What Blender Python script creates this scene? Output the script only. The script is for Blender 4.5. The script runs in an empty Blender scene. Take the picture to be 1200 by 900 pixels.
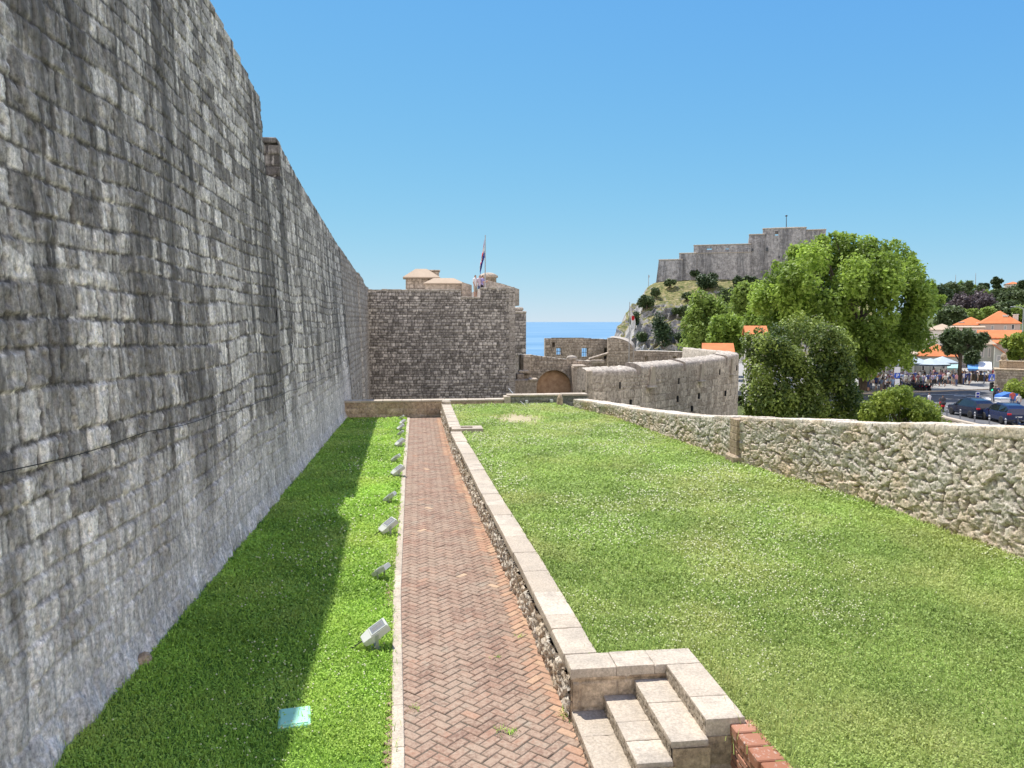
import bpy, math, random
import numpy as np
from mathutils import Vector, Matrix

random.seed(7)
rng = np.random.default_rng(11)
R_ = math.radians
scene = bpy.context.scene
COL = scene.collection

# ------------------------------------------------------------------ camera
FPX = 900.0
CAM_H = 4.3
PITCH = math.atan(73 / 900.0)
YAW = math.atan(110 / 900 * math.cos(PITCH))
_F = np.array([math.sin(YAW) * math.cos(PITCH), math.cos(YAW) * math.cos(PITCH), -math.sin(PITCH)])
_R = np.array([math.cos(YAW), -math.sin(YAW), 0.0])
_U = np.cross(_R, _F)


def _ray(px, py):
    return _F + _R * (px - 600) / FPX + _U * (450 - py) / FPX


def GZ(px, py, z=0.0):
    """photo pixel seen on the level z -> surveyed point"""
    d = _ray(px, py)
    t = (z - CAM_H) / d[2]
    return Vector((d[0] * t, d[1] * t, z))


def GY(px, py, Y):
    """photo pixel seen at the distance Y -> surveyed point"""
    d = _ray(px, py)
    t = Y / d[1]
    return Vector((d[0] * t, Y, CAM_H + d[2] * t))


class Frame:
    """a plan grid turned by phi (clockwise from +Y): u runs right, d runs away"""

    def __init__(self, deg):
        self.a = math.radians(deg)
        self.c, self.s = math.cos(self.a), math.sin(self.a)

    def pt(self, px, py, d):
        r = _ray(px, py)
        t = d / (r[0] * self.s + r[1] * self.c)
        return Vector(((r[0] * self.c - r[1] * self.s) * t, d, CAM_H + r[2] * t))

    def world(self, p):
        return Vector((p[0] * self.c + p[1] * self.s, -p[0] * self.s + p[1] * self.c, p[2]))


cam = bpy.data.cameras.new('camera')
cam.sensor_width = 36.0
cam.lens = 27.0
cam.clip_start = 0.1
cam.clip_end = 90000
cam_o = bpy.data.objects.new('camera', cam)
COL.objects.link(cam_o)
cam_o.location = (0, 0, CAM_H)
cam_o.rotation_euler = (math.pi / 2 - PITCH, 0, -YAW)
scene.camera = cam_o

# ------------------------------------------------------------------ light
SUN_EL = R_(64)
SUN_AZ = (-0.506, 0.862)
SUN_D = Vector((SUN_AZ[0] * math.cos(SUN_EL), SUN_AZ[1] * math.cos(SUN_EL), math.sin(SUN_EL)))
sun = bpy.data.lights.new('sun', 'SUN')
sun.energy = 4.2
sun.angle = R_(0.5)
sun.color = (1.0, 0.955, 0.89)
sun_o = bpy.data.objects.new('sun', sun)
COL.objects.link(sun_o)
sun_o.location = (-30, 40, 60)
sun_o.rotation_euler = SUN_D.to_track_quat('Z', 'Y').to_euler()
world = bpy.data.worlds.new('World')
scene.world = world
world.use_nodes = True
wt = world.node_tree
bg = wt.nodes['Background']
sky = wt.nodes.new('ShaderNodeTexSky')
sky.sky_type = 'NISHITA'
sky.sun_disc = False
sky.sun_elevation = SUN_EL
sky.sun_rotation = math.atan2(SUN_AZ[0], SUN_AZ[1])
sky.altitude = 0
sky.air_density = 0.6
sky.dust_density = 0.0
sky.ozone_density = 6.0
EXPO = 0.68
SKY_STR = 0.15


def _vm(op, a, b):
    nd = wt.nodes.new('ShaderNodeVectorMath')
    nd.operation = op
    for s_, v in zip(nd.inputs, (a, b)):
        if isinstance(v, bpy.types.NodeSocket): wt.links.new(v, s_)
        else: s_.default_value = v
    return nd.outputs[0]


# film-like shoulder on the sky: x*a/(1+b*x) per channel
_x = _vm('MULTIPLY', sky.outputs[0], (SKY_STR,) * 3)
_y = _vm('DIVIDE', _vm('MULTIPLY', _x, (1.2, 2.9, 27.0)), _vm('ADD', _vm('MULTIPLY', _x, (0.85, 2.9, 30.0)), (1.0, 1.0, 1.0)))
_g = 1.0 / (SKY_STR * 2 ** EXPO)
# added unseen cloud behind the camera, neutral fill for shaded walls; sea sky clear
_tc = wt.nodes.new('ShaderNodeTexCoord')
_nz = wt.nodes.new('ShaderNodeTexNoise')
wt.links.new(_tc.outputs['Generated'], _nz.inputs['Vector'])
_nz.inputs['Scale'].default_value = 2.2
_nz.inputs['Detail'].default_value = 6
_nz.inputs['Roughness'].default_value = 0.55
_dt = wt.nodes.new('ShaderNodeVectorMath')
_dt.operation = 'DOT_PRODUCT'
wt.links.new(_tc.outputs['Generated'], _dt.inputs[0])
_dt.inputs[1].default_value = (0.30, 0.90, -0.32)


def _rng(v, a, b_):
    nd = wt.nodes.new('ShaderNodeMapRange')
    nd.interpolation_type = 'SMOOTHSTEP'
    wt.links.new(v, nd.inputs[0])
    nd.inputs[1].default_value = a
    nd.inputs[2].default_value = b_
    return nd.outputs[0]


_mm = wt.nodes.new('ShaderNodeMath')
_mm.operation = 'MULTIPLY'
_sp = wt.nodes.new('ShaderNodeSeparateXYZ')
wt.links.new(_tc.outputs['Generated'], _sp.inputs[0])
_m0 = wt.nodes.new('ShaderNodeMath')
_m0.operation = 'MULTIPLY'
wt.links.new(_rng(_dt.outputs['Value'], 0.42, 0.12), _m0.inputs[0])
wt.links.new(_rng(_sp.outputs[2], 0.80, 0.50), _m0.inputs[1])      # keeps the added fill cloud low in the sky
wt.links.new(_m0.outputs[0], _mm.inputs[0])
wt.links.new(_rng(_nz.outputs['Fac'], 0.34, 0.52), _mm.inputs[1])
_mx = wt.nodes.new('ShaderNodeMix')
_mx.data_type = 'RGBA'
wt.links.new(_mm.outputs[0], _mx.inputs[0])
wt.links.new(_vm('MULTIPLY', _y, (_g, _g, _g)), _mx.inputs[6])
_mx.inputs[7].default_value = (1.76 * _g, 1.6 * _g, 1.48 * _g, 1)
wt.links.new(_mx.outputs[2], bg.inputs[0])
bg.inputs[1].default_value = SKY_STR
vs = scene.view_settings
vs.view_transform = 'Standard'
vs.look = 'None'
vs.gamma = 1
vs.use_curve_mapping = False
vs.exposure = EXPO
scene.cycles.max_bounces = 6
scene.cycles.diffuse_bounces = 3
scene.cycles.transparent_max_bounces = 8

# ------------------------------------------------------------------ objects


def tag(o, label=None, cat=None, group=None, kind=None):
    if label: o['label'] = label
    if cat: o['category'] = cat
    if group: o['group'] = group
    if kind: o['kind'] = kind
    return o


def empty(name, loc=(0, 0, 0), rz=0.0):
    o = bpy.data.objects.new(name, None)
    o.empty_display_size = 0.3
    COL.objects.link(o)
    o.location = loc
    o.rotation_euler = (0, 0, rz)
    return o


KIDS = {}


def set_parent(c, p):
    c.parent = p
    KIDS.setdefault(p.name, []).append(c)


def copy_tree(o, parent=None):
    c = o.copy()
    COL.objects.link(c)
    if parent is not None:
        set_parent(c, parent)
    for ch in list(KIDS.get(o.name, [])):
        copy_tree(ch, c)
    return c


class MB:
    """collects polygons, builds them as ONE mesh object"""

    def __init__(self):
        self.V, self.A, self.B = [], [], []
        self.F = []
        self.n = 0
        self.M = None

    def add(self, V, faces, mi=0, rnd=0.5, mort=0.0, smooth=False):
        V = np.asarray(V, dtype=np.float64).reshape(-1, 3)
        if self.M is not None:
            V = V @ self.M[:3, :3].T + self.M[:3, 3]
        k = len(V)
        self.V.append(V)
        self.A.append(np.broadcast_to(np.asarray(rnd, dtype=np.float64), (k,)))
        self.B.append(np.broadcast_to(np.asarray(mort, dtype=np.float64), (k,)))
        if isinstance(faces, np.ndarray):
            self.F.append((faces + self.n, mi, smooth))
        else:
            d = {}
            for f in faces:
                d.setdefault(len(f), []).append(f)
            for fs in d.values():
                self.F.append((np.array(fs, dtype=np.int64) + self.n, mi, smooth))
        self.n += k
        return self

    def at(self, loc=(0, 0, 0), rz=0.0, rx=0.0, ry=0.0, s=1.0):
        m = Matrix.Translation(loc) @ Matrix.Rotation(rz, 4, 'Z') @ Matrix.Rotation(ry, 4, 'Y') @ Matrix.Rotation(rx, 4, 'X') @ Matrix.Scale(s, 4)
        self.M = np.array(m)
        return self

    def box(self, x0, x1, y0, y1, z0, z1, mi=0, bev=0.0, rnd=0.5, jit=0.0):
        if bev <= 0:
            V = [(x, y, z) for z in (z0, z1) for y in (y0, y1) for x in (x0, x1)]
            Fq = [(0, 2, 3, 1), (4, 5, 7, 6), (0, 1, 5, 4), (2, 6, 7, 3), (0, 4, 6, 2), (1, 3, 7, 5)]
            return self.add(V, Fq, mi, rnd)
        c = np.array([(x0 + x1) / 2, (y0 + y1) / 2, (z0 + z1) / 2])
        h = np.array([(x1 - x0) / 2, (y1 - y0) / 2, (z1 - z0) / 2])
        bev = min(bev, h.min() * 0.6)
        V, idx = [], {}
        for sx in (-1, 1):
            for sy in (-1, 1):
                for sz in (-1, 1):
                    s = np.array([sx, sy, sz])
                    j = (rng.random(3) - 0.5) * jit
                    for ax in range(3):
                        p = h - bev
                        p[ax] = h[ax]
                        idx[(sx, sy, sz, ax)] = len(V)
                        V.append(c + s * p + j)
        Fs = []
        for ax in range(3):
            o1, o2 = [a for a in range(3) if a != ax]
            for s in (-1, 1):
                q = []
                for a, b in ((-1, -1), (1, -1), (1, 1), (-1, 1)):
                    k = [0, 0, 0]; k[ax] = s; k[o1] = a; k[o2] = b
                    q.append(idx[(k[0], k[1], k[2], ax)])
                if (s > 0) != (ax != 1): q = q[::-1]
                Fs.append(tuple(q))
        for ax in range(3):
            o1, o2 = [a for a in range(3) if a != ax]
            for a in (-1, 1):
                for b in (-1, 1):
                    k0 = [0, 0, 0]; k0[o1] = a; k0[o2] = b
                    k1 = list(k0); k0[ax] = -1; k1[ax] = 1
                    q = [idx[tuple(k0) + (o1,)], idx[tuple(k1) + (o1,)], idx[tuple(k1) + (o2,)], idx[tuple(k0) + (o2,)]]
                    Fs.append(tuple(q))
        for sx in (-1, 1):
            for sy in (-1, 1):
                for sz in (-1, 1):
                    t = [idx[(sx, sy, sz, ax)] for ax in range(3)]
                    Fs.append(tuple(t))
        return self.add(V, Fs, mi, rnd)

    def stone(self, x0, x1, y0, y1, z0, z1, mi=0, res=0.02, bev=0.010, amp=0.003, chip=0.02, rnd=0.5, seed=0, warp=None):
        """a dressed block with worn, chipped arrises"""
        c = np.array([(x0 + x1) / 2, (y0 + y1) / 2, (z0 + z1) / 2])
        h = np.array([(x1 - x0) / 2, (y1 - y0) / 2, (z1 - z0) / 2])
        for ax in range(3):
            o1, o2 = [a for a in range(3) if a != ax]
            n1, n2 = max(4, int(2 * h[o1] / res)), max(4, int(2 * h[o2] / res))
            # finer towards the edges
            def sp(n):
                t = np.linspace(-1, 1, n)
                return np.sign(t) * (1 - (1 - np.abs(t)) ** 1.25)
            A, B = np.meshgrid(sp(n1) * h[o1], sp(n2) * h[o2])
            for s in (-1, 1):
                q = np.zeros(A.shape + (3,))
                q[..., o1], q[..., o2], q[..., ax] = A, B, s * h[ax]
                w = q + c
                f = fbm(w[..., 0] / .05 + w[..., 2] * 13 + seed, w[..., 1] / .05 - w[..., 2] * 11, 5, 3)
                g = fbm(w[..., 0] / .16 + w[..., 2] * 5 + seed, w[..., 1] / .16 - w[..., 2] * 4, 6, 2)
                b = bev * (1 + .5 * f) + chip * sstep(.25, .75, g + .3 * f)
                b = np.minimum(b, h.min() * .8)[..., None]
                inn = np.clip(q, -h + b, h - b)
                d = q - inn
                L = np.linalg.norm(d, axis=-1, keepdims=True)
                p = inn + d / np.maximum(L, 1e-9) * (b + amp * f[..., None])
                V = (p + c).reshape(-1, 3)
                if warp is not None: V = warp(V)
                F_ = grid_faces(*A.shape)
                if (s > 0) != (ax != 1): F_ = F_[:, ::-1]
                self.add(V, F_, mi, rnd, smooth=True)
        return self

    def prism(self, poly, axis, a0, a1, mi=0, rnd=0.5):
        """extrude a 2D polygon; axis 'z': poly=(x,y); 'y': poly=(x,z); 'x': poly=(y,z)"""
        n = len(poly)
        def mk(p, a):
            return (p[0], p[1], a) if axis == 'z' else ((p[0], a, p[1]) if axis == 'y' else (a, p[0], p[1]))
        V = [mk(p, a0) for p in poly] + [mk(p, a1) for p in poly]
        Fs = [tuple(range(n))[::-1], tuple(range(n, 2 * n))]
        Fs += [(i, (i + 1) % n, n + (i + 1) % n, n + i) for i in range(n)]
        return self.add(V, Fs, mi, rnd)

    def tube(self, pts, rad, n=8, mi=0, rnd=0.5, cap=True, smooth=True):
        pts = [Vector(p) for p in pts]
        if not hasattr(rad, '__len__'): rad = [rad] * len(pts)
        V = []
        ref = None
        for i, p in enumerate(pts):
            t = (pts[min(i + 1, len(pts) - 1)] - pts[max(i - 1, 0)]).normalized()
            if ref is None:
                ref = Vector((0, 0, 1)).cross(t)
                if ref.length < 0.1: ref = Vector((1, 0, 0)).cross(t)
            u = (ref - t * ref.dot(t)).normalized()
            ref = u
            w = t.cross(u)
            for k in range(n):
                a = 2 * math.pi * k / n
                V.append(p + (u * math.cos(a) + w * math.sin(a)) * rad[i])
        Fs = []
        for i in range(len(pts) - 1):
            for k in range(n):
                Fs.append((i * n + k, i * n + (k + 1) % n, (i + 1) * n + (k + 1) % n, (i + 1) * n + k))
        self.add([tuple(v) for v in V], Fs, mi, rnd, smooth=smooth)
        if cap:
            m = len(pts)
            self.add([tuple(v) for v in V[:n]], [tuple(range(n))[::-1]], mi, rnd)
            self.add([tuple(v) for v in V[-n:]], [tuple(range(n))], mi, rnd)
        return self

    def lathe(self, prof, n=16, c=(0, 0, 0), mi=0, rnd=0.5, sx=1.0, sy=1.0):
        V = []
        for r, z in prof:
            for k in range(n):
                a = 2 * math.pi * k / n
                V.append((c[0] + r * sx * math.cos(a), c[1] + r * sy * math.sin(a), c[2] + z))
        Fs = []
        for i in range(len(prof) - 1):
            for k in range(n):
                Fs.append((i * n + k, i * n + (k + 1) % n, (i + 1) * n + (k + 1) % n, (i + 1) * n + k))
        self.add(V, Fs, mi, rnd, smooth=True)
        m = len(prof) - 1
        Fs = []
        if prof[0][0] > 1e-4: self.add(V[:n], [tuple(range(n))[::-1]], mi, rnd)
        if prof[m][0] > 1e-4: self.add(V[m * n:], [tuple(range(n))], mi, rnd)
        return self

    def build(self, name, mats, parent=None, loc=None, smooth=False):
        """loc: base point; the mesh is stored relative to it"""
        V = np.concatenate(self.V)
        off = np.zeros(3)
        if parent is not None:          # points are surveyed; store them relative to the thing's base
            q = parent
            while q is not None:
                off += np.array(q.location); q = q.parent
        elif loc is not None:
            off = np.array(loc, dtype=float)
        V = V - off
        if not isinstance(mats, (list, tuple)): mats = [mats]
        me = bpy.data.meshes.new(name)
        me.vertices.add(len(V))
        me.vertices.foreach_set('co', V.ravel())
        li, ls, mi, sm = [], [], [], []
        pos = 0
        for Fq, m, s in self.F:
            k = Fq.shape[1]
            li.append(Fq.ravel())
            ls.append(pos + np.arange(len(Fq)) * k)
            mi.append(np.full(len(Fq), m))
            sm.append(np.full(len(Fq), s or smooth))
            pos += Fq.size
        me.loops.add(pos)
        me.loops.foreach_set('vertex_index', np.concatenate(li).astype(np.int32))
        ls = np.concatenate(ls)
        me.polygons.add(len(ls))
        me.polygons.foreach_set('loop_start', ls.astype(np.int32))
        me.polygons.foreach_set('material_index', np.concatenate(mi).astype(np.int32))
        me.polygons.foreach_set('use_smooth', np.concatenate(sm).astype(bool))
        for nm, arr in (('rnd', self.A), ('mort', self.B)):
            at = me.attributes.new(nm, 'FLOAT', 'POINT')
            at.data.foreach_set('value', np.concatenate(arr).astype(np.float32))
        me.update(calc_edges=True)
        me.validate()
        for m in mats: me.materials.append(m)
        o = bpy.data.objects.new(name, me)
        COL.objects.link(o)
        if parent is not None:
            set_parent(o, parent)
        elif loc is not None:
            o.location = loc
        return o


# ------------------------------------------------------------------ noise in numpy


def _hash(ix, iy, seed):
    n = (ix.astype(np.int64) * 374761393 + iy.astype(np.int64) * 668265263 + seed * 974711) & 0x7fffffff
    n = ((n ^ (n >> 13)) * 1274126177) & 0x7fffffff
    n = ((n ^ (n >> 16)) * 668265263) & 0x7fffffff
    return ((n ^ (n >> 15)) & 0xffff) / 65535.0


def vnoise(x, y, seed=0):
    ix, iy = np.floor(x), np.floor(y)
    fx, fy = x - ix, y - iy
    fx = fx * fx * (3 - 2 * fx)
    fy = fy * fy * (3 - 2 * fy)
    a = _hash(ix, iy, seed); b = _hash(ix + 1, iy, seed)
    c = _hash(ix, iy + 1, seed); d = _hash(ix + 1, iy + 1, seed)
    return (a * (1 - fx) + b * fx) * (1 - fy) + (c * (1 - fx) + d * fx) * fy


def fbm(x, y, seed=0, oct=4, gain=0.5):
    s, a, t = 0, 1.0, 0
    for i in range(oct):
        s = s + a * vnoise(x * 2 ** i + i * 17.3, y * 2 ** i - i * 9.1, seed + i)
        t += a
        a *= gain
    return s / t * 2 - 1


def sstep(a, b, x):
    t = np.clip((x - a) / (b - a), 0, 1)
    return t * t * (3 - 2 * t)


def masonry(U, V, ch, bw, relief, gap, seed, wob=0.03, cvar=0.3, bvar=0.45, rough=0.3, rr=0.06):
    """coursed blocks on a wall plane: displacement, block random, joint mask"""
    r = np.random.default_rng(seed)
    V2 = V + wob * fbm(U * 0.35, V * 0.3, seed + 5, 3)
    vmin, vmax = V2.min() - 0.01, V2.max() + 0.01
    b = [vmin]
    while b[-1] < vmax:
        b.append(b[-1] + ch * (1 + cvar * (r.random() * 2 - 1)))
    b = np.array(b)
    row = np.clip(np.searchsorted(b, V2, side='right') - 1, 0, len(b) - 2)
    umin, umax = U.min() - 1, U.max() + 1
    du = np.zeros_like(U); bu = np.zeros_like(U); bid = np.zeros_like(U); wid = np.zeros_like(U)
    U2 = U + wob * 0.7 * fbm(U * 0.5 + 40, V * 0.9, seed + 9, 3)
    for i in range(len(b) - 1):
        m = row == i
        if not m.any(): continue
        e = [umin - r.random() * bw]
        while e[-1] < umax:
            e.append(e[-1] + bw * (1 + bvar * (r.random() * 2 - 1)))
        e = np.array(e)
        u = U2[m]
        j = np.clip(np.searchsorted(e, u, side='right') - 1, 0, len(e) - 2)
        du[m] = np.minimum(u - e[j], e[j + 1] - u)
        bu[m] = (u - (e[j] + e[j + 1]) / 2) / bw
        wid[m] = e[j + 1] - e[j]
        bid[m] = i * 1000 + j
    dv = np.minimum(V2 - b[row], b[row + 1] - V2)
    h1 = _hash(bid, bid * 0 + 3, seed); h2 = _hash(bid, bid * 0 + 7, seed); h3 = _hash(bid, bid * 0 + 11, seed)
    nz = fbm(U / 0.09, V / 0.09, seed + 31, 3)
    nz2 = fbm(U / 0.3, V / 0.3, seed + 37, 2)
    qx = np.maximum(rr - du, 0); qy = np.maximum(rr - dv, 0)
    d = rr - np.sqrt(qx * qx + qy * qy) + nz * gap * 0.7
    mask = sstep(gap * 0.3, gap * 0.3 + rr * 0.6, d)
    tilt = (h2 - 0.5) * bu + (h3 - 0.5) * ((V2 - (b[row] + b[row + 1]) / 2) / ch)
    disp = relief * mask * (0.4 + 0.9 * h2 + 0.6 * tilt) + relief * rough * (0.7 * nz + 0.5 * nz2) * (0.35 + 0.65 * mask)
    return disp, h1, 1 - mask


def rubble(U, V, s, relief, seed, gap=0.12, hole_d=0.05):
    """irregular uncoursed stones (cells), sheared a little to lie flat"""
    x = U / (s * 1.25); y = V / s
    x = x + 0.35 * fbm(x * 0.8, y * 0.8, seed, 2); y = y + 0.35 * fbm(x * 0.8 + 9, y * 0.8, seed + 3, 2)
    ix, iy = np.floor(x), np.floor(y)
    f1 = np.full_like(x, 9.0); f2 = np.full_like(x, 9.0); cid = np.zeros_like(x); tl = np.zeros_like(x)
    for dx in (-1, 0, 1):
        for dy in (-1, 0, 1):
            cx, cy = ix + dx, iy + dy
            px = cx + _hash(cx, cy, seed + 1); py = cy + _hash(cx, cy, seed + 2)
            d = np.hypot(x - px, y - py)
            c = _hash(cx, cy, seed + 8)
            closer = d < f1
            f2 = np.where(closer, f1, np.minimum(f2, d))
            cid = np.where(closer, c, cid)
            tl = np.where(closer, (_hash(cx, cy, seed + 13) - .5) * (x - px) + (_hash(cx, cy, seed + 17) - .5) * (y - py), tl)
            f1 = np.where(closer, d, f1)
    e = f2 - f1
    mask = sstep(0.02, gap * 3, e)
    nz = fbm(U / (s * 0.28), V / (s * 0.28), seed + 21, 3)
    hole = sstep(0.55, 0.72, vnoise(U / (s * 0.55) + 5, V / (s * 0.5), seed + 55)) * sstep(0.26, 0.0, e) 
    disp = relief * (mask * (0.4 + 0.8 * cid + 2.2 * tl) + 0.42 * nz) - hole_d * hole
    return disp, cid, np.clip(1 - mask + hole, 0, 1)


def grid_faces(nv, nu, mask=None):
    a = np.arange(nv * nu).reshape(nv, nu)
    q = np.stack([a[:-1, :-1], a[:-1, 1:], a[1:, 1:], a[1:, :-1]], -1)
    if mask is not None: q = q[mask]
    return q.reshape(-1, 4)


def wall_grid(mb, P, N, disp, rnd, mort, mask=None, mi=0, flip=False, smooth=True):
    nv, nu = P.shape[:2]
    Q = P + N * disp[..., None]
    f = grid_faces(nv, nu, mask)
    if flip: f = f[:, ::-1]
    mb.add(Q.reshape(-1, 3), f, mi, rnd.ravel(), mort.ravel(), smooth=smooth)


def path_wall(mb, pts, z0, z1, du, dv, fn, batter=0.0, mi=0, flip=False, cut=None):
    """masonry face along a ground polyline pts (x,y); z0,z1 are functions of arc length or numbers.
    The face looks to the right of the walking direction (flip=False: left)."""
    pts = np.array(pts, dtype=float)
    seg = np.hypot(*np.diff(pts, axis=0).T)
    s = np.concatenate([[0], np.cumsum(seg)])
    n = max(3, int(s[-1] / du))
    u = np.linspace(0, s[-1], n)
    x = np.interp(u, s, pts[:, 0]); y = np.interp(u, s, pts[:, 1])
    tx = np.gradient(x); ty = np.gradient(y)
    L = np.hypot(tx, ty); tx, ty = tx / L, ty / L
    sg = -1.0 if flip else 1.0
    nx, ny = ty * sg, -tx * sg
    a = np.array([z0(v) if callable(z0) else z0 for v in u]); b = np.array([z1(v) if callable(z1) else z1 for v in u])
    m = max(3, int((b - a).max() / dv))
    t = np.linspace(0, 1, m)[:, None]
    Z = a[None] * (1 - t) + b[None] * t
    U = np.broadcast_to(u[None], Z.shape)
    disp, rn, mo = fn(U, Z)
    if cut is not None:
        disp, rn, mo, mask = cut(U, Z, disp, rn, mo)
    else:
        mask = None
    off = -batter * (Z - a[None])
    P = np.stack([x[None] + nx[None] * off, y[None] + ny[None] * off, Z], -1)
    Nn = np.stack([np.broadcast_to(nx[None], Z.shape), np.broadcast_to(ny[None], Z.shape), np.zeros_like(Z)], -1)
    wall_grid(mb, P, Nn, disp, rn, mo, mask, mi, flip=flip)
    return s[-1]


# ------------------------------------------------------------------ materials


class NB:
    def __init__(self, name):
        self.m = bpy.data.materials.new(name)
        self.m.use_nodes = True
        self.t = self.m.node_tree
        self.t.nodes.clear()
        self._pos = None

    def n(self, typ, **kw):
        nd = self.t.nodes.new(typ)
        for k, v in kw.items(): setattr(nd, k, v)
        return nd

    def set(self, sock, v):
        if isinstance(v, bpy.types.NodeSocket): self.t.links.new(v, sock)
        elif isinstance(v, (tuple, list)) and len(v) == 3 and sock.type == 'RGBA': sock.default_value = (*v, 1)
        else: sock.default_value = v

    def pos(self):
        if self._pos is None: self._pos = self.n('ShaderNodeNewGeometry').outputs['Position']
        return self._pos

    def obj(self): return self.n('ShaderNodeTexCoord').outputs['Object']

    def scl(self, v, s):
        nd = self.n('ShaderNodeVectorMath', operation='MULTIPLY')
        self.set(nd.inputs[0], v); nd.inputs[1].default_value = s
        return nd.outputs[0]

    def sep(self, v):
        nd = self.n('ShaderNodeSeparateXYZ'); self.set(nd.inputs[0], v); return nd.outputs

    def noise(self, v, scale, detail=4, rough=0.55, dist=0.0):
        nd = self.n('ShaderNodeTexNoise')
        self.set(nd.inputs['Vector'], v); nd.inputs['Scale'].default_value = scale
        nd.inputs['Detail'].default_value = detail; nd.inputs['Roughness'].default_value = rough
        nd.inputs['Distortion'].default_value = dist
        return nd.outputs['Fac']

    def voro(self, v, scale, feature='F1', out='Distance'):
        nd = self.n('ShaderNodeTexVoronoi', feature=feature)
        self.set(nd.inputs['Vector'], v); nd.inputs['Scale'].default_value = scale
        return nd.outputs[out]

    def attr(self, name):
        return self.n('ShaderNodeAttribute', attribute_name=name).outputs['Fac']

    def ramp(self, f, stops):
        nd = self.n('ShaderNodeValToRGB'); self.set(nd.inputs[0], f)
        cr = nd.color_ramp
        while len(cr.elements) < len(stops): cr.elements.new(0.5)
        for e, (p, c) in zip(cr.elements, stops):
            e.position = p
            e.color = (*c, 1) if isinstance(c, (tuple, list)) else (c, c, c, 1)
        return nd.outputs[0]

    def mix(self, f, a, b, mode='MIX'):
        nd = self.n('ShaderNodeMix', data_type='RGBA', blend_type=mode)
        self.set(nd.inputs[0], f); self.set(nd.inputs[6], a); self.set(nd.inputs[7], b)
        return nd.outputs[2]

    def math(self, op, a, b=0.0, clamp=False):
        nd = self.n('ShaderNodeMath', operation=op, use_clamp=clamp)
        self.set(nd.inputs[0], a); self.set(nd.inputs[1], b)
        return nd.outputs[0]

    def bump(self, h, strength=0.5, dist=0.02):
        nd = self.n('ShaderNodeBump'); self.set(nd.inputs['Height'], h)
        nd.inputs['Strength'].default_value = strength; nd.inputs['Distance'].default_value = dist
        return nd.outputs[0]

    def done(self, col, rough=0.9, metal=0.0, normal=None, spec=0.3, emit=None, estr=0.0, trans=None, tfac=0.4):
        p = self.n('ShaderNodeBsdfPrincipled')
        self.set(p.inputs['Base Color'], col); self.set(p.inputs['Roughness'], rough)
        p.inputs['Metallic'].default_value = metal
        p.inputs['Specular IOR Level'].default_value = spec
        if normal is not None: self.set(p.inputs['Normal'], normal)
        if emit is not None:
            self.set(p.inputs['Emission Color'], emit); p.inputs['Emission Strength'].default_value = estr
        o = self.n('ShaderNodeOutputMaterial')
        s = p.outputs[0]
        if trans is not None:
            tb = self.n('ShaderNodeBsdfTranslucent'); self.set(tb.inputs[0], trans)
            mx = self.n('ShaderNodeMixShader'); mx.inputs[0].default_value = tfac
            self.t.links.new(s, mx.inputs[1]); self.t.links.new(tb.outputs[0], mx.inputs[2]); s = mx.outputs[0]
        self.t.links.new(s, o.inputs['Surface'])
        return self.m


def plain(name, col, rough=0.6, metal=0.0, spec=0.4, var=0.12, scale=6.0):
    b = NB(name)
    f = b.noise(b.obj(), scale, 4)
    c = b.mix(b.math('MULTIPLY', f, 1.0), tuple(x * (1 - var) for x in col), tuple(min(1, x * (1 + var)) for x in col))
    return b.done(c, rough, metal, spec=spec)


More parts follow.
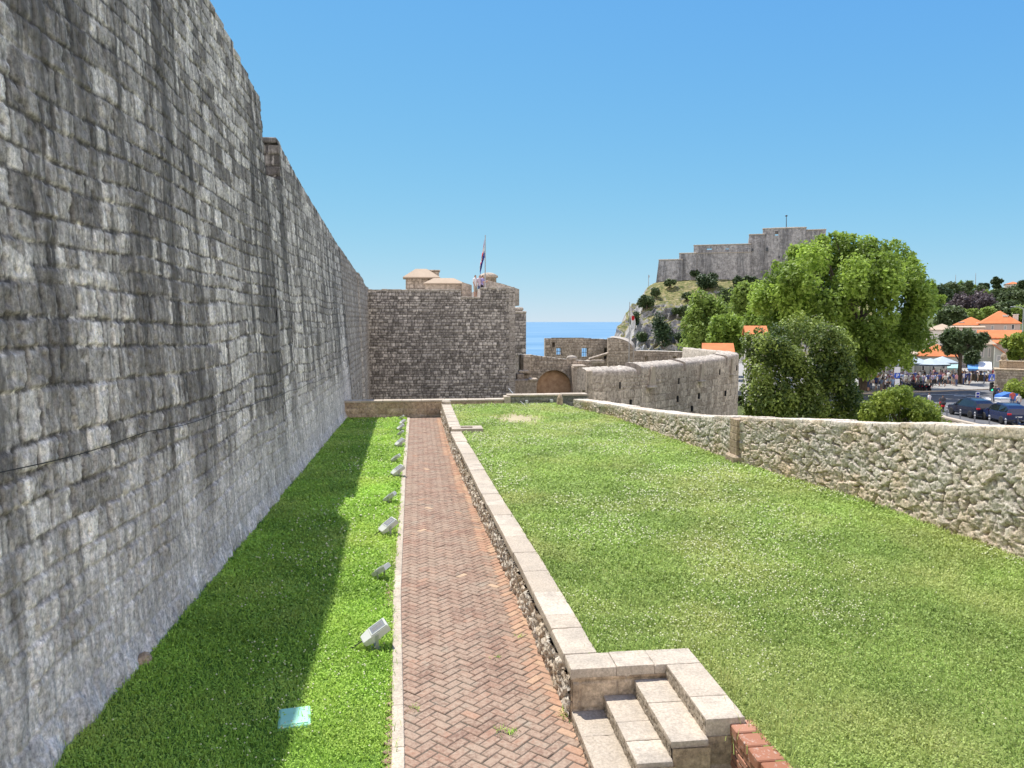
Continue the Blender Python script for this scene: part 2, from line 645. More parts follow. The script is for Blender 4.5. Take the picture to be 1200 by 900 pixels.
def stone(name, lo, hi, mortar, dirt=0.5, dirtcol=(0.035, 0.035, 0.036), streak=0.2, warm=None, base_pale=None, mort_fac=0.8, bumpd=0.012, pock=0.0, fine=22.0, dscale=0.9, pale_joint=None, drip=0.0, blk=0.6, st0=(0.45, 0.62), spk=0.9):
    """weathered limestone masonry: block tone, joints, water streaks, speckle"""
    b = NB(name)
    p = b.pos()
    rnd = b.attr('rnd'); mort = b.attr('mort')
    n1 = b.noise(p, 1.3, 5, 0.6)
    n2 = b.noise(p, fine, 8, 0.78)
    n3 = b.noise(p, 5.5, 5, 0.68)
    tone = b.math('ADD', b.math('MULTIPLY', rnd, blk), b.math('MULTIPLY', n3, 0.5))
    c = b.ramp(tone, [(0.2, lo), (0.25 + blk, hi)])
    if warm is not None:
        c = b.mix(b.ramp(n1, [(0.45, 0.0), (0.65, 0.75)]), c, warm)
    jc = mortar
    if pale_joint is not None:
        jc = b.mix(b.ramp(b.noise(p, 2.1, 4, 0.6), [(0.53, 0.0), (0.6, 1.0)]), mortar, pale_joint)
    c = b.mix(b.math('MULTIPLY', b.ramp(b.noise(p, 9, 4), [(0.3, 0.5), (0.6, 1.0)]), b.math('MULTIPLY', mort, mort_fac)), c, jc)
    # lichen and dark water streaks run down the face
    sp = b.scl(p, (dscale, dscale, dscale * streak))
    s1 = b.noise(sp, 1.0, 6, 0.62, 0.3)
    s2 = b.noise(b.scl(p, (4.5, 4.5, 0.5)), 1.0, 4, 0.6)
    st = b.math('ADD', b.math('MULTIPLY', s1, 0.62), b.math('MULTIPLY', s2, 0.38))
    st = b.ramp(st, [(st0[0], 0.0), (st0[1], 1.0)])
    st = b.math('MULTIPLY', st, b.ramp(b.math('ADD', b.math('MULTIPLY', n2, 0.6), b.math('MULTIPLY', rnd, 0.4)), [(0.3, 0.45), (0.65, 1.0)]))
    st = b.math('MULTIPLY', st, dirt, True)
    if base_pale is not None:
        col, ztop = base_pale
        z = b.sep(p)[2]
        zf = b.math('ADD', b.math('DIVIDE', z, ztop), b.math('MULTIPLY', b.math('SUBTRACT', b.noise(b.scl(p, (1, 1, .6)), 1.1, 5), 0.5), 1.5))
        pf = b.ramp(zf, [(0.25, 1.0), (1.0, 0.0)])
        c = b.mix(b.math('MULTIPLY', pf, 0.7), c, col)
        st = b.math('MULTIPLY', st, b.math('SUBTRACT', 1.0, b.math('MULTIPLY', pf, 0.7)))
    c = b.mix(st, c, dirtcol)
    if drip > 0:
        # narrow lime drips and soot runs at the scale of one block, broken by blotches
        d1 = b.noise(b.scl(p, (11, 11, 1.3)), 1.0, 5, 0.65)
        d2 = b.noise(b.scl(p, (7, 7, 4)), 1.0, 5, 0.7)
        dd = b.math('ADD', b.math('MULTIPLY', d1, 0.55), b.math('MULTIPLY', d2, 0.45))
        c = b.mix(drip, c, b.ramp(dd, [(0.36, 0.35), (0.5, 1.0), (0.64, 1.9)]), 'MULTIPLY')
    c = b.mix(spk, c, b.ramp(n2, [(0.36, 0.45), (0.5, 1.0), (0.64, 1.55)]), 'MULTIPLY')
    if pock > 0:
        v = b.noise(p, 34, 2, 0.5)
        c = b.mix(b.math('MULTIPLY', b.ramp(v, [(0.32, 1.0), (0.42, 0.0)]), pock), c, tuple(x * 0.25 for x in lo))
    h = b.math('ADD', b.math('MULTIPLY', n2, 0.8), b.noise(p, fine * 3, 3))
    return b.done(c, 0.93, normal=b.bump(h, 0.7, bumpd), spec=0.2)


M = {}
M['wall'] = stone('old_grey_limestone', (0.19, 0.174, 0.158), (0.74, 0.695, 0.64), (0.05, 0.046, 0.043), dirt=0.92, dirtcol=(0.055, 0.052, 0.05), streak=0.065, base_pale=((0.68, 0.64, 0.61), 3.0), mort_fac=0.9, fine=19, pale_joint=(0.68, 0.64, 0.59), drip=0.6, blk=0.8, dscale=1.0, st0=(0.46, 0.56))  # dark mortar tone also paints crevice shade into the joints
M['wall_far'] = stone('brownish_limestone', (0.3, 0.265, 0.23), (0.48, 0.435, 0.385), (0.15, 0.13, 0.11), dirt=0.4, streak=0.1, mort_fac=0.8, fine=8, drip=0.35)
M['bastion'] = stone('bastion_limestone', (0.17, 0.152, 0.138), (0.68, 0.62, 0.56), (0.09, 0.08, 0.07), dirt=0.5, dirtcol=(0.085, 0.078, 0.072), streak=0.3, dscale=0.45, fine=6, mort_fac=1.0, bumpd=0.03, blk=0.8)
M['round'] = stone('ashlar_limestone', (0.32, 0.26, 0.21), (0.66, 0.565, 0.465), (0.22, 0.18, 0.145), dirt=0.45, dirtcol=(0.17, 0.15, 0.13), streak=0.25, dscale=0.6, fine=6, mort_fac=0.95, bumpd=0.02, pale_joint=(0.74, 0.645, 0.54), blk=0.8)
M['ruin'] = stone('ruin_limestone', (0.3, 0.245, 0.19), (0.56, 0.475, 0.38), (0.2, 0.165, 0.13), dirt=0.3, dirtcol=(0.1, 0.085, 0.07), streak=0.4, fine=5, bumpd=0.03)
M['rubble'] = stone('rubble_limestone', (0.52, 0.465, 0.385), (0.71, 0.65, 0.555), (0.12, 0.09, 0.06), dirt=0.15, dirtcol=(0.2, 0.18, 0.16), streak=0.8, dscale=1.6, mort_fac=0.75, pock=0.6, fine=16, warm=(0.6, 0.47, 0.32), base_pale=((0.62, 0.46, 0.29), 1.15))
M['rubble_low'] = stone('path_rubble', (0.48, 0.42, 0.34), (0.68, 0.615, 0.52), (0.16, 0.12, 0.08), dirt=0.15, dirtcol=(0.2, 0.18, 0.16), streak=0.8, dscale=1.6, mort_fac=0.75, pock=0.5, fine=16, warm=(0.58, 0.44, 0.29))
M['coping'] = stone('pale_dressed_stone', (0.42, 0.355, 0.275), (0.54, 0.465, 0.37), (0.3, 0.27, 0.22), dirt=0.5, dirtcol=(0.22, 0.2, 0.17), streak=1.0, dscale=2.4, fine=34, bumpd=0.005, spk=0.5)
M['riser'] = stone('rough_step_stone', (0.25, 0.205, 0.15), (0.44, 0.38, 0.3), (0.3, 0.26, 0.2), dirt=0.2, streak=1.0, dscale=4, fine=35, pock=1.0, bumpd=0.012)
M['parapet'] = stone('parapet_stone', (0.31, 0.23, 0.155), (0.53, 0.42, 0.295), (0.42, 0.35, 0.27), dirt=0.4, dirtcol=(0.08, 0.07, 0.06), streak=0.7, fine=10)
M['mossy'] = stone('mossy_stone', (0.14, 0.15, 0.12), (0.3, 0.29, 0.25), (0.14, 0.15, 0.13), dirt=0.7, dirtcol=(0.05, 0.06, 0.045), streak=0.5, fine=10)
M['fort'] = stone('fort_stone', (0.3, 0.29, 0.285), (0.41, 0.395, 0.385), (0.3, 0.29, 0.28), dirt=1.0, dirtcol=(0.13, 0.13, 0.135), streak=0.06, dscale=0.4, fine=1.2, bumpd=0.15, st0=(0.46, 0.58))
M['roofstone'] = stone('sunlit_cap_stone', (0.36, 0.315, 0.26), (0.47, 0.42, 0.355), (0.36, 0.32, 0.27), dirt=0.3, dirtcol=(0.2, 0.18, 0.16), streak=0.8, fine=5)


def grass_mat(name, dark, light, dry, dryamt=0.3):
    b = NB(name)
    r = b.attr('rnd')
    p = b.pos()
    c = b.ramp(r, [(0.0, dark), (0.75, light), (1.0, tuple(min(1, x * 1.25) for x in light))])
    n = b.noise(p, 0.45, 5, 0.6)
    c = b.mix(b.math('MULTIPLY', b.ramp(n, [(0.46, 0.0), (0.68, 1.0)]), dryamt), c, dry)
    return b.done(c, 0.55, spec=0.25, trans=c, tfac=0.42)


M['grass_low'] = grass_mat('lush_grass', (0.08, 0.17, 0.028), (0.48, 0.72, 0.12), (0.66, 0.74, 0.2), 0.5)
M['grass_up'] = grass_mat('clover_grass', (0.12, 0.175, 0.04), (0.45, 0.6, 0.16), (0.64, 0.63, 0.25), 0.6)


def soil_mat(name, a, b_, c_):
    b = NB(name)
    p = b.pos()
    n = b.noise(p, 1.2, 6, 0.7)
    n2 = b.noise(p, 30, 4, 0.7)
    c = b.ramp(b.math('ADD', b.math('MULTIPLY', n, 0.6), b.math('MULTIPLY', n2, 0.4)), [(0.35, a), (0.55, b_), (0.7, c_)])
    return b.done(c, 0.95, normal=b.bump(n2, 0.6, 0.03), spec=0.1)


M['soil_low'] = soil_mat('lawn_soil', (0.08, 0.15, 0.025), (0.12, 0.21, 0.035), (0.16, 0.23, 0.06))
M['soil_up'] = soil_mat('lawn_soil_dry', (0.12, 0.16, 0.04), (0.18, 0.23, 0.06), (0.3, 0.29, 0.13))
M['earth'] = soil_mat('earth', (0.34, 0.29, 0.17), (0.44, 0.38, 0.24), (0.52, 0.46, 0.31))


def brick_mat():
    b = NB('herringbone_brick')
    r = b.attr('rnd'); e = b.attr('mort'); p = b.pos()
    c = b.ramp(r, [(0.0, (0.2, 0.125, 0.092)), (0.35, (0.26, 0.16, 0.115)), (0.6, (0.31, 0.185, 0.13)), (0.85, (0.4, 0.225, 0.145)), (1.0, (0.52, 0.37, 0.24))])
    n = b.noise(p, 26, 6, 0.75)
    n2 = b.noise(p, 1.6, 4, 0.6)
    wear = b.ramp(b.math('ADD', b.math('MULTIPLY', n, 0.55), b.math('MULTIPLY', n2, 0.5)), [(0.43, 0.0), (0.58, 0.9)])
    wear = b.math('MULTIPLY', wear, b.ramp(r, [(0.7, 1.0), (0.88, 0.3)]))
    c = b.mix(wear, c, (0.335, 0.25, 0.185))
    c = b.mix(b.ramp(b.noise(p, 2.6, 5, 0.7), [(0.56, 0.0), (0.66, 0.55)]), c, (0.3, 0.26, 0.2))
    c = b.mix(0.6, c, b.ramp(n, [(0.3, 0.55), (0.5, 1.0), (0.7, 1.35)]), 'MULTIPLY')
    c = b.mix(b.math('MULTIPLY', e, 0.5), c, (0.13, 0.1, 0.075))
    return b.done(c, 0.9, normal=b.bump(n, 0.5, 0.006), spec=0.2)


M['brick'] = brick_mat()
b = NB('red_brick_wall'); _r = b.attr('rnd'); _n = b.noise(b.pos(), 24, 5, 0.7)
_c = b.ramp(_r, [(0, (0.3, 0.13, 0.075)), (0.5, (0.38, 0.19, 0.125)), (1, (0.44, 0.22, 0.13))])
_c = b.mix(b.ramp(_n, [(0.56, 0.0), (0.66, 0.6)]), _c, (0.55, 0.48, 0.42))
M['redbrick'] = b.done(_c, 0.9, normal=b.bump(_n, 0.5, 0.006), spec=0.2)
b = NB('arch_infill'); _n = b.noise(b.pos(), 3, 5, 0.7)
M['infill'] = b.done(b.ramp(_n, [(0.35, (0.36, 0.215, 0.13)), (0.65, (0.56, 0.37, 0.24))]), 0.9, spec=0.2)
M['grout'] = plain('sandy_grout', (0.11, 0.095, 0.075), 0.95, spec=0.1, var=0.35, scale=20)


def leaf_mat(name, dark, light, tf=0.35, rough=0.5):
    b = NB(name)
    r = b.attr('rnd')
    n = b.noise(b.pos(), 0.35, 3)
    f = b.math('ADD', b.math('MULTIPLY', r, 0.75), b.math('MULTIPLY', n, 0.3))
    c = b.ramp(f, [(0.12, dark), (0.6, tuple((d + l) / 2 for d, l in zip(dark, light))), (0.95, light)])
    return b.done(c, rough, spec=0.35, trans=c, tfac=tf)


M['leaf_plane'] = leaf_mat('plane_leaf', (0.12, 0.19, 0.025), (0.42, 0.57, 0.1), 0.45)
M['leaf_dark'] = leaf_mat('glossy_dark_leaf', (0.03, 0.065, 0.014), (0.36, 0.45, 0.09), 0.3, 0.5)
M['leaf_bush'] = leaf_mat('bush_leaf', (0.1, 0.17, 0.02), (0.42, 0.5, 0.08), 0.4)
M['leaf_light'] = leaf_mat('light_leaf', (0.16, 0.23, 0.04), (0.4, 0.52, 0.12), 0.45)
M['leaf_pine'] = leaf_mat('pine_needle', (0.025, 0.05, 0.018), (0.085, 0.13, 0.045), 0.2)
M['leaf_hill'] = leaf_mat('hill_leaf', (0.05, 0.08, 0.025), (0.14, 0.19, 0.07), 0.3)
M['leaf_purple'] = leaf_mat('purple_leaf', (0.07, 0.055, 0.06), (0.16, 0.125, 0.13), 0.25)
M['leaf_pale'] = leaf_mat('pale_flower', (0.4, 0.36, 0.27), (0.6, 0.56, 0.45), 0.3)
b = NB('bark'); _n = b.noise(b.scl(b.pos(), (6, 6, 1.2)), 1.0, 6, 0.7)
M['bark'] = b.done(b.ramp(_n, [(0.3, (0.05, 0.04, 0.03)), (0.7, (0.16, 0.13, 0.1))]), 0.95, normal=b.bump(_n, 0.8, 0.05), spec=0.1)

b = NB('asphalt'); _n = b.noise(b.pos(), 0.5, 6, 0.7)
M['asphalt'] = b.done(b.ramp(_n, [(0.3, (0.10, 0.10, 0.105)), (0.7, (0.16, 0.16, 0.165))]), 0.9, spec=0.2)
M['paving'] = soil_mat('pale_paving', (0.27, 0.26, 0.245), (0.34, 0.325, 0.3), (0.4, 0.385, 0.36))
M['paint'] = plain('road_paint', (0.75, 0.75, 0.75), 0.7)

b = NB('sea_water')
_p = b.pos()
_w = b.noise(b.scl(_p, (0.002, 0.012, 1)), 1.0, 5, 0.6)
_d = b.noise(b.scl(_p, (0.05, 0.12, 1)), 1.0, 6, 0.7)
_c = b.ramp(_w, [(0.3, (0.075, 0.18, 0.31)), (0.5, (0.13, 0.245, 0.365)), (0.7, (0.22, 0.33, 0.42))])
M['sea'] = b.done(_c, 0.5, spec=0.12, normal=b.bump(_d, 0.3, 1.0))

b = NB('cliff_rock')
_p = b.pos()
_g = b.n('ShaderNodeNewGeometry')
_nz = b.sep(_g.outputs['Normal'])[2]
_n = b.noise(_p, 0.35, 8, 0.7)
_n2 = b.noise(b.scl(_p, (1, 1, 0.35)), 0.18, 6, 0.65)
_rock = b.ramp(_n, [(0.32, (0.17, 0.165, 0.16)), (0.5, (0.34, 0.325, 0.3)), (0.68, (0.5, 0.48, 0.45))])
_rock = b.mix(b.ramp(_n2, [(0.48, 0.0), (0.62, 0.6)]), _rock, (0.13, 0.13, 0.135))
_gr = b.ramp(b.noise(_p, 0.9, 6, 0.75), [(0.36, (0.05, 0.075, 0.022)), (0.47, (0.13, 0.14, 0.05)), (0.56, (0.25, 0.215, 0.105)), (0.7, (0.4, 0.34, 0.2))])
_f = b.math('ADD', _nz, b.math('MULTIPLY', b.math('SUBTRACT', _n, 0.5), 1.3))
_c = b.mix(b.ramp(_f, [(0.64, 0.0), (0.82, 1.0)]), _rock, _gr)
M['cliff'] = b.done(_c, 0.95, normal=b.bump(_n, 0.9, 0.8), spec=0.1)
M['hillsoil'] = soil_mat('hill_scrub', (0.05, 0.075, 0.025), (0.09, 0.11, 0.04), (0.22, 0.2, 0.12))


def tile_mat(name, a, c_):
    b = NB(name)
    p = b.obj()
    n = b.noise(p, 0.8, 5, 0.7)
    r = b.attr('rnd')
    c = b.ramp(b.math('ADD', b.math('MULTIPLY', n, 0.6), b.math('MULTIPLY', r, 0.4)), [(0.3, a), (0.7, c_)])
    return b.done(c, 0.85, spec=0.2)


M['tile'] = tile_mat('orange_roof_tile', (0.42, 0.13, 0.05), (0.6, 0.22, 0.09))
M['tile_tan'] = tile_mat('tan_roof_tile', (0.36, 0.28, 0.2), (0.5, 0.4, 0.3))
M['plaster_pink'] = plain('pinkish_plaster', (0.5, 0.4, 0.34), 0.9, var=0.1, scale=0.7)
M['plaster_white'] = plain('white_plaster', (0.66, 0.62, 0.56), 0.9, var=0.1, scale=0.7)
M['plaster_grey'] = plain('grey_green_plaster', (0.4, 0.41, 0.36), 0.9, var=0.12, scale=0.7)
M['plaster_tan'] = plain('tan_plaster', (0.52, 0.44, 0.35), 0.9, var=0.12, scale=0.7)
M['glass_dark'] = plain('dark_window', (0.05, 0.055, 0.06), 0.25, spec=0.5)
M['shutter'] = plain('grey_shutter', (0.33, 0.33, 0.31), 0.7)
M['white_metal'] = plain('white_enamel', (0.5, 0.52, 0.47), 0.4, var=0.06)
M['grey_metal'] = plain('galvanised_metal', (0.38, 0.39, 0.4), 0.45, 0.5)
M['dark_metal'] = plain('dark_metal', (0.05, 0.05, 0.055), 0.5, 0.3)
M['lens'] = plain('lamp_glass', (0.22, 0.24, 0.26), 0.12, spec=0.6, var=0.3, scale=14)
M['reflector'] = plain('bright_reflector', (0.6, 0.61, 0.62), 0.25, 0.8)
M['rubber'] = plain('black_rubber', (0.025, 0.025, 0.026), 0.8)
M['green_plastic'] = plain('pale_green_plastic', (0.36, 0.72, 0.52), 0.5, var=0.12, scale=9)
M['white_cloth'] = plain('white_cloth', (0.72, 0.72, 0.72), 0.9)
M['blue_cloth'] = plain('blue_cloth', (0.05, 0.16, 0.5), 0.9)
M['red_cloth'] = plain('red_cloth', (0.6, 0.03, 0.04), 0.9)
M['navy_cloth'] = plain('navy_cloth', (0.03, 0.045, 0.3), 0.9)
M['canvas'] = plain('pale_blue_canvas', (0.4, 0.47, 0.53), 0.9)
M['canvas_green'] = plain('pale_green_canvas', (0.35, 0.55, 0.5), 0.9)
M['canvas_blue'] = plain('blue_canvas', (0.12, 0.3, 0.62), 0.9)
M['sign_blue'] = plain('sign_blue', (0.03, 0.1, 0.5), 0.5)
M['sign_white'] = plain('sign_white', (0.78, 0.78, 0.78), 0.5, var=0.04)
M['car_navy'] = plain('navy_car_paint', (0.018, 0.03, 0.085), 0.18, spec=0.6, var=0.05)
M['car_black'] = plain('black_car_paint', (0.014, 0.02, 0.045), 0.18, spec=0.6, var=0.05)
M['car_glass'] = plain('tinted_glass', (0.012, 0.016, 0.022), 0.05, spec=0.8, var=0.05)
M['tail'] = plain('red_tail_lens', (0.55, 0.02, 0.03), 0.25, spec=0.5)
M['skin'] = plain('skin', (0.48, 0.28, 0.19), 0.6)
M['hair'] = plain('dark_hair', (0.05, 0.035, 0.025), 0.8)
M['jean'] = plain('blue_denim', (0.07, 0.1, 0.2), 0.9)
M['dark_cloth'] = plain('dark_trousers', (0.03, 0.03, 0.035), 0.9)
M['beige_cloth'] = plain('beige_trousers', (0.42, 0.36, 0.28), 0.9)
b = NB('shirt_cloth')
_oi = b.n('ShaderNodeObjectInfo')
M['shirt'] = b.done(b.mix(b.math('MULTIPLY', b.noise(b.obj(), 9), 0.25), _oi.outputs['Color'], (0.1, 0.1, 0.1)), 0.9)
b = NB('lamp_green')
M['green_light'] = b.done((0.02, 0.5, 0.25), 0.4, emit=(0.05, 0.95, 0.5), estr=1.2)
M['clover'] = plain('clover_white', (0.66, 0.68, 0.42), 0.8, var=0.15, scale=3)

# ================================================================== ground
def sheet(name, poly, z, mat, label=None, kind='structure', sub=0):
    mb = MB()
    mb.add([(x, y, z) for x, y in poly], [tuple(range(len(poly)))])
    o = mb.build(name, mat)
    tag(o, label, kind=kind)
    return o


LOW_Y1 = 34.6
mb = MB()
mb.prism([(-4.2, 2.0), (3.2, 2.0), (3.2, 7.0), (1.5, 9.5), (1.2, LOW_Y1), (-4.2, LOW_Y1)], 'z', -6.0, 0.0)
tag(mb.build('lawn_ground', M['soil_low']), kind='structure')


def retx(Y):           # foot of the low retaining wall along the path
    return float(np.interp(Y, [7.5, 8.5, 11.6, 17, 25, 33.4], [1.61, 1.585, 1.51, 1.31, 1.08, 1.0]))


def rubx(Y):           # foot of the rubble wall on the right
    return float(np.interp(Y, [3, 10.65, 15, 19.3, 22.6, 29, 32.3], [9.6, 9.42, 9.15, 8.3, 8.05, 7.5, 6.6]))


def kerbx(Y):
    return float(np.interp(Y, [3, 7.2, 11.8, 21, 33.2], [-0.10, -0.17, -0.31, -0.385, -0.41]))


UPZ = 0.55
ys = np.linspace(8.1, 34.2, 30)
poly = [(3.0, 2.0), (9.9, 2.0)] + [(rubx(y) + 0.3, y) for y in np.linspace(3, 32.3, 20)] + [(6.6, 34.2)] + [(retx(y) + 0.2, y) for y in ys[::-1]] + [(3.0, 8.1)]
mb = MB()
mb.prism(poly, 'z', -6.0, UPZ)
tag(mb.build('upper_lawn_ground', M['soil_up']), kind='structure')
# worn dry earth patch in the upper lawn
mb = MB()
c0 = GZ(606, 491, UPZ)
pp = []
for k in range(28):
    a = 2 * math.pi * k / 28
    r = 1 + 0.28 * math.sin(3 * a + 1) * math.cos(2 * a) + 0.1 * random.random()
    pp.append((c0.x + 1.0 * r * math.cos(a), c0.y + 1.7 * r * math.sin(a)))
PATCH = (c0.x, c0.y)
mb.add([(x, y, UPZ + 0.006) for x, y in pp], [tuple(range(28))])
tag(mb.build('bare_earth', M['earth']), kind='structure')

# wide ground, coast and hills
gx = np.concatenate([np.linspace(-120, 20, 29), np.linspace(24, 200, 60), np.linspace(206, 420, 34)])
gy = np.concatenate([np.linspace(-60, 32, 10), np.linspace(36, 160, 50), np.linspace(164, 520, 70)])
GX, GYY = np.meshgrid(gx, gy)
ratio = GX / np.maximum(GYY, 30)
land = np.maximum(sstep(0.30, 0.52, ratio + 0.05 * fbm(GX / 40, GYY / 40, 3)), sstep(128, 112, GYY))
hill = sstep(150, 350, GYY + 14 * fbm(GX / 50, GYY / 50, 9)) * sstep(0.6, 0.84, ratio)
GZZ = -34 * (1 - land) - 4.42 * land + hill * (21 + 4 * fbm(GX / 45, GYY / 45, 4)) + hill * 0.02 * np.maximum(GX - 260, 0)
inner = (GYY < 110) & (GX < 45) & (GX > -60)
GZZ = np.where(inner, np.minimum(GZZ, -5.2), GZZ)


def hill_z(x, y):
    i = np.argmin(abs(gx - x)); j = np.argmin(abs(gy - y))
    return float(GZZ[j, i])


mb = MB()
mb.add(np.stack([GX, GYY, GZZ], -1).reshape(-1, 3), grid_faces(*GX.shape), smooth=True)
tag(mb.build('ground', M['hillsoil']), kind='structure')
sheet('sea', [(-40000, 90), (40000, 90), (60000, 60000), (-60000, 60000)], -25.0, M['sea'])

# ================================================================== brick path
mb = MB()
B_ = 0.115
ca, sa = math.cos(R_(45)), math.sin(R_(45))
cells = []
PY0, PY1 = 3.0, 34.3
N_ = 480
gap = 0.004
Vs, Fs, rn, mo = [], [], [], []
cnt = 0
for i in range(-40, 240):
    for j in range(-180, 240):
        k = (i - j) % 4
        if k == 0: rx0, rx1, ry0, ry1 = i, i + 2, j, j + 1
        elif k == 2: rx0, rx1, ry0, ry1 = i, i + 1, j - 1, j + 1
        else: continue
        cx, cy = (rx0 + rx1) / 2 * B_, (ry0 + ry1) / 2 * B_
        X = cx * ca - cy * sa; Y = cx * sa + cy * ca + 2.0
        if Y < PY0 or Y > PY1 or X < kerbx(Y) - 0.15 or X > retx(max(Y, 7.6)) + 0.35: continue
        hx, hy = (rx1 - rx0) / 2 * B_ - gap, (ry1 - ry0) / 2 * B_ - gap
        a = (random.random() - 0.5) * 0.05
        z = 0.0 + random.gauss(0, 0.0022) - 0.004
        tx_, ty_ = random.gauss(0, 0.012), random.gauss(0, 0.012)
        c, s = math.cos(R_(45) + a), math.sin(R_(45) + a)
        X += random.gauss(0, 0.002); Y += random.gauss(0, 0.002)
        edge = sstep(0.3, 0.0, np.array(retx(max(Y, 7.6)) - X))
        r0 = min(0.999, max(0, random.betavariate(2.0, 3.0) * 0.9 + 0.33 * float(edge)))
        if random.random() < 0.0015: r0 = 0.98
        r0 = min(r0, .93) if r0 != .98 else r0
        if retx(max(Y, 7.6)) - X < .24 and random.random() < .85: r0 = random.uniform(.78, .94)
        bv = 0.008
        for (ex, ez, mm) in ((0.0, -0.02, 1.0), (0.0, -bv, 0.75), (bv, 0, 0.0)):
            for sx, sy in ((-1, -1), (1, -1), (1, 1), (-1, 1)):
                lx, ly = sx * (hx - ex), sy * (hy - ex)
                Vs.append((X + lx * c - ly * s, Y + lx * s + ly * c, z + ez + lx * tx_ + ly * ty_ + 0.03))
                rn.append(r0); mo.append(mm)
        for l in (0, 4):
            for q in range(4):
                Fs.append((cnt + l + q, cnt + l + (q + 1) % 4, cnt + l + 4 + (q + 1) % 4, cnt + l + 4 + q))
        Fs.append((cnt + 8, cnt + 9, cnt + 10, cnt + 11))
        cnt += 12
mb.add(Vs, np.array(Fs), 0, np.array(rn), np.array(mo))
xs = [(kerbx(y) - 0.02, y) for y in np.linspace(2.2, 34.5, 20)]
mb.add([(x, y, 0.018) for x, y in xs] + [(2.2, y, 0.018) for x, y in xs], [(i, 20 + i, 21 + i, i + 1) for i in range(19)], 1)
tag(mb.build('brick_path', [M['brick'], M['grout']]), kind='structure')

# pale flush kerb between the lawn and the bricks
mb = MB()
y = 3.0
while y < 34.2:
    L = random.uniform(0.7, 1.15)
    y1 = min(34.3, y + L)
    a, c_ = kerbx(y), kerbx(y1)
    w = 0.125
    V = []
    for (yy, x) in ((y + 0.004, a), (y1 - 0.004, c_)):
        V += [(x - w, yy, 0.0), (x - w, yy, 0.04), (x - w + 0.01, yy, 0.048), (x - 0.008, yy, 0.048), (x, yy, 0.04), (x, yy, 0.0)]
    mb.add(V, [(i, i + 1, i + 7, i + 6) for i in range(5)] + [(0, 1, 2, 3, 4, 5), (11, 10, 9, 8, 7, 6)], 0, random.random())
    y = y1
tag(mb.build('kerb', M['coping']), kind='structure')

# ================================================================== the great city wall on the left
TOPX = -3.9


def wbase(Y): return np.interp(Y, [0, 7.6, 11.5, 17.3, 34.2, 60], [-3.72, -3.62, -3.5, -3.43, -3.24, -3.12])


def wtop(Y):
    return np.interp(Y, [0, 15.8, 20.4, 20.41, 22.55, 22.56, 25.9, 52, 60], [12.4, 10.42, 9.8, 8.2, 8.3, 9.32, 9.42 - 0.36, 6.75, 6.7])


def wtop2(Y):
    return np.interp(Y, [0, 12, 15.8, 20.3, 25.9, 38, 52, 60], [10.2, 10.35, 10.42, 9.8, 9.05, 8.0, 6.75, 6.7])


def wallface(mb, Y0, Y1, k, dv, fn, zb=0.0, topf=None, rnd_top=True):
    u = [Y0]
    while u[-1] < Y1: u.append(u[-1] + max(0.018, k * u[-1]))
    u[-1] = Y1
    u = np.array(u)
    top = topf(u)
    m = int((top.max() - zb) / dv)
    t = np.linspace(0, 1, m)[:, None]
    Z = zb + t * (top[None] - zb)
    U = np.broadcast_to(u[None], Z.shape)
    disp, rn, mo = fn(U, Z)
    xb = wbase(U)
    X = xb + (TOPX - xb) * np.clip(Z / 10.0, 0, 1.1)
    foot = sstep(0.5, 0.0, Z) * 0.09 * (0.6 + fbm(U / 0.5, Z / 0.5, 77, 3))
    X = X + foot * (zb > -0.5)
    P = np.stack([X, U, Z], -1)
    N = np.zeros_like(P); N[..., 0] = 1
    wall_grid(mb, P, N, disp, rn, mo, smooth=True, flip=True)


def near_fn(U, Z):
    a = masonry(U, Z, 0.38, 0.40, 0.026, 0.04, 5, wob=0.13, cvar=0.32, bvar=0.5, rough=0.75, rr=0.04)
    b_ = masonry(U, Z, 0.28, 0.34, 0.022, 0.036, 15, wob=0.10, cvar=0.32, bvar=0.5, rough=0.75, rr=0.035)
    w = sstep(4.6, 5.2, Z + 0.05 * (U - 10) + 0.4 * fbm(U / 1.2, Z / 1.2, 3))
    # plastered, washed foot of the wall
    f = sstep(2.2, 0.4, Z + 0.9 * fbm(U / 0.8, Z / 0.8, 8)) * 0.5
    rough_ = 0.035 * fbm(U / 0.3, Z / 0.45, 19, 5) + 0.02 * fbm(U / 0.09, Z / 0.12, 29, 3)
    d = a[0] * (1 - w) + b_[0] * w
    return d * (1 - f) + f * rough_ + 0.012 * fbm(U / 0.06, Z / 0.06, 61, 3), np.where(w > 0.5, b_[1], a[1]) * (1 - 0.5 * f) + 0.25 * f, (a[2] * (1 - w) + b_[2] * w) * (1 - 0.6 * f)


cw = empty('city_wall', (-4.6, 20, 0))
tag(cw, 'towering grey limestone city wall streaked with black lichen along the shaded lawn', 'wall')
mb = MB()
wallface(mb, 3.0, 20.4, 0.0032, 0.022, near_fn, topf=lambda u: wtop2(u))
# the solid wall behind the dressed face
mb.prism([(2, -1), (20.4, -1), (20.4, 9.74), (15.8, 10.34), (12, 10.27), (2, 10.1)], 'x', -6.6, -4.0)
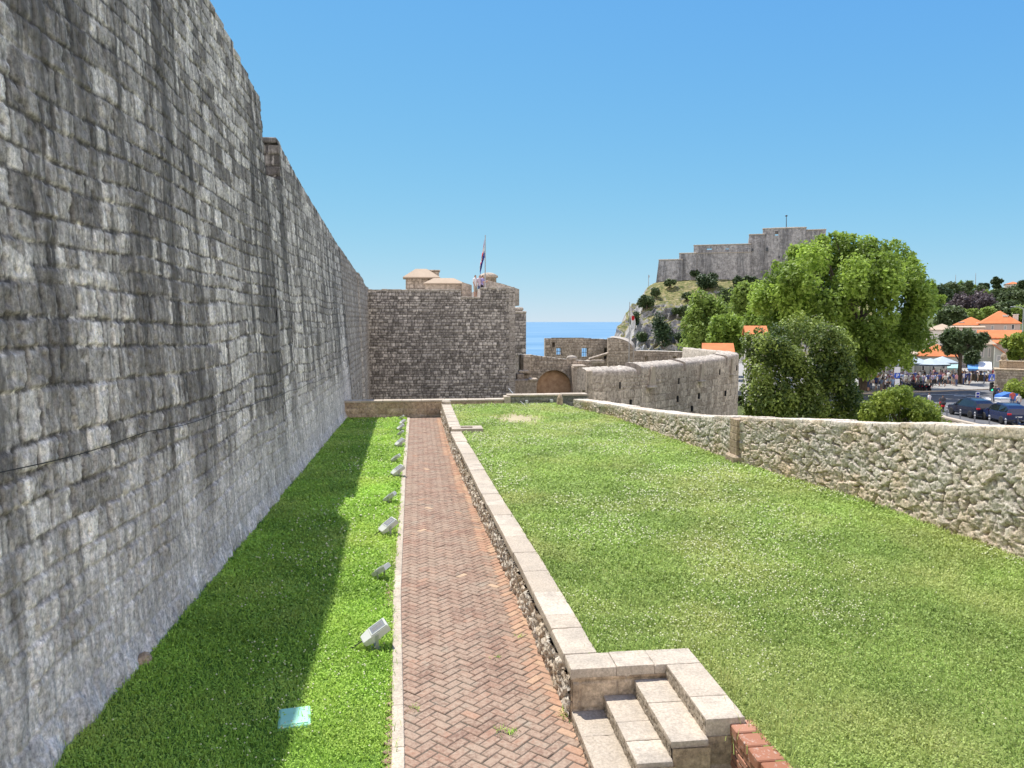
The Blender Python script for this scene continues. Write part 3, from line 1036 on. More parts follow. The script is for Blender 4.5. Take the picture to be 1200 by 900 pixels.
# end of the high stretch
PX = np.linspace(-5.2, -3.80, 44)
ZZ = np.linspace(7.6, 9.79, 70)
XX, Z2 = np.meshgrid(PX - .11, ZZ)
d, r, m_ = masonry(XX, Z2, 0.27, 0.36, 0.03, 0.02, 44, rough=0.4)
P = np.stack([XX, np.full_like(XX, 20.42), Z2], -1); N = np.zeros_like(P); N[..., 1] = 1
wall_grid(mb, P, N, d, r, m_, flip=True)
mb.build('high_stretch', M['wall'], cw)
mb = MB()
wallface(mb, 20.4, 22.56, 0.0036, 0.035, near_fn, topf=lambda u: np.interp(u, [20.4, 22.56], [8.0, 8.25]))
wallface(mb, 22.56, 38.0, 0.0024, 0.036, near_fn, topf=lambda u: wtop2(u) - 0.12)
mb.prism([(20.4, -1), (38, -1), (38, 7.85), (25.9, 8.9), (22.6, 9.1), (22.6, 8.24), (20.4, 8.0)], 'x', -6.6, -4.0)
ZZ = np.linspace(8.1, 9.2, 40)
XX, Z2 = np.meshgrid(PX, ZZ)
d, r, m_ = masonry(XX, Z2, 0.27, 0.36, 0.05, 0.02, 45, rough=0.4)
P = np.stack([XX, np.full_like(XX, 22.56), Z2], -1); N = np.zeros_like(P); N[..., 1] = -1
wall_grid(mb, P, N, d, r, m_)
# rounded parapet edge stones
for (y0, y1, f) in ((22.56, 38.0, lambda y: wtop2(y) - 0.12),):
    y = y0
    while y < y1:
        L = random.uniform(0.4, 0.75)
        mb.box(-4.6, -3.885 + random.uniform(-0.015, 0.015), y, min(y1, y + L - 0.012), f(y) - 0.1, f(y) + random.uniform(0.02, 0.06), bev=0.03, rnd=random.random())
        y += L
mb.build('low_stretch', M['wall'], cw)
mb = MB()
y = 3.0
while y < 20.35:
    L = random.uniform(0.5, 0.9)
    y1 = min(20.42, y + L - 0.012)
    z = float(wtop2(y))
    mb.box(-4.7, -3.88 + random.uniform(-0.015, 0.015), y, y1, z - 0.13, z + random.uniform(0.02, 0.05), bev=0.03, rnd=random.random())
    y += L
mb.build('coping', M['wall'], cw)
# the brownish far stretch behind the low parapet, with a shallow pilaster


def far_fn(U, Z):
    return masonry(U, Z, 0.3, 0.5, 0.03, 0.03, 25, wob=0.03, rough=0.35, rr=0.05)


mb = MB()
u = np.linspace(38.0, 54.3, 260)
top = wtop2(u) - 0.1
Z = -3.5 + np.linspace(0, 1, 190)[:, None] * (top[None] + 3.5)
U = np.broadcast_to(u[None], Z.shape)
d, r, m_ = far_fn(U, Z)
kk = (U - 38.0) / 16.3
xb_ = wbase(U)
X = (1 - kk) * (xb_ + (TOPX - xb_) * Z / 10 + 0.01) + kk * (-3.42) + 0.10 * sstep(46.0, 46.25, U) - 0.08 * sstep(49.5, 49.7, U)
P = np.stack([X, U, Z], -1); N = np.zeros_like(P); N[..., 0] = 1
wall_grid(mb, P, N, d, r, m_, flip=True)
mb.prism([(38, -4), (54.3, -4), (54.3, 6.5), (38, 7.8)], 'x', -6.6, -3.9)
y = 38.0
while y < 54.2:
    L = random.uniform(0.5, 0.9)
    z = float(wtop2(y)) - 0.1
    xq = -3.75 + 0.33 * (y - 38) / 16
    mb.box(-4.6, xq, y, min(54.2, y + L - 0.02), z - 0.1, z + 0.04, bev=0.03, rnd=random.random())
    y += L
mb.build('far_stretch', M['wall_far'], cw)

# thin black cable pinned along the wall
mb = MB()
pts = []
for Y in np.linspace(6.0, 33, 60):
    z = np.interp(Y, [6, 7.04, 9.7, 17.6, 33], [3.08, 3.0, 2.9, 2.55, 2.2]) - 0.05 * abs(math.sin(Y * 0.9))
    x = float(wbase(Y)) + (TOPX - float(wbase(Y))) * z / 10 + 0.085
    pts.append((x, Y, z))
mb.tube(pts, 0.0055, 5)
tag(mb.build('cable', M['rubber'], loc=pts[0]), 'thin black cable sagging along the foot of the tall lichen streaked wall', 'cable')

# ================================================================== low retaining wall beside the path
rw = empty('retaining_wall', (1.3, 20, 0))
tag(rw, 'knee high rubble retaining wall with pale coping between brick path and upper lawn', 'wall')
mb = MB()
pts = [(retx(y), y) for y in np.linspace(7.8, 33.6, 40)]


def ret_fn(U, Z):
    d, r, m_ = rubble(U, Z, 0.17, 0.035, 3, gap=0.035)
    d2, r2, m2 = rubble(U, Z, .07, 0.02, 73, gap=0.04)
    d = d + .6 * d2 + .02 * fbm(U / .06, Z / .05, 4, 3); m_ = np.clip(m_ + .35 * m2, 0, 1)
    return d, r, m_


# walking away from the camera the path is on the left
path_wall(mb, pts, -0.02, 0.5, 0.022, 0.02, ret_fn, batter=-0.02, flip=True)
n_ = len(pts)
V = [(x + .03, y, -.1) for x, y in pts] + [(x + .03, y, .5) for x, y in pts] + [(x + .32, y, .5) for x, y in pts] + [(x + .32, y, -.1) for x, y in pts]
mb.add(V, [(l * n_ + i, l * n_ + i + 1, (l + 1) * n_ + i + 1, (l + 1) * n_ + i) for l in range(3) for i in range(n_ - 1)] + [(0, n_, 2 * n_, 3 * n_), (n_ - 1, 4 * n_ - 1, 3 * n_ - 1, 2 * n_ - 1)], 0, .4)
mb.build('rubble_face', M['rubble_low'], rw)
mb = MB()
y = 8.14
while y < 25.6:
    L = random.uniform(0.42, 0.95)
    y1 = min(25.7, y + L)
    dz = random.uniform(-0.008, 0.006)
    xm = retx((y + y1) / 2) - 0.025 + random.uniform(-0.008, 0.008)
    ya, yb, xa, xb_ = y, y1, retx(y), retx(y1)
    mb.stone(xm, xm + 0.38, y + .001, y1 - .001, 0.49, 0.62 + dz, res=.02 * max(1, y / 11), rnd=random.random(), seed=y * 3,
             warp=lambda V: V + np.stack([(np.clip((V[:, 1] - ya) / (yb - ya), 0, 1) - .5) * (xb_ - xa), 0 * V[:, 0], 0 * V[:, 0]], -1))
    y = y1
mb.build('coping', M['coping'], rw)
mb = MB()
y = 26.5
while y < 33.3:
    L = random.uniform(0.6, 1.1)
    y1 = min(33.4, y + L)
    xl = retx(y) - 0.03
    zz = 0.66 + 0.014 * (y - 26)
    mb.box(xl, xl + 0.4, y + 0.005, y1 - 0.005, 0.48, zz, bev=0.016, rnd=random.random())
    y = y1
mb.build('coping', M['coping'], rw)
mb = MB()
mb.box(0.99, 1.36, 33.0, 33.42, 0.72, 0.92, bev=0.06, rnd=0.9)
tag(mb.build('stone_block', M['coping'], loc=(1.17, 33.2, 0.72)), 'rounded pale stone block at the far end of the low retaining wall', 'stone')

# landing slab with a sunken recess
mb = MB()
x0, x1, y0, y1 = 1.1, 2.15, 25.72, 26.48
rx0, rx1, ry0, ry1 = 1.42, 1.82, 25.92, 26.3
for (a, b_, c_, d_) in ((x0, x1, y0, ry0), (x0, x1, ry1, y1), (x0, rx0, ry0, ry1), (rx1, x1, ry0, ry1)):
    mb.box(a, b_, c_ + 0.002, d_ - 0.002, 0.5, 0.70, bev=0.01, rnd=random.random())
mb.box(rx0, rx1, ry0, ry1, 0.5, 0.57, rnd=0.1)
tag(mb.build('stone_slab', M['coping'], loc=(1.6, 26.1, 0.5)), 'pale stone landing slab with a sunken rectangular recess at the lawn edge', 'slab')

# ================================================================== stone steps in the foreground
st = empty('stone_steps', (2.1, 7.2, 0))
tag(st, 'short flight of three pale stone steps rising from brick path to lawn', 'steps')
xs = [1.585, 1.93, 2.265, 2.615]
fy = [5.2, 6.47, 6.52]
for k in range(3):
    z1 = 0.155 * (k + 1); z0 = 0.155 * k - 0.02
    p = MB()
    ends = [7.76]
    y = 7.76
    cuts = {0: [7.25, 6.6, 5.9, fy[0]], 1: [7.2, 6.85, fy[1]], 2: [7.25, fy[2]]}[k]
    for c in cuts:
        p.stone(xs[k], xs[k + 1] + 0.01, c + 0.001, y - 0.001, z1 - 0.07, z1 + random.uniform(-.004, .002), 0, rnd=random.random(), seed=k * 7 + c)
        y = c
    p.box(xs[k] + 0.012, xs[k + 1] - 0.005, cuts[-1] + 0.01, 7.755, z0 - 0.14 if k else -0.2, z1 - 0.07, 1, rnd=random.random())
    o = p.build('step', [M['coping'], M['riser']], st)
    # the pocked vertical face of the tread
    V = []
    nY, nZ = int((7.76 - cuts[-1]) / 0.012), 14
    YY, Z3 = np.meshgrid(np.linspace(cuts[-1] + 0.01, 7.755, nY), np.linspace(z0, z1 - 0.012, nZ))
    dd = 0.012 * fbm(YY / 0.035, Z3 / 0.035, 90 + k, 3) - 0.01 * sstep(0.55, 0.7, vnoise(YY / 0.03, Z3 / 0.03, 95 + k))
    P = np.stack([np.full_like(YY, xs[k] + 0.001), YY, Z3], -1); N = np.zeros_like(P); N[..., 0] = -1
    q = MB()
    wall_grid(q, P, N, dd, 0.4 + 0 * YY, 0 * YY)
    q.build('riser', M['riser'], o)


def side_blocks(mb, x0, x1, y, z0, z1, ny, seed, mi=0):
    """dressed blocks of a wall end that looks towards -Y"""
    nx = int((x1 - x0) / 0.014); nz = int((z1 - z0) / 0.014)
    XX, Z3 = np.meshgrid(np.linspace(x0, x1, nx), np.linspace(z0, z1, nz))
    d, r, m_ = masonry(XX, Z3, 0.24, 0.42, 0.018, 0.012, seed, wob=0.02, rough=0.45, rr=0.03)
    P = np.stack([XX, np.full_like(XX, y), Z3], -1); N = np.zeros_like(P); N[..., 1] = -1
    wall_grid(mb, P, N, d, r, m_, mi=mi)


p = MB()
side_blocks(p, 1.60, 2.64, 7.775, -0.02, 0.52, 0, 12)
p.box(1.62, 3.0, 7.785, 8.1, -0.1, 0.5, rnd=0.4)
for z0_, z1_ in ((-.02, .25), (.252, .5)): p.stone(1.582, 1.74, 7.768, 7.97, z0_, z1_, res=.015, rnd=random.random(), seed=z0_ * 9)
p.build('end_wall', M['parapet'], st)
p = MB()
x = 1.575
for L in (0.5, 0.42, 0.51):
    p.stone(x + 0.0005, x + L - 0.0005, 7.755, 8.13, 0.5, 0.62 + random.uniform(-.004, .003), rnd=random.random(), seed=x)
    x += L
p.build('coping', M['coping'], st)
y = 7.75
for L in (0.72, 0.44):
    p = MB()
    p.stone(2.62, 3.005, y - L + 0.001, y - 0.001, 0.44, 0.62 + random.uniform(-.004, .003), rnd=random.random(), seed=y)
    p.build('coping', M['coping'], st)
    y -= L
p = MB()
side_blocks(p, 1.95, 2.3, 6.475, -0.05, 0.26, 0, 17)
side_blocks(p, 2.275, 2.63, 6.525, -0.05, 0.4, 0, 18)
side_blocks(p, 2.625, 2.94, 6.59, -0.05, 0.45, 0, 19)
p.box(2.63, 2.96, 6.6, 7.76, -0.1, 0.45, rnd=0.4)
p.build('side_wall', M['parapet'], st)
q = MB()
nY, nZ = 90, 12
YY, Z3 = np.meshgrid(np.linspace(6.61, 7.75, nY), np.linspace(0.47, 0.6, nZ))
dd = 0.01 * fbm(YY / 0.035, Z3 / 0.035, 190, 3)
P = np.stack([np.full_like(YY, 2.617), YY, Z3], -1); N = np.zeros_like(P); N[..., 0] = -1
wall_grid(q, P, N, dd, 0.4 + 0 * YY, 0 * YY)
q.build('riser', M['riser'], st)

# brick edging wall that runs on towards the camera
mb = MB()
z = 0.0
row = 0
while z < 0.44:
    y = 6.66 + (0.11 if row % 2 else 0.0)
    while y > 3.2:
        y0_ = max(3.2, y - 0.215)
        mb.box(2.865 + random.uniform(-.004, .004), 3.08, y0_ + 0.006, min(y, 6.66) - 0.006, z + 0.006, z + 0.068, bev=0.006, rnd=random.random() * 0.6)
        y -= 0.222
    z += 0.0735
    row += 1
mb.box(2.875, 3.07, 3.2, 6.655, -0.1, 0.44, 1)
y = 6.66
while y > 3.2:
    L = random.choice([0.22, 0.225, 0.23])
    mb.box(2.855 + random.uniform(-.006, .006), 3.095 + random.uniform(-.012, .012), y - L + 0.008, y - 0.006, 0.448, 0.555 + random.uniform(-.006, .006), bev=0.01, rnd=random.random())
    y -= L + 0.006
tag(mb.build('brick_wall', [M['redbrick'], M['grout']], loc=(2.97, 5, 0)), 'low red brick edging wall running on from the pale stone steps', 'wall')

# ================================================================== rubble boundary wall on the right
rb = empty('rubble_wall', (9, 16, UPZ))
tag(rb, 'rough pale rubble boundary wall with flat top along the right of the lawn', 'wall')


def rub_top(Y): return float(np.interp(Y, [3, 10.65, 15, 19.3, 23, 28, 32.3], [3.0, 2.67, 2.21, 1.80, 1.42, 1.12, 1.0]))


def rub_fn(seed, s):
    def fn(U, Z):
        d, r, m_ = rubble(U, Z, s, 0.022, seed, gap=0.02, hole_d=.06)
        d2, r2, m2 = rubble(U, Z, s * .45, 0.008, seed + 70, gap=0.03, hole_d=.035)
        d = d + .6 * d2; r = .6 * r + .4 * r2; m_ = np.clip(m_ + .35 * m2, 0, 1)
        d = d + 0.02 * fbm(U / 0.9, Z / 0.7, seed + 2, 2) + 0.007 * fbm(U / 0.07, Z / 0.06, seed + 12, 3)
        return d, r, m_
    return fn


for (ya, yb, sd, nm) in ((32.3, 19.5, 5, 'lower_stretch'), (19.1, 3.5, 6, 'tall_stretch')):
    yy = np.linspace(ya, yb, 40)
    pts = [(rubx(v), v) for v in yy]
    seg = np.hypot(*np.diff(np.array(pts), axis=0).T)
    s_ = np.concatenate([[0], np.cumsum(seg)])
    mb = MB()
    # walking towards the camera the lawn is on the right
    path_wall(mb, pts, UPZ - 0.1, lambda v: rub_top(np.interp(v, s_, yy)) - 0.08, 0.028, 0.024, rub_fn(sd, 0.2), batter=0.0, flip=False)
    a_ = [(p[0] + 0.06, p[1]) for p in pts]; c_ = [(p[0] + 0.62, p[1]) for p in pts]
    n = len(pts)
    V = [(p[0], p[1], -5.5) for p in a_] + [(p[0], p[1], rub_top(p[1]) - 0.06) for p in a_] + [(p[0], p[1], rub_top(p[1]) - 0.06) for p in c_] + [(p[0], p[1], -5.5) for p in c_]
    F_ = []
    for l in range(3):
        F_ += [(l * n + i, l * n + i + 1, (l + 1) * n + i + 1, (l + 1) * n + i) for i in range(n - 1)]
    F_ += [(0, n, 2 * n, 3 * n), (n - 1, 4 * n - 1, 3 * n - 1, 2 * n - 1)]
    mb.add(V, F_, 0, 0.4)
    mb.build(nm, M['rubble'], rb)
    # flat top bed of larger stones
    mb = MB()
    i = 0
    v = ya
    while v > yb:
        L = random.uniform(0.45, 1.0)
        v1 = max(yb, v - L)
        dz = random.uniform(-0.02, 0.015); dx = random.uniform(-0.02, 0.015)
        ym, yA, yB = (v + v1) / 2, v, v1
        xm = rubx(ym) + dx - .012; zt = rub_top(ym) + dz
        mb.stone(xm, xm + .64, v1 + .003, v - .003, zt - random.uniform(.13, .2), zt, res=.03, bev=.025, chip=.05, amp=.012, rnd=random.random(), seed=v * 3,
                 warp=lambda V: V + np.stack([np.interp(V[:, 1], [yB, yA], [rubx(yB), rubx(yA)]) - rubx(ym), 0 * V[:, 0], np.interp(V[:, 1], [yB, yA], [rub_top(yB), rub_top(yA)]) - rub_top(ym)], -1))
        v = v1
    mb.build('coping', M['rubble'], rb)
# flush grey pilaster where the two stretches meet
mb = MB()
xq = rubx(19.3)
for k in range(5):
    z0 = 0.8 + k * 0.19
    mb.box(xq - 0.05, xq + 0.6, 19.06 + random.uniform(0, .02), 19.54 - random.uniform(0, .02), z0, z0 + 0.185, bev=0.012, rnd=0.2 + random.random() * 0.3)
mb.box(xq - 0.14, xq + 0.55, 19.0, 19.62, UPZ - 0.2, 0.8, bev=0.05, rnd=0.7)
mb.build('pilaster', M['parapet'], rb)

# ================================================================== low parapets across the end of the lawn
def low_parapet(x0, x1, y, z1, mat, seed, name, label, zb=-0.02):
    e = empty(name, ((x0 + x1) / 2, y, 0))
    tag(e, label, 'wall')
    mb = MB()
    nx = int((x1 - x0) / 0.05); nz = int((z1 - 0.07 - zb) / 0.04)
    XX, Z3 = np.meshgrid(np.linspace(x0, x1, nx), np.linspace(zb, z1 - 0.07, nz))
    d, r, m_ = masonry(XX, Z3, 0.26, 0.45, 0.035, 0.02, seed, wob=0.06, rough=0.6, rr=0.05)
    P = np.stack([XX, np.full_like(XX, y), Z3], -1); N = np.zeros_like(P); N[..., 1] = -1
    wall_grid(mb, P, N, d, r, m_)
    mb.box(x0, x1, y + 0.03, y + 0.5, -5.5, z1 - 0.08)
    mb.build('face', M[mat], e)
    mb = MB()
    x = x0
    while x < x1:
        L = random.uniform(0.6, 1.2)
        mb.box(x + 0.004, min(x1, x + L) - 0.004, y - 0.05, y + 0.55, z1 - 0.09, z1 + random.uniform(-.008, .008), bev=0.015, rnd=random.random())
        x += L
    mb.build('coping', M['coping'], e)


low_parapet(-3.6, 3.98, LOW_Y1, 0.79, 'parapet', 71, 'parapet_wall', 'low brown stone parapet with pale coping closing the path in front of the bastion')
low_parapet(3.985, 7.7, LOW_Y1 - 0.12, 1.0, 'mossy', 72, 'parapet_wall', 'dark mossy stone parapet with pale coping behind the upper lawn', zb=0.4)
mb = MB()
mb.box(3.85, 4.12, LOW_Y1 - 0.24, LOW_Y1 + 0.4, 0.3, 0.93, bev=0.02, rnd=0.8)
tag(mb.build('stone_pier', M['coping'], loc=(3.98, LOW_Y1, 0.3)), 'short pale stone pier between the brown parapet and the mossy one', 'pier')
p_ = GY(656, 481, 33.6)
mb = MB()
mb.lathe([(0.13, 0), (0.14, 0.2), (0.12, 0.42), (0.06, 0.56), (0.0, 0.6)], 10, (p_.x, p_.y, UPZ - 0.05))
tag(mb.build('stone_post', M['parapet'], loc=(p_.x, p_.y, UPZ)), 'small rounded grey stone post in front of the mossy parapet', 'post')
p_ = GY(618, 477, LOW_Y1 - 0.2)
mb = MB()
mb.box(p_.x - 0.18, p_.x + 0.18, p_.y - 0.03, p_.y + 0.05, p_.z - 0.14, p_.z + 0.14, bev=0.015, rnd=0.5)
tag(mb.build('wall_plate', M['plaster_grey'], loc=p_), 'small pale square plate fixed low on the mossy parapet', 'plate')
for (px, py, lb) in ((617, 472, 'white'), (646, 471, 'white')):
    p_ = GY(px, py, LOW_Y1 - 0.2)
    e = empty('wall_lamp', p_)
    tag(e, 'small white wall lamp on the mossy parapet, ' + ('above the square plate' if px < 630 else 'near the stone post'), 'lamp')
    mb = MB(); mb.box(p_.x - 0.07, p_.x + 0.07, p_.y - 0.1, p_.y + 0.03, p_.z - 0.04, p_.z + 0.12, bev=0.02); mb.build('lamp_body', M['white_metal'], e)
    mb = MB(); mb.box(p_.x - 0.05, p_.x + 0.05, p_.y - 0.09, p_.y - 0.02, p_.z - 0.1, p_.z - 0.04, bev=0.01); mb.build('lamp_glass', M['lens'], e)
# slack wire down to the lawn
a_, c_ = GY(596, 455, 36.5), GZ(642, 487, UPZ)
mb = MB()
mb.tube([a_.lerp(c_, t) + Vector((0, 0, -0.25 * math.sin(math.pi * t))) for t in np.linspace(0, 1, 12)], 0.018, 5)
tag(mb.build('wire', M['grey_metal'], loc=a_), 'thin slack grey wire slanting down over the mossy parapet to the lawn', 'wire')
# crumpled white sack at the wall's foot
p_ = GZ(401, 488, 0.0)
mb = MB()
n = 14
th, ph = np.meshgrid(np.linspace(0, 2 * math.pi, 25), np.linspace(0, math.pi / 2, n))
rr_ = 1 + 0.35 * fbm(th * 1.3, ph * 2, 5, 3) + 0.2 * np.sin(th * 5 + ph * 3) * np.sin(ph)
mb.add(np.stack([p_.x + 0.1 + 0.33 * rr_ * np.cos(th) * np.sin(ph), p_.y - 0.3 + 0.4 * rr_ * np.sin(th) * np.sin(ph), 0.85 * rr_ * np.cos(ph) * 0.75], -1).reshape(-1, 3), grid_faces(n, 25))
tag(mb.build('sack', M['white_cloth'], loc=(p_.x, p_.y, 0)), 'crumpled white sack slumped in the corner by the low brown parapet', 'sack')

# ================================================================== floodlights along the kerb
def make_floodlight():
    e = empty('floodlight')
    L, W, T = 0.44, 0.27, 0.11
    hd = MB(); hd.at((0, 0, 0.25), ry=R_(-31), rx=R_(6))
    # housing: tapered box, long axis local X, front window on top towards +X
    x0, x1 = -L / 2, L / 2
    V = [(x0, -W * .36, -T * .42), (x0, W * .36, -T * .42), (x0, W * .4, T * .36), (x0, -W * .4, T * .36),
         (x0 + .13, -W / 2, -T / 2), (x0 + .13, W / 2, -T / 2), (x0 + .13, W / 2, T / 2), (x0 + .13, -W / 2, T / 2),
         (x1, -W / 2, -T * .42), (x1, W / 2, -T * .42), (x1, W / 2, T / 2), (x1, -W / 2, T / 2)]
    F_ = [(0, 3, 2, 1), (8, 9, 10, 11)]
    for l in (0, 4):
        F_ += [(l + a, l + (a + 1) % 4, l + 4 + (a + 1) % 4, l + 4 + a) for a in range(4)]
    hd.add(V, F_)
    for k in range(5): hd.box(x0 - 0.012, x0 + 0.015, -W * .3 + k * W * .15 - 0.006, -W * .3 + k * W * .15 + 0.006, -T * .35, T * .3)
    # raised window frame
    a0, a1, b0, b1 = x0 + .15, x1 - .012, -W / 2 + .012, W / 2 - .012
    for bx in ((a0, a1, b0, b0 + .022), (a0, a1, b1 - .022, b1), (a0, a0 + .022, b0 + .0221, b1 - .0221), (a1 - .022, a1, b0 + .0221, b1 - .0221)):
        hd.box(*bx, T / 2 + .001, T / 2 + .014, bev=.003)
    h = hd.build('housing', M['white_metal'], e)
    g = MB(); g.M = hd.M
    g.box(a0 + .023, a1 - .023, b0 + .023, b1 - .023, T / 2 + .002, T / 2 + .007)
    g.build('glass', M['lens'], e)
    rf = MB(); rf.M = hd.M
    rf.box(a0 + .05, a1 - .05, -.045, .06, T / 2 + .0075, T / 2 + .009)
    rf.build('reflector', M['reflector'], e)
    br = MB(); br.at((0, 0, 0.25), rx=R_(6))
    for s in (-1, 1):
        br.box(-.022, .022, s * (W / 2 + .012) - .004, s * (W / 2 + .012) + .004, -.2, .03)
    br.box(-.022, .022, -W / 2 - .016, W / 2 + .016, -.208, -.2)
    br.build('bracket', M['grey_metal'], e)
    ps = MB(); ps.tube([(0, 0, -.05), (0, 0, .045)], [.03, .022], 8); ps.box(-.07, .07, -.07, .07, -.02, .02, bev=.004)
    ps.build('spike', M['grey_metal'], e)
    cb = MB(); cb.tube([(-.19, 0, .15), (-.26, .01, .11), (-.33, .03, .06), (-.4, .06, .02), (-.46, .05, -.02)], .009, 6)
    cb.build('cable', M['rubber'], e)
    return e


fl = [(-0.60, 9.98, 14, 'nearest the camera, close to the green cover'), (-0.66, 12.68, -30, 'second along the kerb from the green cover'), (-0.64, 15.36, 26, 'third along the kerb, tilted steeply'),
      (-0.71, 18.1, -18, 'fourth along the kerb from the green cover'), (-0.6, 21.17, 22, 'fifth along the kerb beside the bricks'), (-0.72, 23.37, -10, 'sixth along the kerb beside the bricks'),
      (-0.66, 26.25, 26, 'seventh along the kerb beside the bricks'), (-0.70, 28.8, -15, 'fourth from the low brown parapet'), (-0.72, 30.3, 18, 'third from the low brown parapet'),
      (-0.68, 32.0, 30, 'second from the low brown parapet'), (-0.77, 33.6, -20, 'last one at the low brown parapet')]
proto = None
for i, (x, y, rz, lb) in enumerate(fl):
    if proto is None: proto = o = make_floodlight()
    else: o = copy_tree(proto)
    o.location = (x, y, 0.0)
    o.rotation_euler = (0, 0, R_(rz))
    q = (.85, .7, .85, .72, .85, .7, .8, .62, .7, .62, .6)[i]
    o.scale = (q, q, q)
    tag(o, 'white floodlight standing in the grass, ' + lb, 'floodlight', 'floodlights along the path kerb')

# green valve cover
e = empty('valve_cover')
tag(e, 'pale green square plastic cover set in the grass at the shadow edge', 'cover')
mb = MB(); mb.box(-.17, .17, -.2, .2, -.05, .045, bev=.012); mb.build('rim', M['green_plastic'], e)
mb = MB(); mb.box(-.145, .145, -.175, .175, .046, .056, bev=.006); mb.build('lid', M['green_plastic'], e)
e.location = (-1.37, 8.22, 0.0)
e.rotation_euler = (0, 0, R_(8))
for (px, py, s, lb) in ((96, 842, .16, 'brown rough stone at the foot of the tall wall near the lawn'), (168, 778, .1, 'small grey stone against the tall wall foot')):
    p_ = GZ(px, py, 0.0)
    mb = MB()
    th, ph = np.meshgrid(np.linspace(0, 2 * math.pi, 17), np.linspace(0, math.pi, 10))
    rr_ = 1 + 0.35 * fbm(th * 1.0, ph * 1.6, int(px), 3)
    rr_[:, -1] = rr_[:, 0]
    mb.add(np.stack([p_.x + s * rr_ * np.cos(th) * np.sin(ph), p_.y + 1.2 * s * rr_ * np.sin(th) * np.sin(ph), s * 0.5 + s * rr_ * np.cos(ph) * 0.8], -1).reshape(-1, 3), grid_faces(10, 17))
    tag(mb.build('stone', M['parapet'], loc=(p_.x, p_.y, 0)), lb, 'stone')

# ================================================================== grass
def in_low(x, y):
    return (x > np.interp(y, [0, 7.6, 11.5, 17.3, 34.2], [-3.66, -3.56, -3.44, -3.37, -3.18])) & (x < np.interp(y, [3, 7.2, 11.8, 21, 33.2], [-0.10, -0.17, -0.31, -0.385, -0.41]) - 0.11) & (y < LOW_Y1 - 0.05)


def in_up(x, y):
    xl = np.interp(y, [2, 8.12, 8.13, 11.6, 17, 25, 33.4], [3.1, 3.02, 1.97, 1.88, 1.68, 1.45, 1.40])
    xr = np.interp(y, [3, 10.65, 15, 19.3, 22.6, 29, 32.3, 34], [9.6, 9.42, 9.15, 8.3, 8.05, 7.5, 6.6, 6.5])
    slab = (y > 25.6) & (y < 26.55) & (x < 2.2)
    return (x > xl) & (x < xr) & (y < LOW_Y1 - 0.25) & ~slab


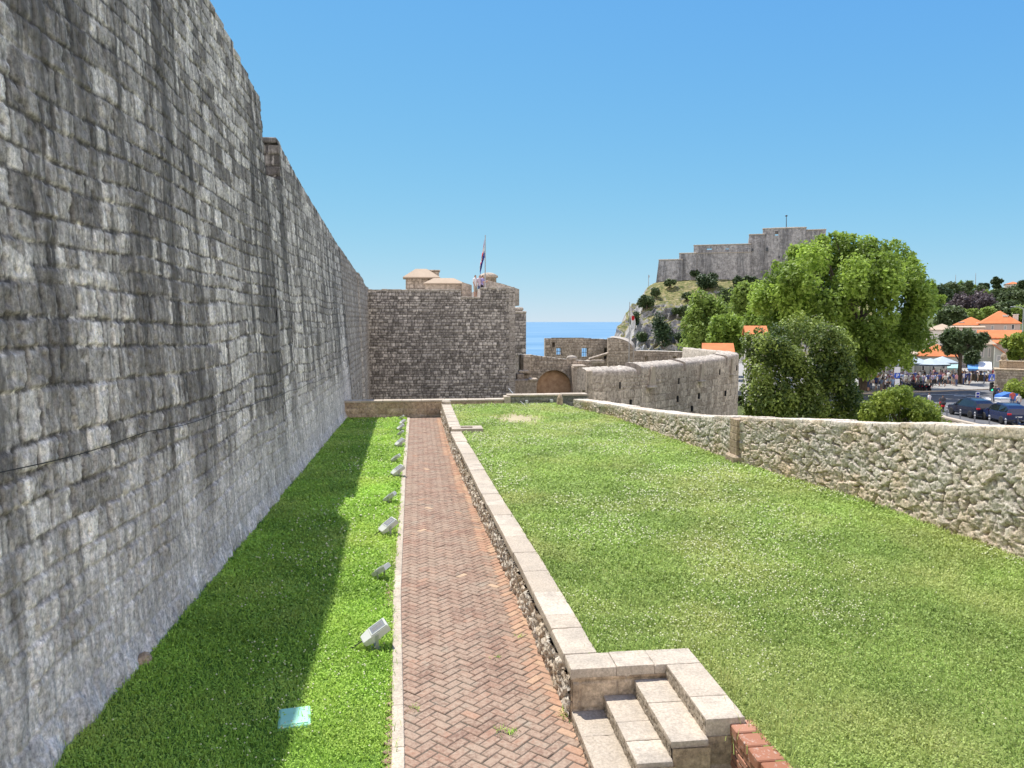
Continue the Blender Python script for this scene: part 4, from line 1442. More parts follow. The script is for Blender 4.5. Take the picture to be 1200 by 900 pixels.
def blades(name, test, xr, yr, z, n, mat, hmul, flow, seed, lbl, clover=0.4):
    g = np.random.default_rng(seed)
    N = n * 3
    # density falls with distance
    t = g.random(N)
    y = yr[0] * (yr[1] / yr[0]) ** t
    x = g.uniform(xr[0], xr[1], N)
    k = test(x, y)
    x, y = x[k], y[k]
    dens = fbm(x / 0.6, y / 0.6, seed, 3)
    bare = np.exp(-(((x - PATCH[0]) / 1.0) ** 2 + ((y - PATCH[1]) / 1.7) ** 2) ** 2) if z > 0.3 else 0 * x
    keep = g.random(len(x)) < np.clip(0.75 + 0.6 * dens, 0.15, 1) * (1 - 1.0 * bare)
    x, y = x[keep][:n], y[keep][:n]
    n = len(x)
    sc = np.clip(y / 9.0, 0.75, 2.6)
    rn = np.clip(g.normal(0.5, 0.15, n) + 0.25 * fbm(x / 1.1, y / 1.1, seed + 4, 3), 0.02, 0.98)
    isc = g.random(n) < clover
    h = (0.028 + 0.045 * g.random(n) ** 1.5) * hmul * (1 + 0.5 * np.clip(fbm(x / 0.9, y / 0.9, seed + 8, 2), 0, 1)) * np.clip(sc, 0.9, 1.35)
    tall = g.random(n) < 0.012
    h = np.where(tall & ~isc, h * 1.9, h)
    w = (0.0035 + 0.003 * g.random(n)) * sc * 1.5
    a = g.random(n) * 2 * math.pi
    ln = h * (0.3 + 0.9 * g.random(n))
    la = g.random(n) * 2 * math.pi
    dx, dy = np.cos(a) * w, np.sin(a) * w
    lx, ly = np.cos(la) * ln, np.sin(la) * ln
    mb = MB()
    # bent blades
    b_ = ~isc
    def col(*c): return np.stack(c, -1)
    xb, yb, hb, dxb, dyb, lxb, lyb = x[b_], y[b_], h[b_], dx[b_], dy[b_], lx[b_], ly[b_]
    V = np.stack([col(xb - dxb, yb - dyb, 0 * xb + z - 0.005), col(xb + dxb, yb + dyb, 0 * xb + z - 0.005),
                  col(xb + dxb * .8 + lxb * .35, yb + dyb * .8 + lyb * .35, z + hb * .65), col(xb - dxb * .8 + lxb * .35, yb - dyb * .8 + lyb * .35, z + hb * .65),
                  col(xb + lxb, yb + lyb, z + hb)], 1)
    m = len(xb)
    i0 = np.arange(m)[:, None] * 5
    rr2 = np.repeat(rn[b_], 5)
    mb.add(V.reshape(-1, 3), i0 + np.array([[0, 1, 2, 3]]), 0, rr2)
    off = mb.n - m * 5
    mb.F.append((off + i0 + np.array([[3, 2, 4]]), 0, False))
    # clover leaflets: small tilted diamonds
    xc, yc, hc = x[isc], y[isc], h[isc] * 0.85
    m = len(xc)
    s = (0.008 + 0.006 * g.random(m)) * sc[isc]
    tl = g.normal(0, 0.45, (m, 2))
    ac = a[isc]
    Vc = []
    for q in range(4):
        aa = ac + q * math.pi / 2
        ox, oy = np.cos(aa) * s, np.sin(aa) * s
        Vc.append(col(xc + ox, yc + oy, z + hc + ox * tl[:, 0] + oy * tl[:, 1]))
    mb.add(np.stack(Vc, 1).reshape(-1, 3), np.arange(m)[:, None] * 4 + np.array([[0, 1, 2, 3]]), 0, np.repeat(np.clip(rn[isc] + 0.08, 0, 1), 4))
    tag(mb.build(name, mat), lbl, 'grass', kind='stuff')
    # white clover heads
    g = np.random.default_rng(seed + 50)
    N = flow * 6
    y = yr[0] * (yr[1] / yr[0]) ** g.random(N)
    x = g.uniform(xr[0], xr[1], N)
    k = test(x, y)
    x, y = x[k], y[k]
    f = fbm(x / 1.6 + 3, y / 2.2, seed + 60, 3)
    f = np.clip((f + (0.12 if z > 0.3 else 0.0)) * 3.2, 0.02, 1)
    if z > 0.3: f = f * np.exp(-(((x - PATCH[0]) / 1.2) ** 2 + ((y - PATCH[1]) / 2) ** 2) < -1) if False else f * (1 - np.exp(-(((x - PATCH[0]) / 1.2) ** 2 + ((y - PATCH[1]) / 2.0) ** 2)))
    k = g.random(len(x)) < f
    x, y = x[k][:flow], y[k][:flow]
    m = len(x)
    s = (0.009 + 0.008 * g.random(m)) * np.clip(y / 10.0, 0.8, 1.8)
    hz = z + 0.045 + 0.04 * g.random(m)
    octa = np.array([(1, 0, 0), (0, 1, 0), (-1, 0, 0), (0, -1, 0), (0, 0, 1), (0, 0, -1)], float)
    ff = np.array([(0, 1, 4), (1, 2, 4), (2, 3, 4), (3, 0, 4), (1, 0, 5), (2, 1, 5), (3, 2, 5), (0, 3, 5)])
    V = np.stack([x, y, hz], -1)[:, None] + octa[None] * s[:, None, None]
    mb = MB()
    mb.add(V.reshape(-1, 3), (np.arange(m)[:, None, None] * 6 + ff[None]).reshape(-1, 3), 0, np.repeat(g.random(m), 6), smooth=True)
    tag(mb.build('clover_flowers', M['clover']), 'white clover heads scattered over the ' + ('upper' if z > 0.3 else 'lower') + ' lawn', 'flowers', kind='stuff')


blades('lawn_grass', in_low, (-3.7, -0.2), (5.5, 34.5), 0.0, 150000, M['grass_low'], 0.95, 800, 3, 'lush green grass on the lower lawn under the tall wall', 0.45)
blades('lawn_grass', in_up, (1.3, 9.6), (4.5, 34.3), UPZ, 260000, M['grass_up'], 1.0, 6000, 4, 'green grass and clover on the sunny upper lawn', 0.5)
# longer tufts where the mower does not reach
def tufts(pts, z, n, hh, seed, lbl):
    g = np.random.default_rng(seed)
    mb = MB()
    for (x, y) in pts:
        for k in range(n):
            q = Vector((x + g.normal() * .05, y + g.normal() * .08, z))
            a = g.random() * 6.28; l = hh * (.5 + g.random()); ln = l * g.uniform(.2, .8)
            d = Vector((math.cos(a), math.sin(a), 0)); w = Vector((-d.y, d.x, 0)) * .005 * max(.8, y / 9)
            m_ = q + d * ln * .4 + Vector((0, 0, l * .7)); t = q + d * ln + Vector((0, 0, l))
            mb.add([q - w, q + w, m_ + w * .8, m_ - w * .8, t], [(0, 1, 2, 3), (3, 2, 4)], 0, g.random())
    tag(mb.build('grass_tufts', M['grass_low'] if z < .3 else M['grass_up']), lbl, 'grass', kind='stuff')


g = np.random.default_rng(91)
wl = [(float(wbase(y)) + .1 + abs(g.normal()) * .06, y) for y in g.uniform(6, 34, 420)]
wl += [(kerbx(y) - .14, y) for y in g.uniform(6, 30, 110)]
tufts(wl, 0.0, 5, .09, 92, 'longer grass tufts along the foot of the tall wall')
ul = [(rubx(y) - .06 - abs(g.normal()) * .06, y) for y in g.uniform(8, 32, 420)] + [(3.12 + abs(g.normal()) * .12, y) for y in g.uniform(4.6, 8.3, 90)] + [(retx(y) + .42, y) for y in g.uniform(8.3, 25, 90)] + [(x, 8.2 + abs(g.normal()) * .06) for x in g.uniform(1.9, 3.1, 30)]
ul += [(x, y) for x, y in zip(g.uniform(2.2, 9, 130), 5 * (6.4 ** g.random(130)))]
tufts(ul, UPZ, 6, .1, 93, 'longer grass tufts along the edges of the upper lawn')
# weeds in the path joints
g = np.random.default_rng(5)
mb = MB()
for (px, py, n, s) in ((668, 838, 60, .07), (600, 858, 30, .04), (586, 857, 22, .04), (655, 800, 25, .05), (610, 745, 18, .035), (582, 770, 15, .03), (488, 830, 16, .04)):
    c = GZ(px, py, 0.03)
    for k in range(n):
        q = c + Vector((g.normal(0, s), g.normal(0, s), 0))
        a = g.random() * 6.28; l = s * (0.5 + g.random()) * 0.9
        d = Vector((math.cos(a), math.sin(a), 0)); w = Vector((-d.y, d.x, 0)) * 0.006
        mb.add([q - w, q + w, q + d * l + Vector((0, 0, l * 0.6))], [(0, 1, 2)], 0, g.random())
tag(mb.build('weeds', M['grass_low']), 'little green weeds growing in the brick path joints', 'weeds', kind='stuff')

# ================================================================== bastion across the end of the wall
def face_y(mb, x0, x1, y, z0, z1, ch, bw, relief, seed, du=0.07, dv=0.06, cutf=None, gap=0.03, rr=0.06, rough=0.4, wob=0.04):
    nx = max(3, int((x1 - x0) / du)); nz = max(3, int((z1 - z0) / dv))
    XX, Z3 = np.meshgrid(np.linspace(x0, x1, nx), np.linspace(z0, z1, nz))
    d, r, m_ = masonry(XX, Z3, ch, bw, relief, gap, seed, wob=wob, rough=rough, rr=rr)
    mask = None
    if cutf is not None:
        xc = (XX[:-1, :-1] + XX[1:, 1:]) / 2; zc = (Z3[:-1, :-1] + Z3[1:, 1:]) / 2
        mask = ~cutf(xc, zc)
    P = np.stack([XX, np.full_like(XX, y), Z3], -1); N = np.zeros_like(P); N[..., 1] = -1
    wall_grid(mb, P, N, d, r, m_, mask)


BY = 54.0
bx0, bx1 = -3.5, 6.76
nx0, nx1 = GY(540, 347, BY).x, GY(563, 347, BY).x
ztl, zn, ztr = GY(500, 339.5, BY).z, GY(550, 348, BY).z, GY(585, 337, BY).z
ba = empty('bastion', (1.6, 58, -4))
tag(ba, 'square grey stone bastion with a notched top closing the end of the lawn', 'bastion')
mb = MB()
face_y(mb, bx0, bx1, BY, -4.5, ztr, 0.2, 0.27, 0.035, 81, du=0.05, dv=0.045, gap=0.03, rr=0.05,
       cutf=lambda x, z: (z > np.where(x < nx0, ztl, np.where(x < nx1 + 0.35 * (z - zn), zn, ztr))))
for (a, b_, zt) in ((bx0, nx0, ztl), (nx0, nx1, zn), (nx1, bx1, ztr)):
    mb.box(a, b_ - 0.002, BY + 0.04, BY + 9, -5, zt - 0.03)
# right flank with large quoins
YY, Z3 = np.meshgrid(np.linspace(BY, BY + 9, 120), np.linspace(-4.5, ztr, 160))
d, r, m_ = masonry(YY, Z3, 0.3, 0.4, 0.03, 0.03, 82)
P = np.stack([np.full_like(YY, bx1), YY, Z3], -1); N = np.zeros_like(P); N[..., 0] = 1
wall_grid(mb, P, N, d, r, m_)
mb.build('masonry', M['bastion'], ba)
for (xa, xb_, zt) in ((bx0, nx0, ztl), (nx0, nx1, zn), (nx1, bx1, ztr)):
    mb = MB()
    x = xa
    while x < xb_ - .05:
        L = random.uniform(0.35, 0.7)
        mb.box(x, min(xb_, x + L) - 0.004, BY - 0.04, BY + 0.7, zt - 0.12, zt + random.uniform(-.01, .05), bev=.02, rnd=random.random())
        x += L
    mb.build('coping', M['roofstone'], ba)
mb = MB()
z = -4.5
k = 0
while z < ztr - 0.1:
    h = random.uniform(0.26, 0.36)
    w = 0.62 if k % 2 else 0.4
    mb.box(bx1 - w, bx1 + 0.05, BY - 0.045, BY + (0.4 if k % 2 else 0.62), z, min(z + h, ztr) - 0.02, bev=0.02, rnd=random.random())
    z += h; k += 1
mb.build('quoin', M['wall_far'], ba)


# ---------------------------------------------------------------- people
def person_mesh(name, joints, edges, radii, legmat, shorts=True, sleeve=0.28):
    me = bpy.data.meshes.new(name + '_src')
    names = list(joints)
    me.from_pydata([joints[k] for k in names], [(names.index(a), names.index(b_)) for a, b_ in edges], [])
    o = bpy.data.objects.new('tmp', me)
    COL.objects.link(o)
    md = o.modifiers.new('s', 'SKIN'); md.use_smooth_shade = True
    for i, k in enumerate(names):
        sv = me.skin_vertices[0].data[i]
        sv.radius = radii[k]
        sv.use_root = (k == 'pelvis')
    sd = o.modifiers.new('d', 'SUBSURF'); sd.levels = 1; sd.render_levels = 1
    dg = bpy.context.evaluated_depsgraph_get()
    out = bpy.data.meshes.new_from_object(o.evaluated_get(dg))
    bpy.data.objects.remove(o)
    for a in ('rnd', 'mort'):
        if a not in out.attributes: out.attributes.new(a, 'FLOAT', 'POINT')
    out.materials.clear()
    for m in (M['skin'], M['shirt'], M[legmat], M['hair'], M['rubber']): out.materials.append(m)
    J = {k: Vector(v) for k, v in joints.items()}

    def near(p, a, b_):
        ab = J[b_] - J[a]
        t = max(0, min(1, (p - J[a]).dot(ab) / max(1e-6, ab.length_squared)))
        return (p - (J[a] + ab * t)).length, t
    for f in out.polygons:
        c = f.center
        best, bk, bt = 9, None, 0
        for a, b_ in edges:
            d_, t = near(c, a, b_)
            d_ -= 0.5 * (radii[a][0] * (1 - t) + radii[b_][0] * t)
            if d_ < best: best, bk, bt = d_, (a, b_), t
        a, b_ = bk
        s = a + b_
        if 'head' in b_ or 'top' in b_:
            hz = J['headtop'] - J['neck']
            rel = (c - J['neck']).dot(hz) / hz.length_squared
            f.material_index = 3 if (rel > 0.78 or (rel > 0.4 and c.y > J['head'].y + 0.015)) else 0
        elif 'hand' in b_: f.material_index = 0
        elif 'elbow' in b_: f.material_index = 1 if bt < 0.75 else 0
        elif 'foot' in b_: f.material_index = 4 if bt > 0.12 else 0
        elif 'ankle' in b_: f.material_index = 0 if shorts else 2
        elif 'knee' in b_: f.material_index = 2
        elif 'hip' in b_: f.material_index = 2
        else: f.material_index = 1
    return out


RAD = dict(pelvis=(.15, .105), waist=(.125, .095), chest=(.16, .11), neck=(.055, .055), head=(.078, .095), headtop=(.06, .07),
           shL=(.075, .07), shR=(.075, .07), elbowL=(.043, .043), elbowR=(.043, .043), handL=(.033, .04), handR=(.033, .04),
           hipL=(.095, .095), hipR=(.095, .095), kneeL=(.062, .062), kneeR=(.062, .062), ankleL=(.042, .042), ankleR=(.042, .042), footL=(.04, .03), footR=(.04, .03))
EDG = [('pelvis', 'waist'), ('waist', 'chest'), ('chest', 'neck'), ('neck', 'head'), ('head', 'headtop'), ('chest', 'shL'), ('chest', 'shR'),
       ('shL', 'elbowL'), ('shR', 'elbowR'), ('elbowL', 'handL'), ('elbowR', 'handR'), ('pelvis', 'hipL'), ('pelvis', 'hipR'), ('hipL', 'kneeL'), ('hipR', 'kneeR'),
       ('kneeL', 'ankleL'), ('kneeR', 'ankleR'), ('ankleL', 'footL'), ('ankleR', 'footR')]


def pose(stride=0.0, armL=(0, 0), armR=(0, 0), lean=0.0, sit=False):
    """front is -Y"""
    J = dict(pelvis=(0, 0, .95), waist=(0, -lean * .4, 1.12), chest=(0, -lean, 1.33), neck=(0, -lean * 1.2, 1.5), head=(0, -lean * 1.3 - .012, 1.62), headtop=(0, -lean * 1.3, 1.72),
             shL=(.19, -lean, 1.41), shR=(-.19, -lean, 1.41), hipL=(.095, 0, .88), hipR=(-.095, 0, .88))
    if sit:
        J.update(kneeL=(.16, -.42, .85), kneeR=(-.16, -.42, .85), ankleL=(.15, -.3, .42), ankleR=(-.15, -.3, .42), footL=(.15, -.46, .36), footR=(-.15, -.46, .36))
    else:
        J.update(kneeL=(.1, -.5 * stride - .02, .49), kneeR=(-.1, .35 * stride - .02, .49), ankleL=(.1, -.62 * stride, .08), ankleR=(-.1, .8 * stride, .08 + .1 * abs(stride)),
                 footL=(.11, -.62 * stride - .16, .03), footR=(-.11, .8 * stride - .15, .03 + .05 * abs(stride)))
    for s, k, (sw, bend) in ((1, 'L', armL), (-1, 'R', armR)):
        e = Vector((s * .25, -lean - .28 * math.sin(sw), 1.41 - .28 * math.cos(sw)))
        J['elbow' + k] = tuple(e)
        J['hand' + k] = tuple(e + Vector((-s * .03, -.27 * math.sin(sw + bend), -.27 * math.cos(sw + bend))))
    return J


PM = []
for nm, kw, lm, sh in (('a', dict(), 'jean', False), ('b', dict(stride=.28, armL=(-.4, .3), armR=(.4, .3)), 'dark_cloth', True), ('c', dict(armL=(.3, 1.5), armR=(.1, .2)), 'beige_cloth', True),
                       ('d', dict(stride=.15, armL=(.5, 1.7), armR=(.45, 1.6), lean=.04), 'dark_cloth', False), ('e', dict(armR=(.2, 2.3), lean=.03), 'jean', True)):
    PM.append(person_mesh('person', pose(**kw), EDG, RAD, lm, sh))
RIDER = person_mesh('person', pose(sit=True, armL=(.8, .5), armR=(.8, .5), lean=.12), EDG, RAD, 'dark_cloth', False)


def person(i, loc, rz, col, label, group=None, s=1.0, hat=None):
    o = bpy.data.objects.new('person', PM[i] if not hasattr(i, 'vertices') else i)
    COL.objects.link(o)
    o.location = loc; o.rotation_euler = (0, 0, rz); o.scale = (s, s, s)
    o.color = (*col, 1)
    tag(o, label, 'person', group)
    return o


# on top of the bastion
for (px, py, i, col, lb) in ((557, 330, 2, (.75, .72, .72), 'person in a white top standing in the notch of the bastion'), (562.5, 326.5, 0, (.62, .5, .55), 'person in a pale pink top beside the flagpole on the bastion'),
                             (565, 334, 3, (.35, .3, .55), 'person in a violet top sitting low beside the flagpole on the bastion')):
    p_ = GY(px, py, BY + 2.6)
    person(i, (p_.x, BY + 2.6, zn - 0.03), 0.4 * i, col, lb)


def hip_roof(mb, x0, x1, y0, y1, z0, h, ov=0.25, mi=0, ridge=0.5):
    x0 -= ov; x1 += ov; y0 -= ov; y1 += ov
    w, d = x1 - x0, y1 - y0
    if w >= d:
        a = d / 2 * ridge * 2
        V = [(x0, y0, z0), (x1, y0, z0), (x1, y1, z0), (x0, y1, z0), (x0 + a, (y0 + y1) / 2, z0 + h), (x1 - a, (y0 + y1) / 2, z0 + h)]
        F_ = [(0, 1, 5, 4), (1, 2, 5), (2, 3, 4, 5), (3, 0, 4)]
    else:
        a = w / 2 * ridge * 2
        V = [(x0, y0, z0), (x1, y0, z0), (x1, y1, z0), (x0, y1, z0), ((x0 + x1) / 2, y0 + a, z0 + h), ((x0 + x1) / 2, y1 - a, z0 + h)]
        F_ = [(0, 1, 4), (1, 2, 5, 4), (2, 3, 5), (3, 0, 4, 5)]
    mb.add(V, F_ + [(3, 2, 1, 0)], mi)
    t = 0.09
    mb.box(x0, x1, y0, y1, z0 - t, z0 - 0.003, mi)


# stone watch house, low roof and turret seen over the bastion
Yh = 62.0
a_, c_ = GY(474, 340, Yh), GY(503, 340, Yh)
e = empty('watch_house', ((a_.x + c_.x) / 2, Yh + 1.5, 4))
tag(e, 'small pink stone watch house with tan hip roof behind the bastion top', 'house')
ze = GY(474, 326, Yh).z; zr = GY(490, 317, Yh + 1.5).z
mb = MB(); face_y(mb, a_.x + .1, c_.x - .1, Yh, 3, ze, .25, .3, .02, 301); mb.box(a_.x + .1, c_.x - .1, Yh + .05, Yh + 1.6, 3, ze - .002); mb.build('wall', M['ruin'], e)
mb = MB(); hip_roof(mb, a_.x, c_.x + 0.75, Yh - .1, Yh + 1.7, ze + .09, zr - ze, .12); mb.build('roof', M['tile_tan'], e)
d_ = GY(513, 318, Yh + .8)
mb = MB(); mb.box(c_.x - .1, d_.x + .1, Yh + .8, Yh + 2.6, 3, d_.z, bev=.05); mb.box(c_.x - .2, d_.x + .2, Yh + .7, Yh + 2.7, d_.z, d_.z + .12, bev=.04); mb.build('chimney_block', M['ruin'], e)
mb = MB()
a2, b2 = GY(498, 333, Yh - 3), GY(543, 333, Yh - 3)
mb.box(a2.x, b2.x, Yh - 3, Yh - 1.6, 4, a2.z, 1)
hip_roof(mb, a2.x, b2.x, Yh - 3, Yh - 1.6, a2.z + .09, .42, .1)
tag(mb.build('low_roof', [M['tile_tan'], M['ruin']], loc=((a2.x + b2.x) / 2, Yh - 1, 4)), 'low tan hipped roof between the watch house and the bastion notch', 'roof')
mb = MB()
a2, b2 = GY(541, 333, BY + 5), GY(552, 333, BY + 5)
mb.prism([(a2.x, 4), (b2.x, 4), (b2.x, a2.z - .1), (a2.x, a2.z + .12)], 'y', BY + 4.2, BY + 6)
tag(mb.build('stone_block', M['ruin'], loc=((a2.x + b2.x) / 2, BY + 5, 4)), 'grey stone stair block with slanted top beside the bastion notch', 'block')
t_ = GY(574, 330, 58)
e = empty('turret', (t_.x, 59.2, 5)); tag(e, 'squat round stone turret with domed cap behind the flagpole', 'turret')
mb = MB()
r_ = 0.62
mb.lathe([(r_, 4.5), (r_, t_.z + .35), (r_ + .12, t_.z + .36), (r_ + .12, t_.z + .5), (r_ * .9, t_.z + .62), (r_ * .5, t_.z + .72), (0, t_.z + .76)], 20, (t_.x, 59.2, 0))
mb.build('drum', M['ruin'], e)
mb = MB()
mb.prism([(t_.x - .9, 5.5), (t_.x + 2.1, 5.5), (t_.x + 2.1, ztr + .02), (t_.x + .9, ztr + .4), (t_.x - .6, ztr + .75), (t_.x - .9, ztr + .75)], 'y', 57.0, 58.3)
mb.build('ramp', M['roofstone'], e)

# flagpole and hanging tricolour
p_ = GY(568.5, 338, BY + 1.6)
top = GY(569.5, 277, BY + 1.6)
e = empty('flagpole', (p_.x, p_.y, zn)); tag(e, 'tall thin flagpole on the bastion carrying a limp red white and blue flag', 'flagpole')
mb = MB(); mb.tube([(p_.x, p_.y, zn - .03), (p_.x + .02, p_.y, top.z)], [.045, .03], 8); mb.lathe([(0, 0), (.06, .05), (0, .1)], 8, (p_.x + .02, p_.y, top.z)); mb.build('pole', M['grey_metal'], e)
mb = MB()
nu_, nv_ = 26, 18
uu, vv = np.meshgrid(np.linspace(0, 1, nu_), np.linspace(0, 1, nv_))
# the cloth hangs: fly end droops down the pole
zt = top.z - .15
X = p_.x - (0.05 + 0.66 * uu ** 0.8 * (0.25 + 0.75 * vv)) * (0.75 + 0.2 * np.sin(vv * 5))
Z = zt - vv * 1.35 - uu * 1.45
Y_ = p_.y + 0.10 * np.sin(uu * 16 + vv * 3) * (0.2 + uu)
Fq = grid_faces(nv_, nu_)
band = np.repeat(np.arange(nv_ - 1), nu_ - 1)
for mi, (lo, hi) in enumerate(((0, 6), (6, 11), (11, 17))):
    mb2 = Fq[(band >= lo) & (band < hi)]
    if mi == 0: mb.add(np.stack([X, Y_, Z], -1).reshape(-1, 3), mb2, 0)
    else: mb.F.append((mb2, mi, True))
mb.build('flag', [M['red_cloth'], M['white_cloth'], M['navy_cloth']], e)

# slim tower behind the bastion's right flank
Yt = 70.0
a_, c_ = GY(600, 365, Yt), GY(616.5, 365, Yt)
zt = a_.z
e = empty('tower', ((a_.x + c_.x) / 2, Yt + .8, -6)); tag(e, 'slim dark stone tower on corbels tucked behind the right flank of the bastion', 'tower')
mb = MB()
zc = GY(608, 417, Yt).z; zl = GY(608, 425, Yt).z
face_y(mb, a_.x, c_.x, Yt, zc, zt - .2, .3, .4, .03, 310)
mb.box(a_.x, c_.x, Yt + .05, Yt + 3, zc, zt - .21)
mb.prism([(a_.x + .05, zc), (c_.x, zc), (c_.x - .5, zl - .1), (a_.x + .05, zl - .1)], 'y', Yt + .1, Yt + 2.9)
mb.box(a_.x, c_.x - .55, Yt + .2, Yt + 2.8, -12, zl)
mb.build('shaft', M['bastion'], e)
mb = MB(); mb.box(a_.x - .05, c_.x + .04, Yt - .05, Yt + 3.05, zt - .2, zt + .05, bev=.06); mb.box(a_.x, c_.x - .2, Yt + .2, Yt + 2.6, zt + .05, zt + .4, bev=.12); mb.build('cap', M['roofstone'], e)

# ------------------------------------------------------------------ arched gate wall
Yg = 58.0
e = empty('gate_wall', (12, Yg, -5)); tag(e, 'pale stone gate wall with a round arch filled with reddish brick', 'wall')
gx0, gx1 = GY(611, 440, Yg).x, GY(694, 440, Yg).x
ax0, ax1 = GY(628.5, 450, Yg).x, GY(670, 450, Yg).x
acx, ar = (ax0 + ax1) / 2, (ax1 - ax0) / 2
zsp = GY(650, 453, Yg).z
az = GY(650, 433, Yg).z
ay = az - zsp


def gtop(x):
    return np.interp(x, [GY(q, 420, Yg).x for q in (611, 624, 626, 640, 668, 694)], [GY(600, q, Yg).z for q in (416, 416, 416.5, 418.5, 422, 424)])


mb = MB()
face_y(mb, gx0, gx1, Yg, -5, GY(620, 415, Yg).z, .22, .34, .03, 320, du=.05, dv=.05,
       cutf=lambda x, z: (z > gtop(x)) | (((x - acx) / ar) ** 2 + (np.maximum(z - zsp, 0) / ay) ** 2 < 1))
n = 24
poly = [(gx1, -5), (gx1, float(gtop(gx1)) - .03)] + [(float(x), float(gtop(x)) - .03) for x in np.linspace(gx1, gx0, 14)[1:]] + [(gx0, -5)]
mb.prism(poly, 'y', Yg + .9, Yg + 1.6)
# top and arch reveal
for i in range(13):
    xa, xb_ = np.linspace(gx0, gx1, 14)[i:i + 2]
    mb.add([(xa, Yg, gtop(xa)), (xb_, Yg, gtop(xb_)), (xb_, Yg + 1, gtop(xb_)), (xa, Yg + 1, gtop(xa))], [(0, 1, 2, 3)], 1)
mb.build('masonry', [M['ruin'], M['roofstone']], e)
mb = MB()
for i in range(n):
    t0, t1 = math.pi * i / n, math.pi * (i + 1) / n
    q = []
    for (rr_, yy) in ((0.97, Yg - .06), (1.1, Yg - .06), (1.1, Yg + .5), (0.97, Yg + .5)):
        for t in (t0 + .008, t1 - .008):
            q.append((acx + ar * rr_ * math.cos(t), yy, zsp + (ay + (rr_ - 1) * ar) * math.sin(t)))
    mb.add(q, [(0, 1, 3, 2), (2, 3, 5, 4), (6, 7, 1, 0), (0, 2, 4, 6), (1, 7, 5, 3), (4, 5, 7, 6)], 0, random.random())
mb.build('arch_ring', M['ruin'], e)
mb = MB()
mb.box(acx - ar * 1.05, acx + ar * 1.05, Yg + .42, Yg + .8, -5, az + .05)
mb.build('infill', M['infill'], e)
mb = MB()
# buttress and low blocks left and right of the arch
def bb(px0, px1, py0, py1, Y, dpt, bev=.04, rnd=.5):
    a, c = GY(px0, py1, Y), GY(px1, py0, Y)
    mb.box(a.x, c.x, Y, Y + dpt, a.z, c.z, bev=bev, rnd=rnd)


bb(672, 689, 430, 466, Yg - 1.2, 1.15); bb(673, 687, 428, 430.5, Yg - 1.25, 1.2, rnd=.9)
bb(613, 622, 417, 438, Yg - .35, .34); bb(613, 619, 435, 437.5, Yg - .8, .6, rnd=.9)
bb(600, 629, 445, 470, Yg - 1.6, 1.3, rnd=.3); bb(620, 630, 443.5, 446.5, Yg - 1.7, .8, rnd=.95)
bb(606, 614, 438, 446, Yg - 1.2, .9, rnd=.2); bb(608, 620, 434, 437, Yg - 1.0, .7, rnd=.9)
mb.build('buttress', M['ruin'], e)
mb = MB()
c = GY(670, 416, Yg + .6)
mb.lathe([(0, -.16), (.3, -.12), (.36, 0), (.26, .16), (0, .22)], 9, (c.x, c.y, GY(670, 419.5, Yg + .6).z), sx=1.2)
tag(mb.build('boulder', M['roofstone'], loc=(c.x, c.y, c.z - .2)), 'pale boulder lying on top of the arched gate wall', 'stone')

# ------------------------------------------------------------------ roofless ruin with two windows and a vault
Yr = 74.0
def fx(px, Y): return GY(px, 400, Y).x
def fz(py, Y, px=700): return GY(px, py, Y).z


e = empty('ruin', (fx(680, Yr), Yr, -5)); tag(e, 'roofless brown stone ruin whose two windows show the sea', 'ruin')
rx0, rx1 = fx(639, Yr), fx(716, Yr)
holes = [(fx(652, Yr), fx(658, Yr), fz(415.5, Yr), fz(408, Yr)), (fx(682, Yr), fx(689, Yr), fz(418, Yr), fz(408, Yr)), (fx(647, Yr), fx(650.5, Yr), fz(406.5, Yr), fz(401, Yr)), (fx(708, Yr), fx(713, Yr), fz(421, Yr), fz(408, Yr))]
rt = lambda x: np.interp(x, [rx0, (rx0 + rx1) / 2, rx1], [fz(396, Yr), fz(395.5, Yr), fz(398, Yr)])
mb = MB()
face_y(mb, rx0, rx1, Yr, -3, fz(395, Yr), .24, .36, .03, 330, du=.05, dv=.05,
       cutf=lambda x, z: (z > rt(x)) | np.logical_or.reduce([(x > h[0]) & (x < h[1]) & (z > h[2]) & (z < h[3]) for h in holes]))
# thickness: solid pieces between the openings
xsr = sorted({rx0, rx1, *[h[0] for h in holes], *[h[1] for h in holes]})
for xa, xb_ in zip(xsr[:-1], xsr[1:]):
    xm = (xa + xb_) / 2
    hs = [h for h in holes if h[0] <= xm <= h[1]]
    zt = float(rt(xm)) - .03
    if not hs: mb.box(xa, xb_, Yr + .05, Yr + .7, -3, zt)
    else:
        h = hs[0]
        mb.box(xa, xb_, Yr + .05, Yr + .7, -3, h[2]); mb.box(xa, xb_, Yr + .05, Yr + .7, h[3], zt)
h = holes[2]; mb.box(h[0] - .1, h[1] + .1, Yr + .55, Yr + .75, h[2] - .1, h[3] + .1)
h = holes[3]; mb.box(h[0] - .1, h[1] + .1, Yr + .55, Yr + .75, h[2] - .1, h[3] + .1, 1)
mb.build('masonry', [M['ruin'], M['dark_metal']], e)
for h in holes[:2]:
    mb = MB()
    for k in (1, 2): 
        x = h[0] + (h[1] - h[0]) * k / 3
        mb.tube([(x, Yr + .3, h[2] - .02), (x, Yr + .3, h[3] + .02)], .025, 5)
    mb.box(h[0], h[1], Yr + .28, Yr + .32, (h[2] + h[3]) / 2 - .02, (h[2] + h[3]) / 2 + .02)
    mb.build('window_bars', M['dark_metal'], e)
mb = MB()
a, c = GY(690, 421, Yr - 3), GY(713, 414, Yr - 3)
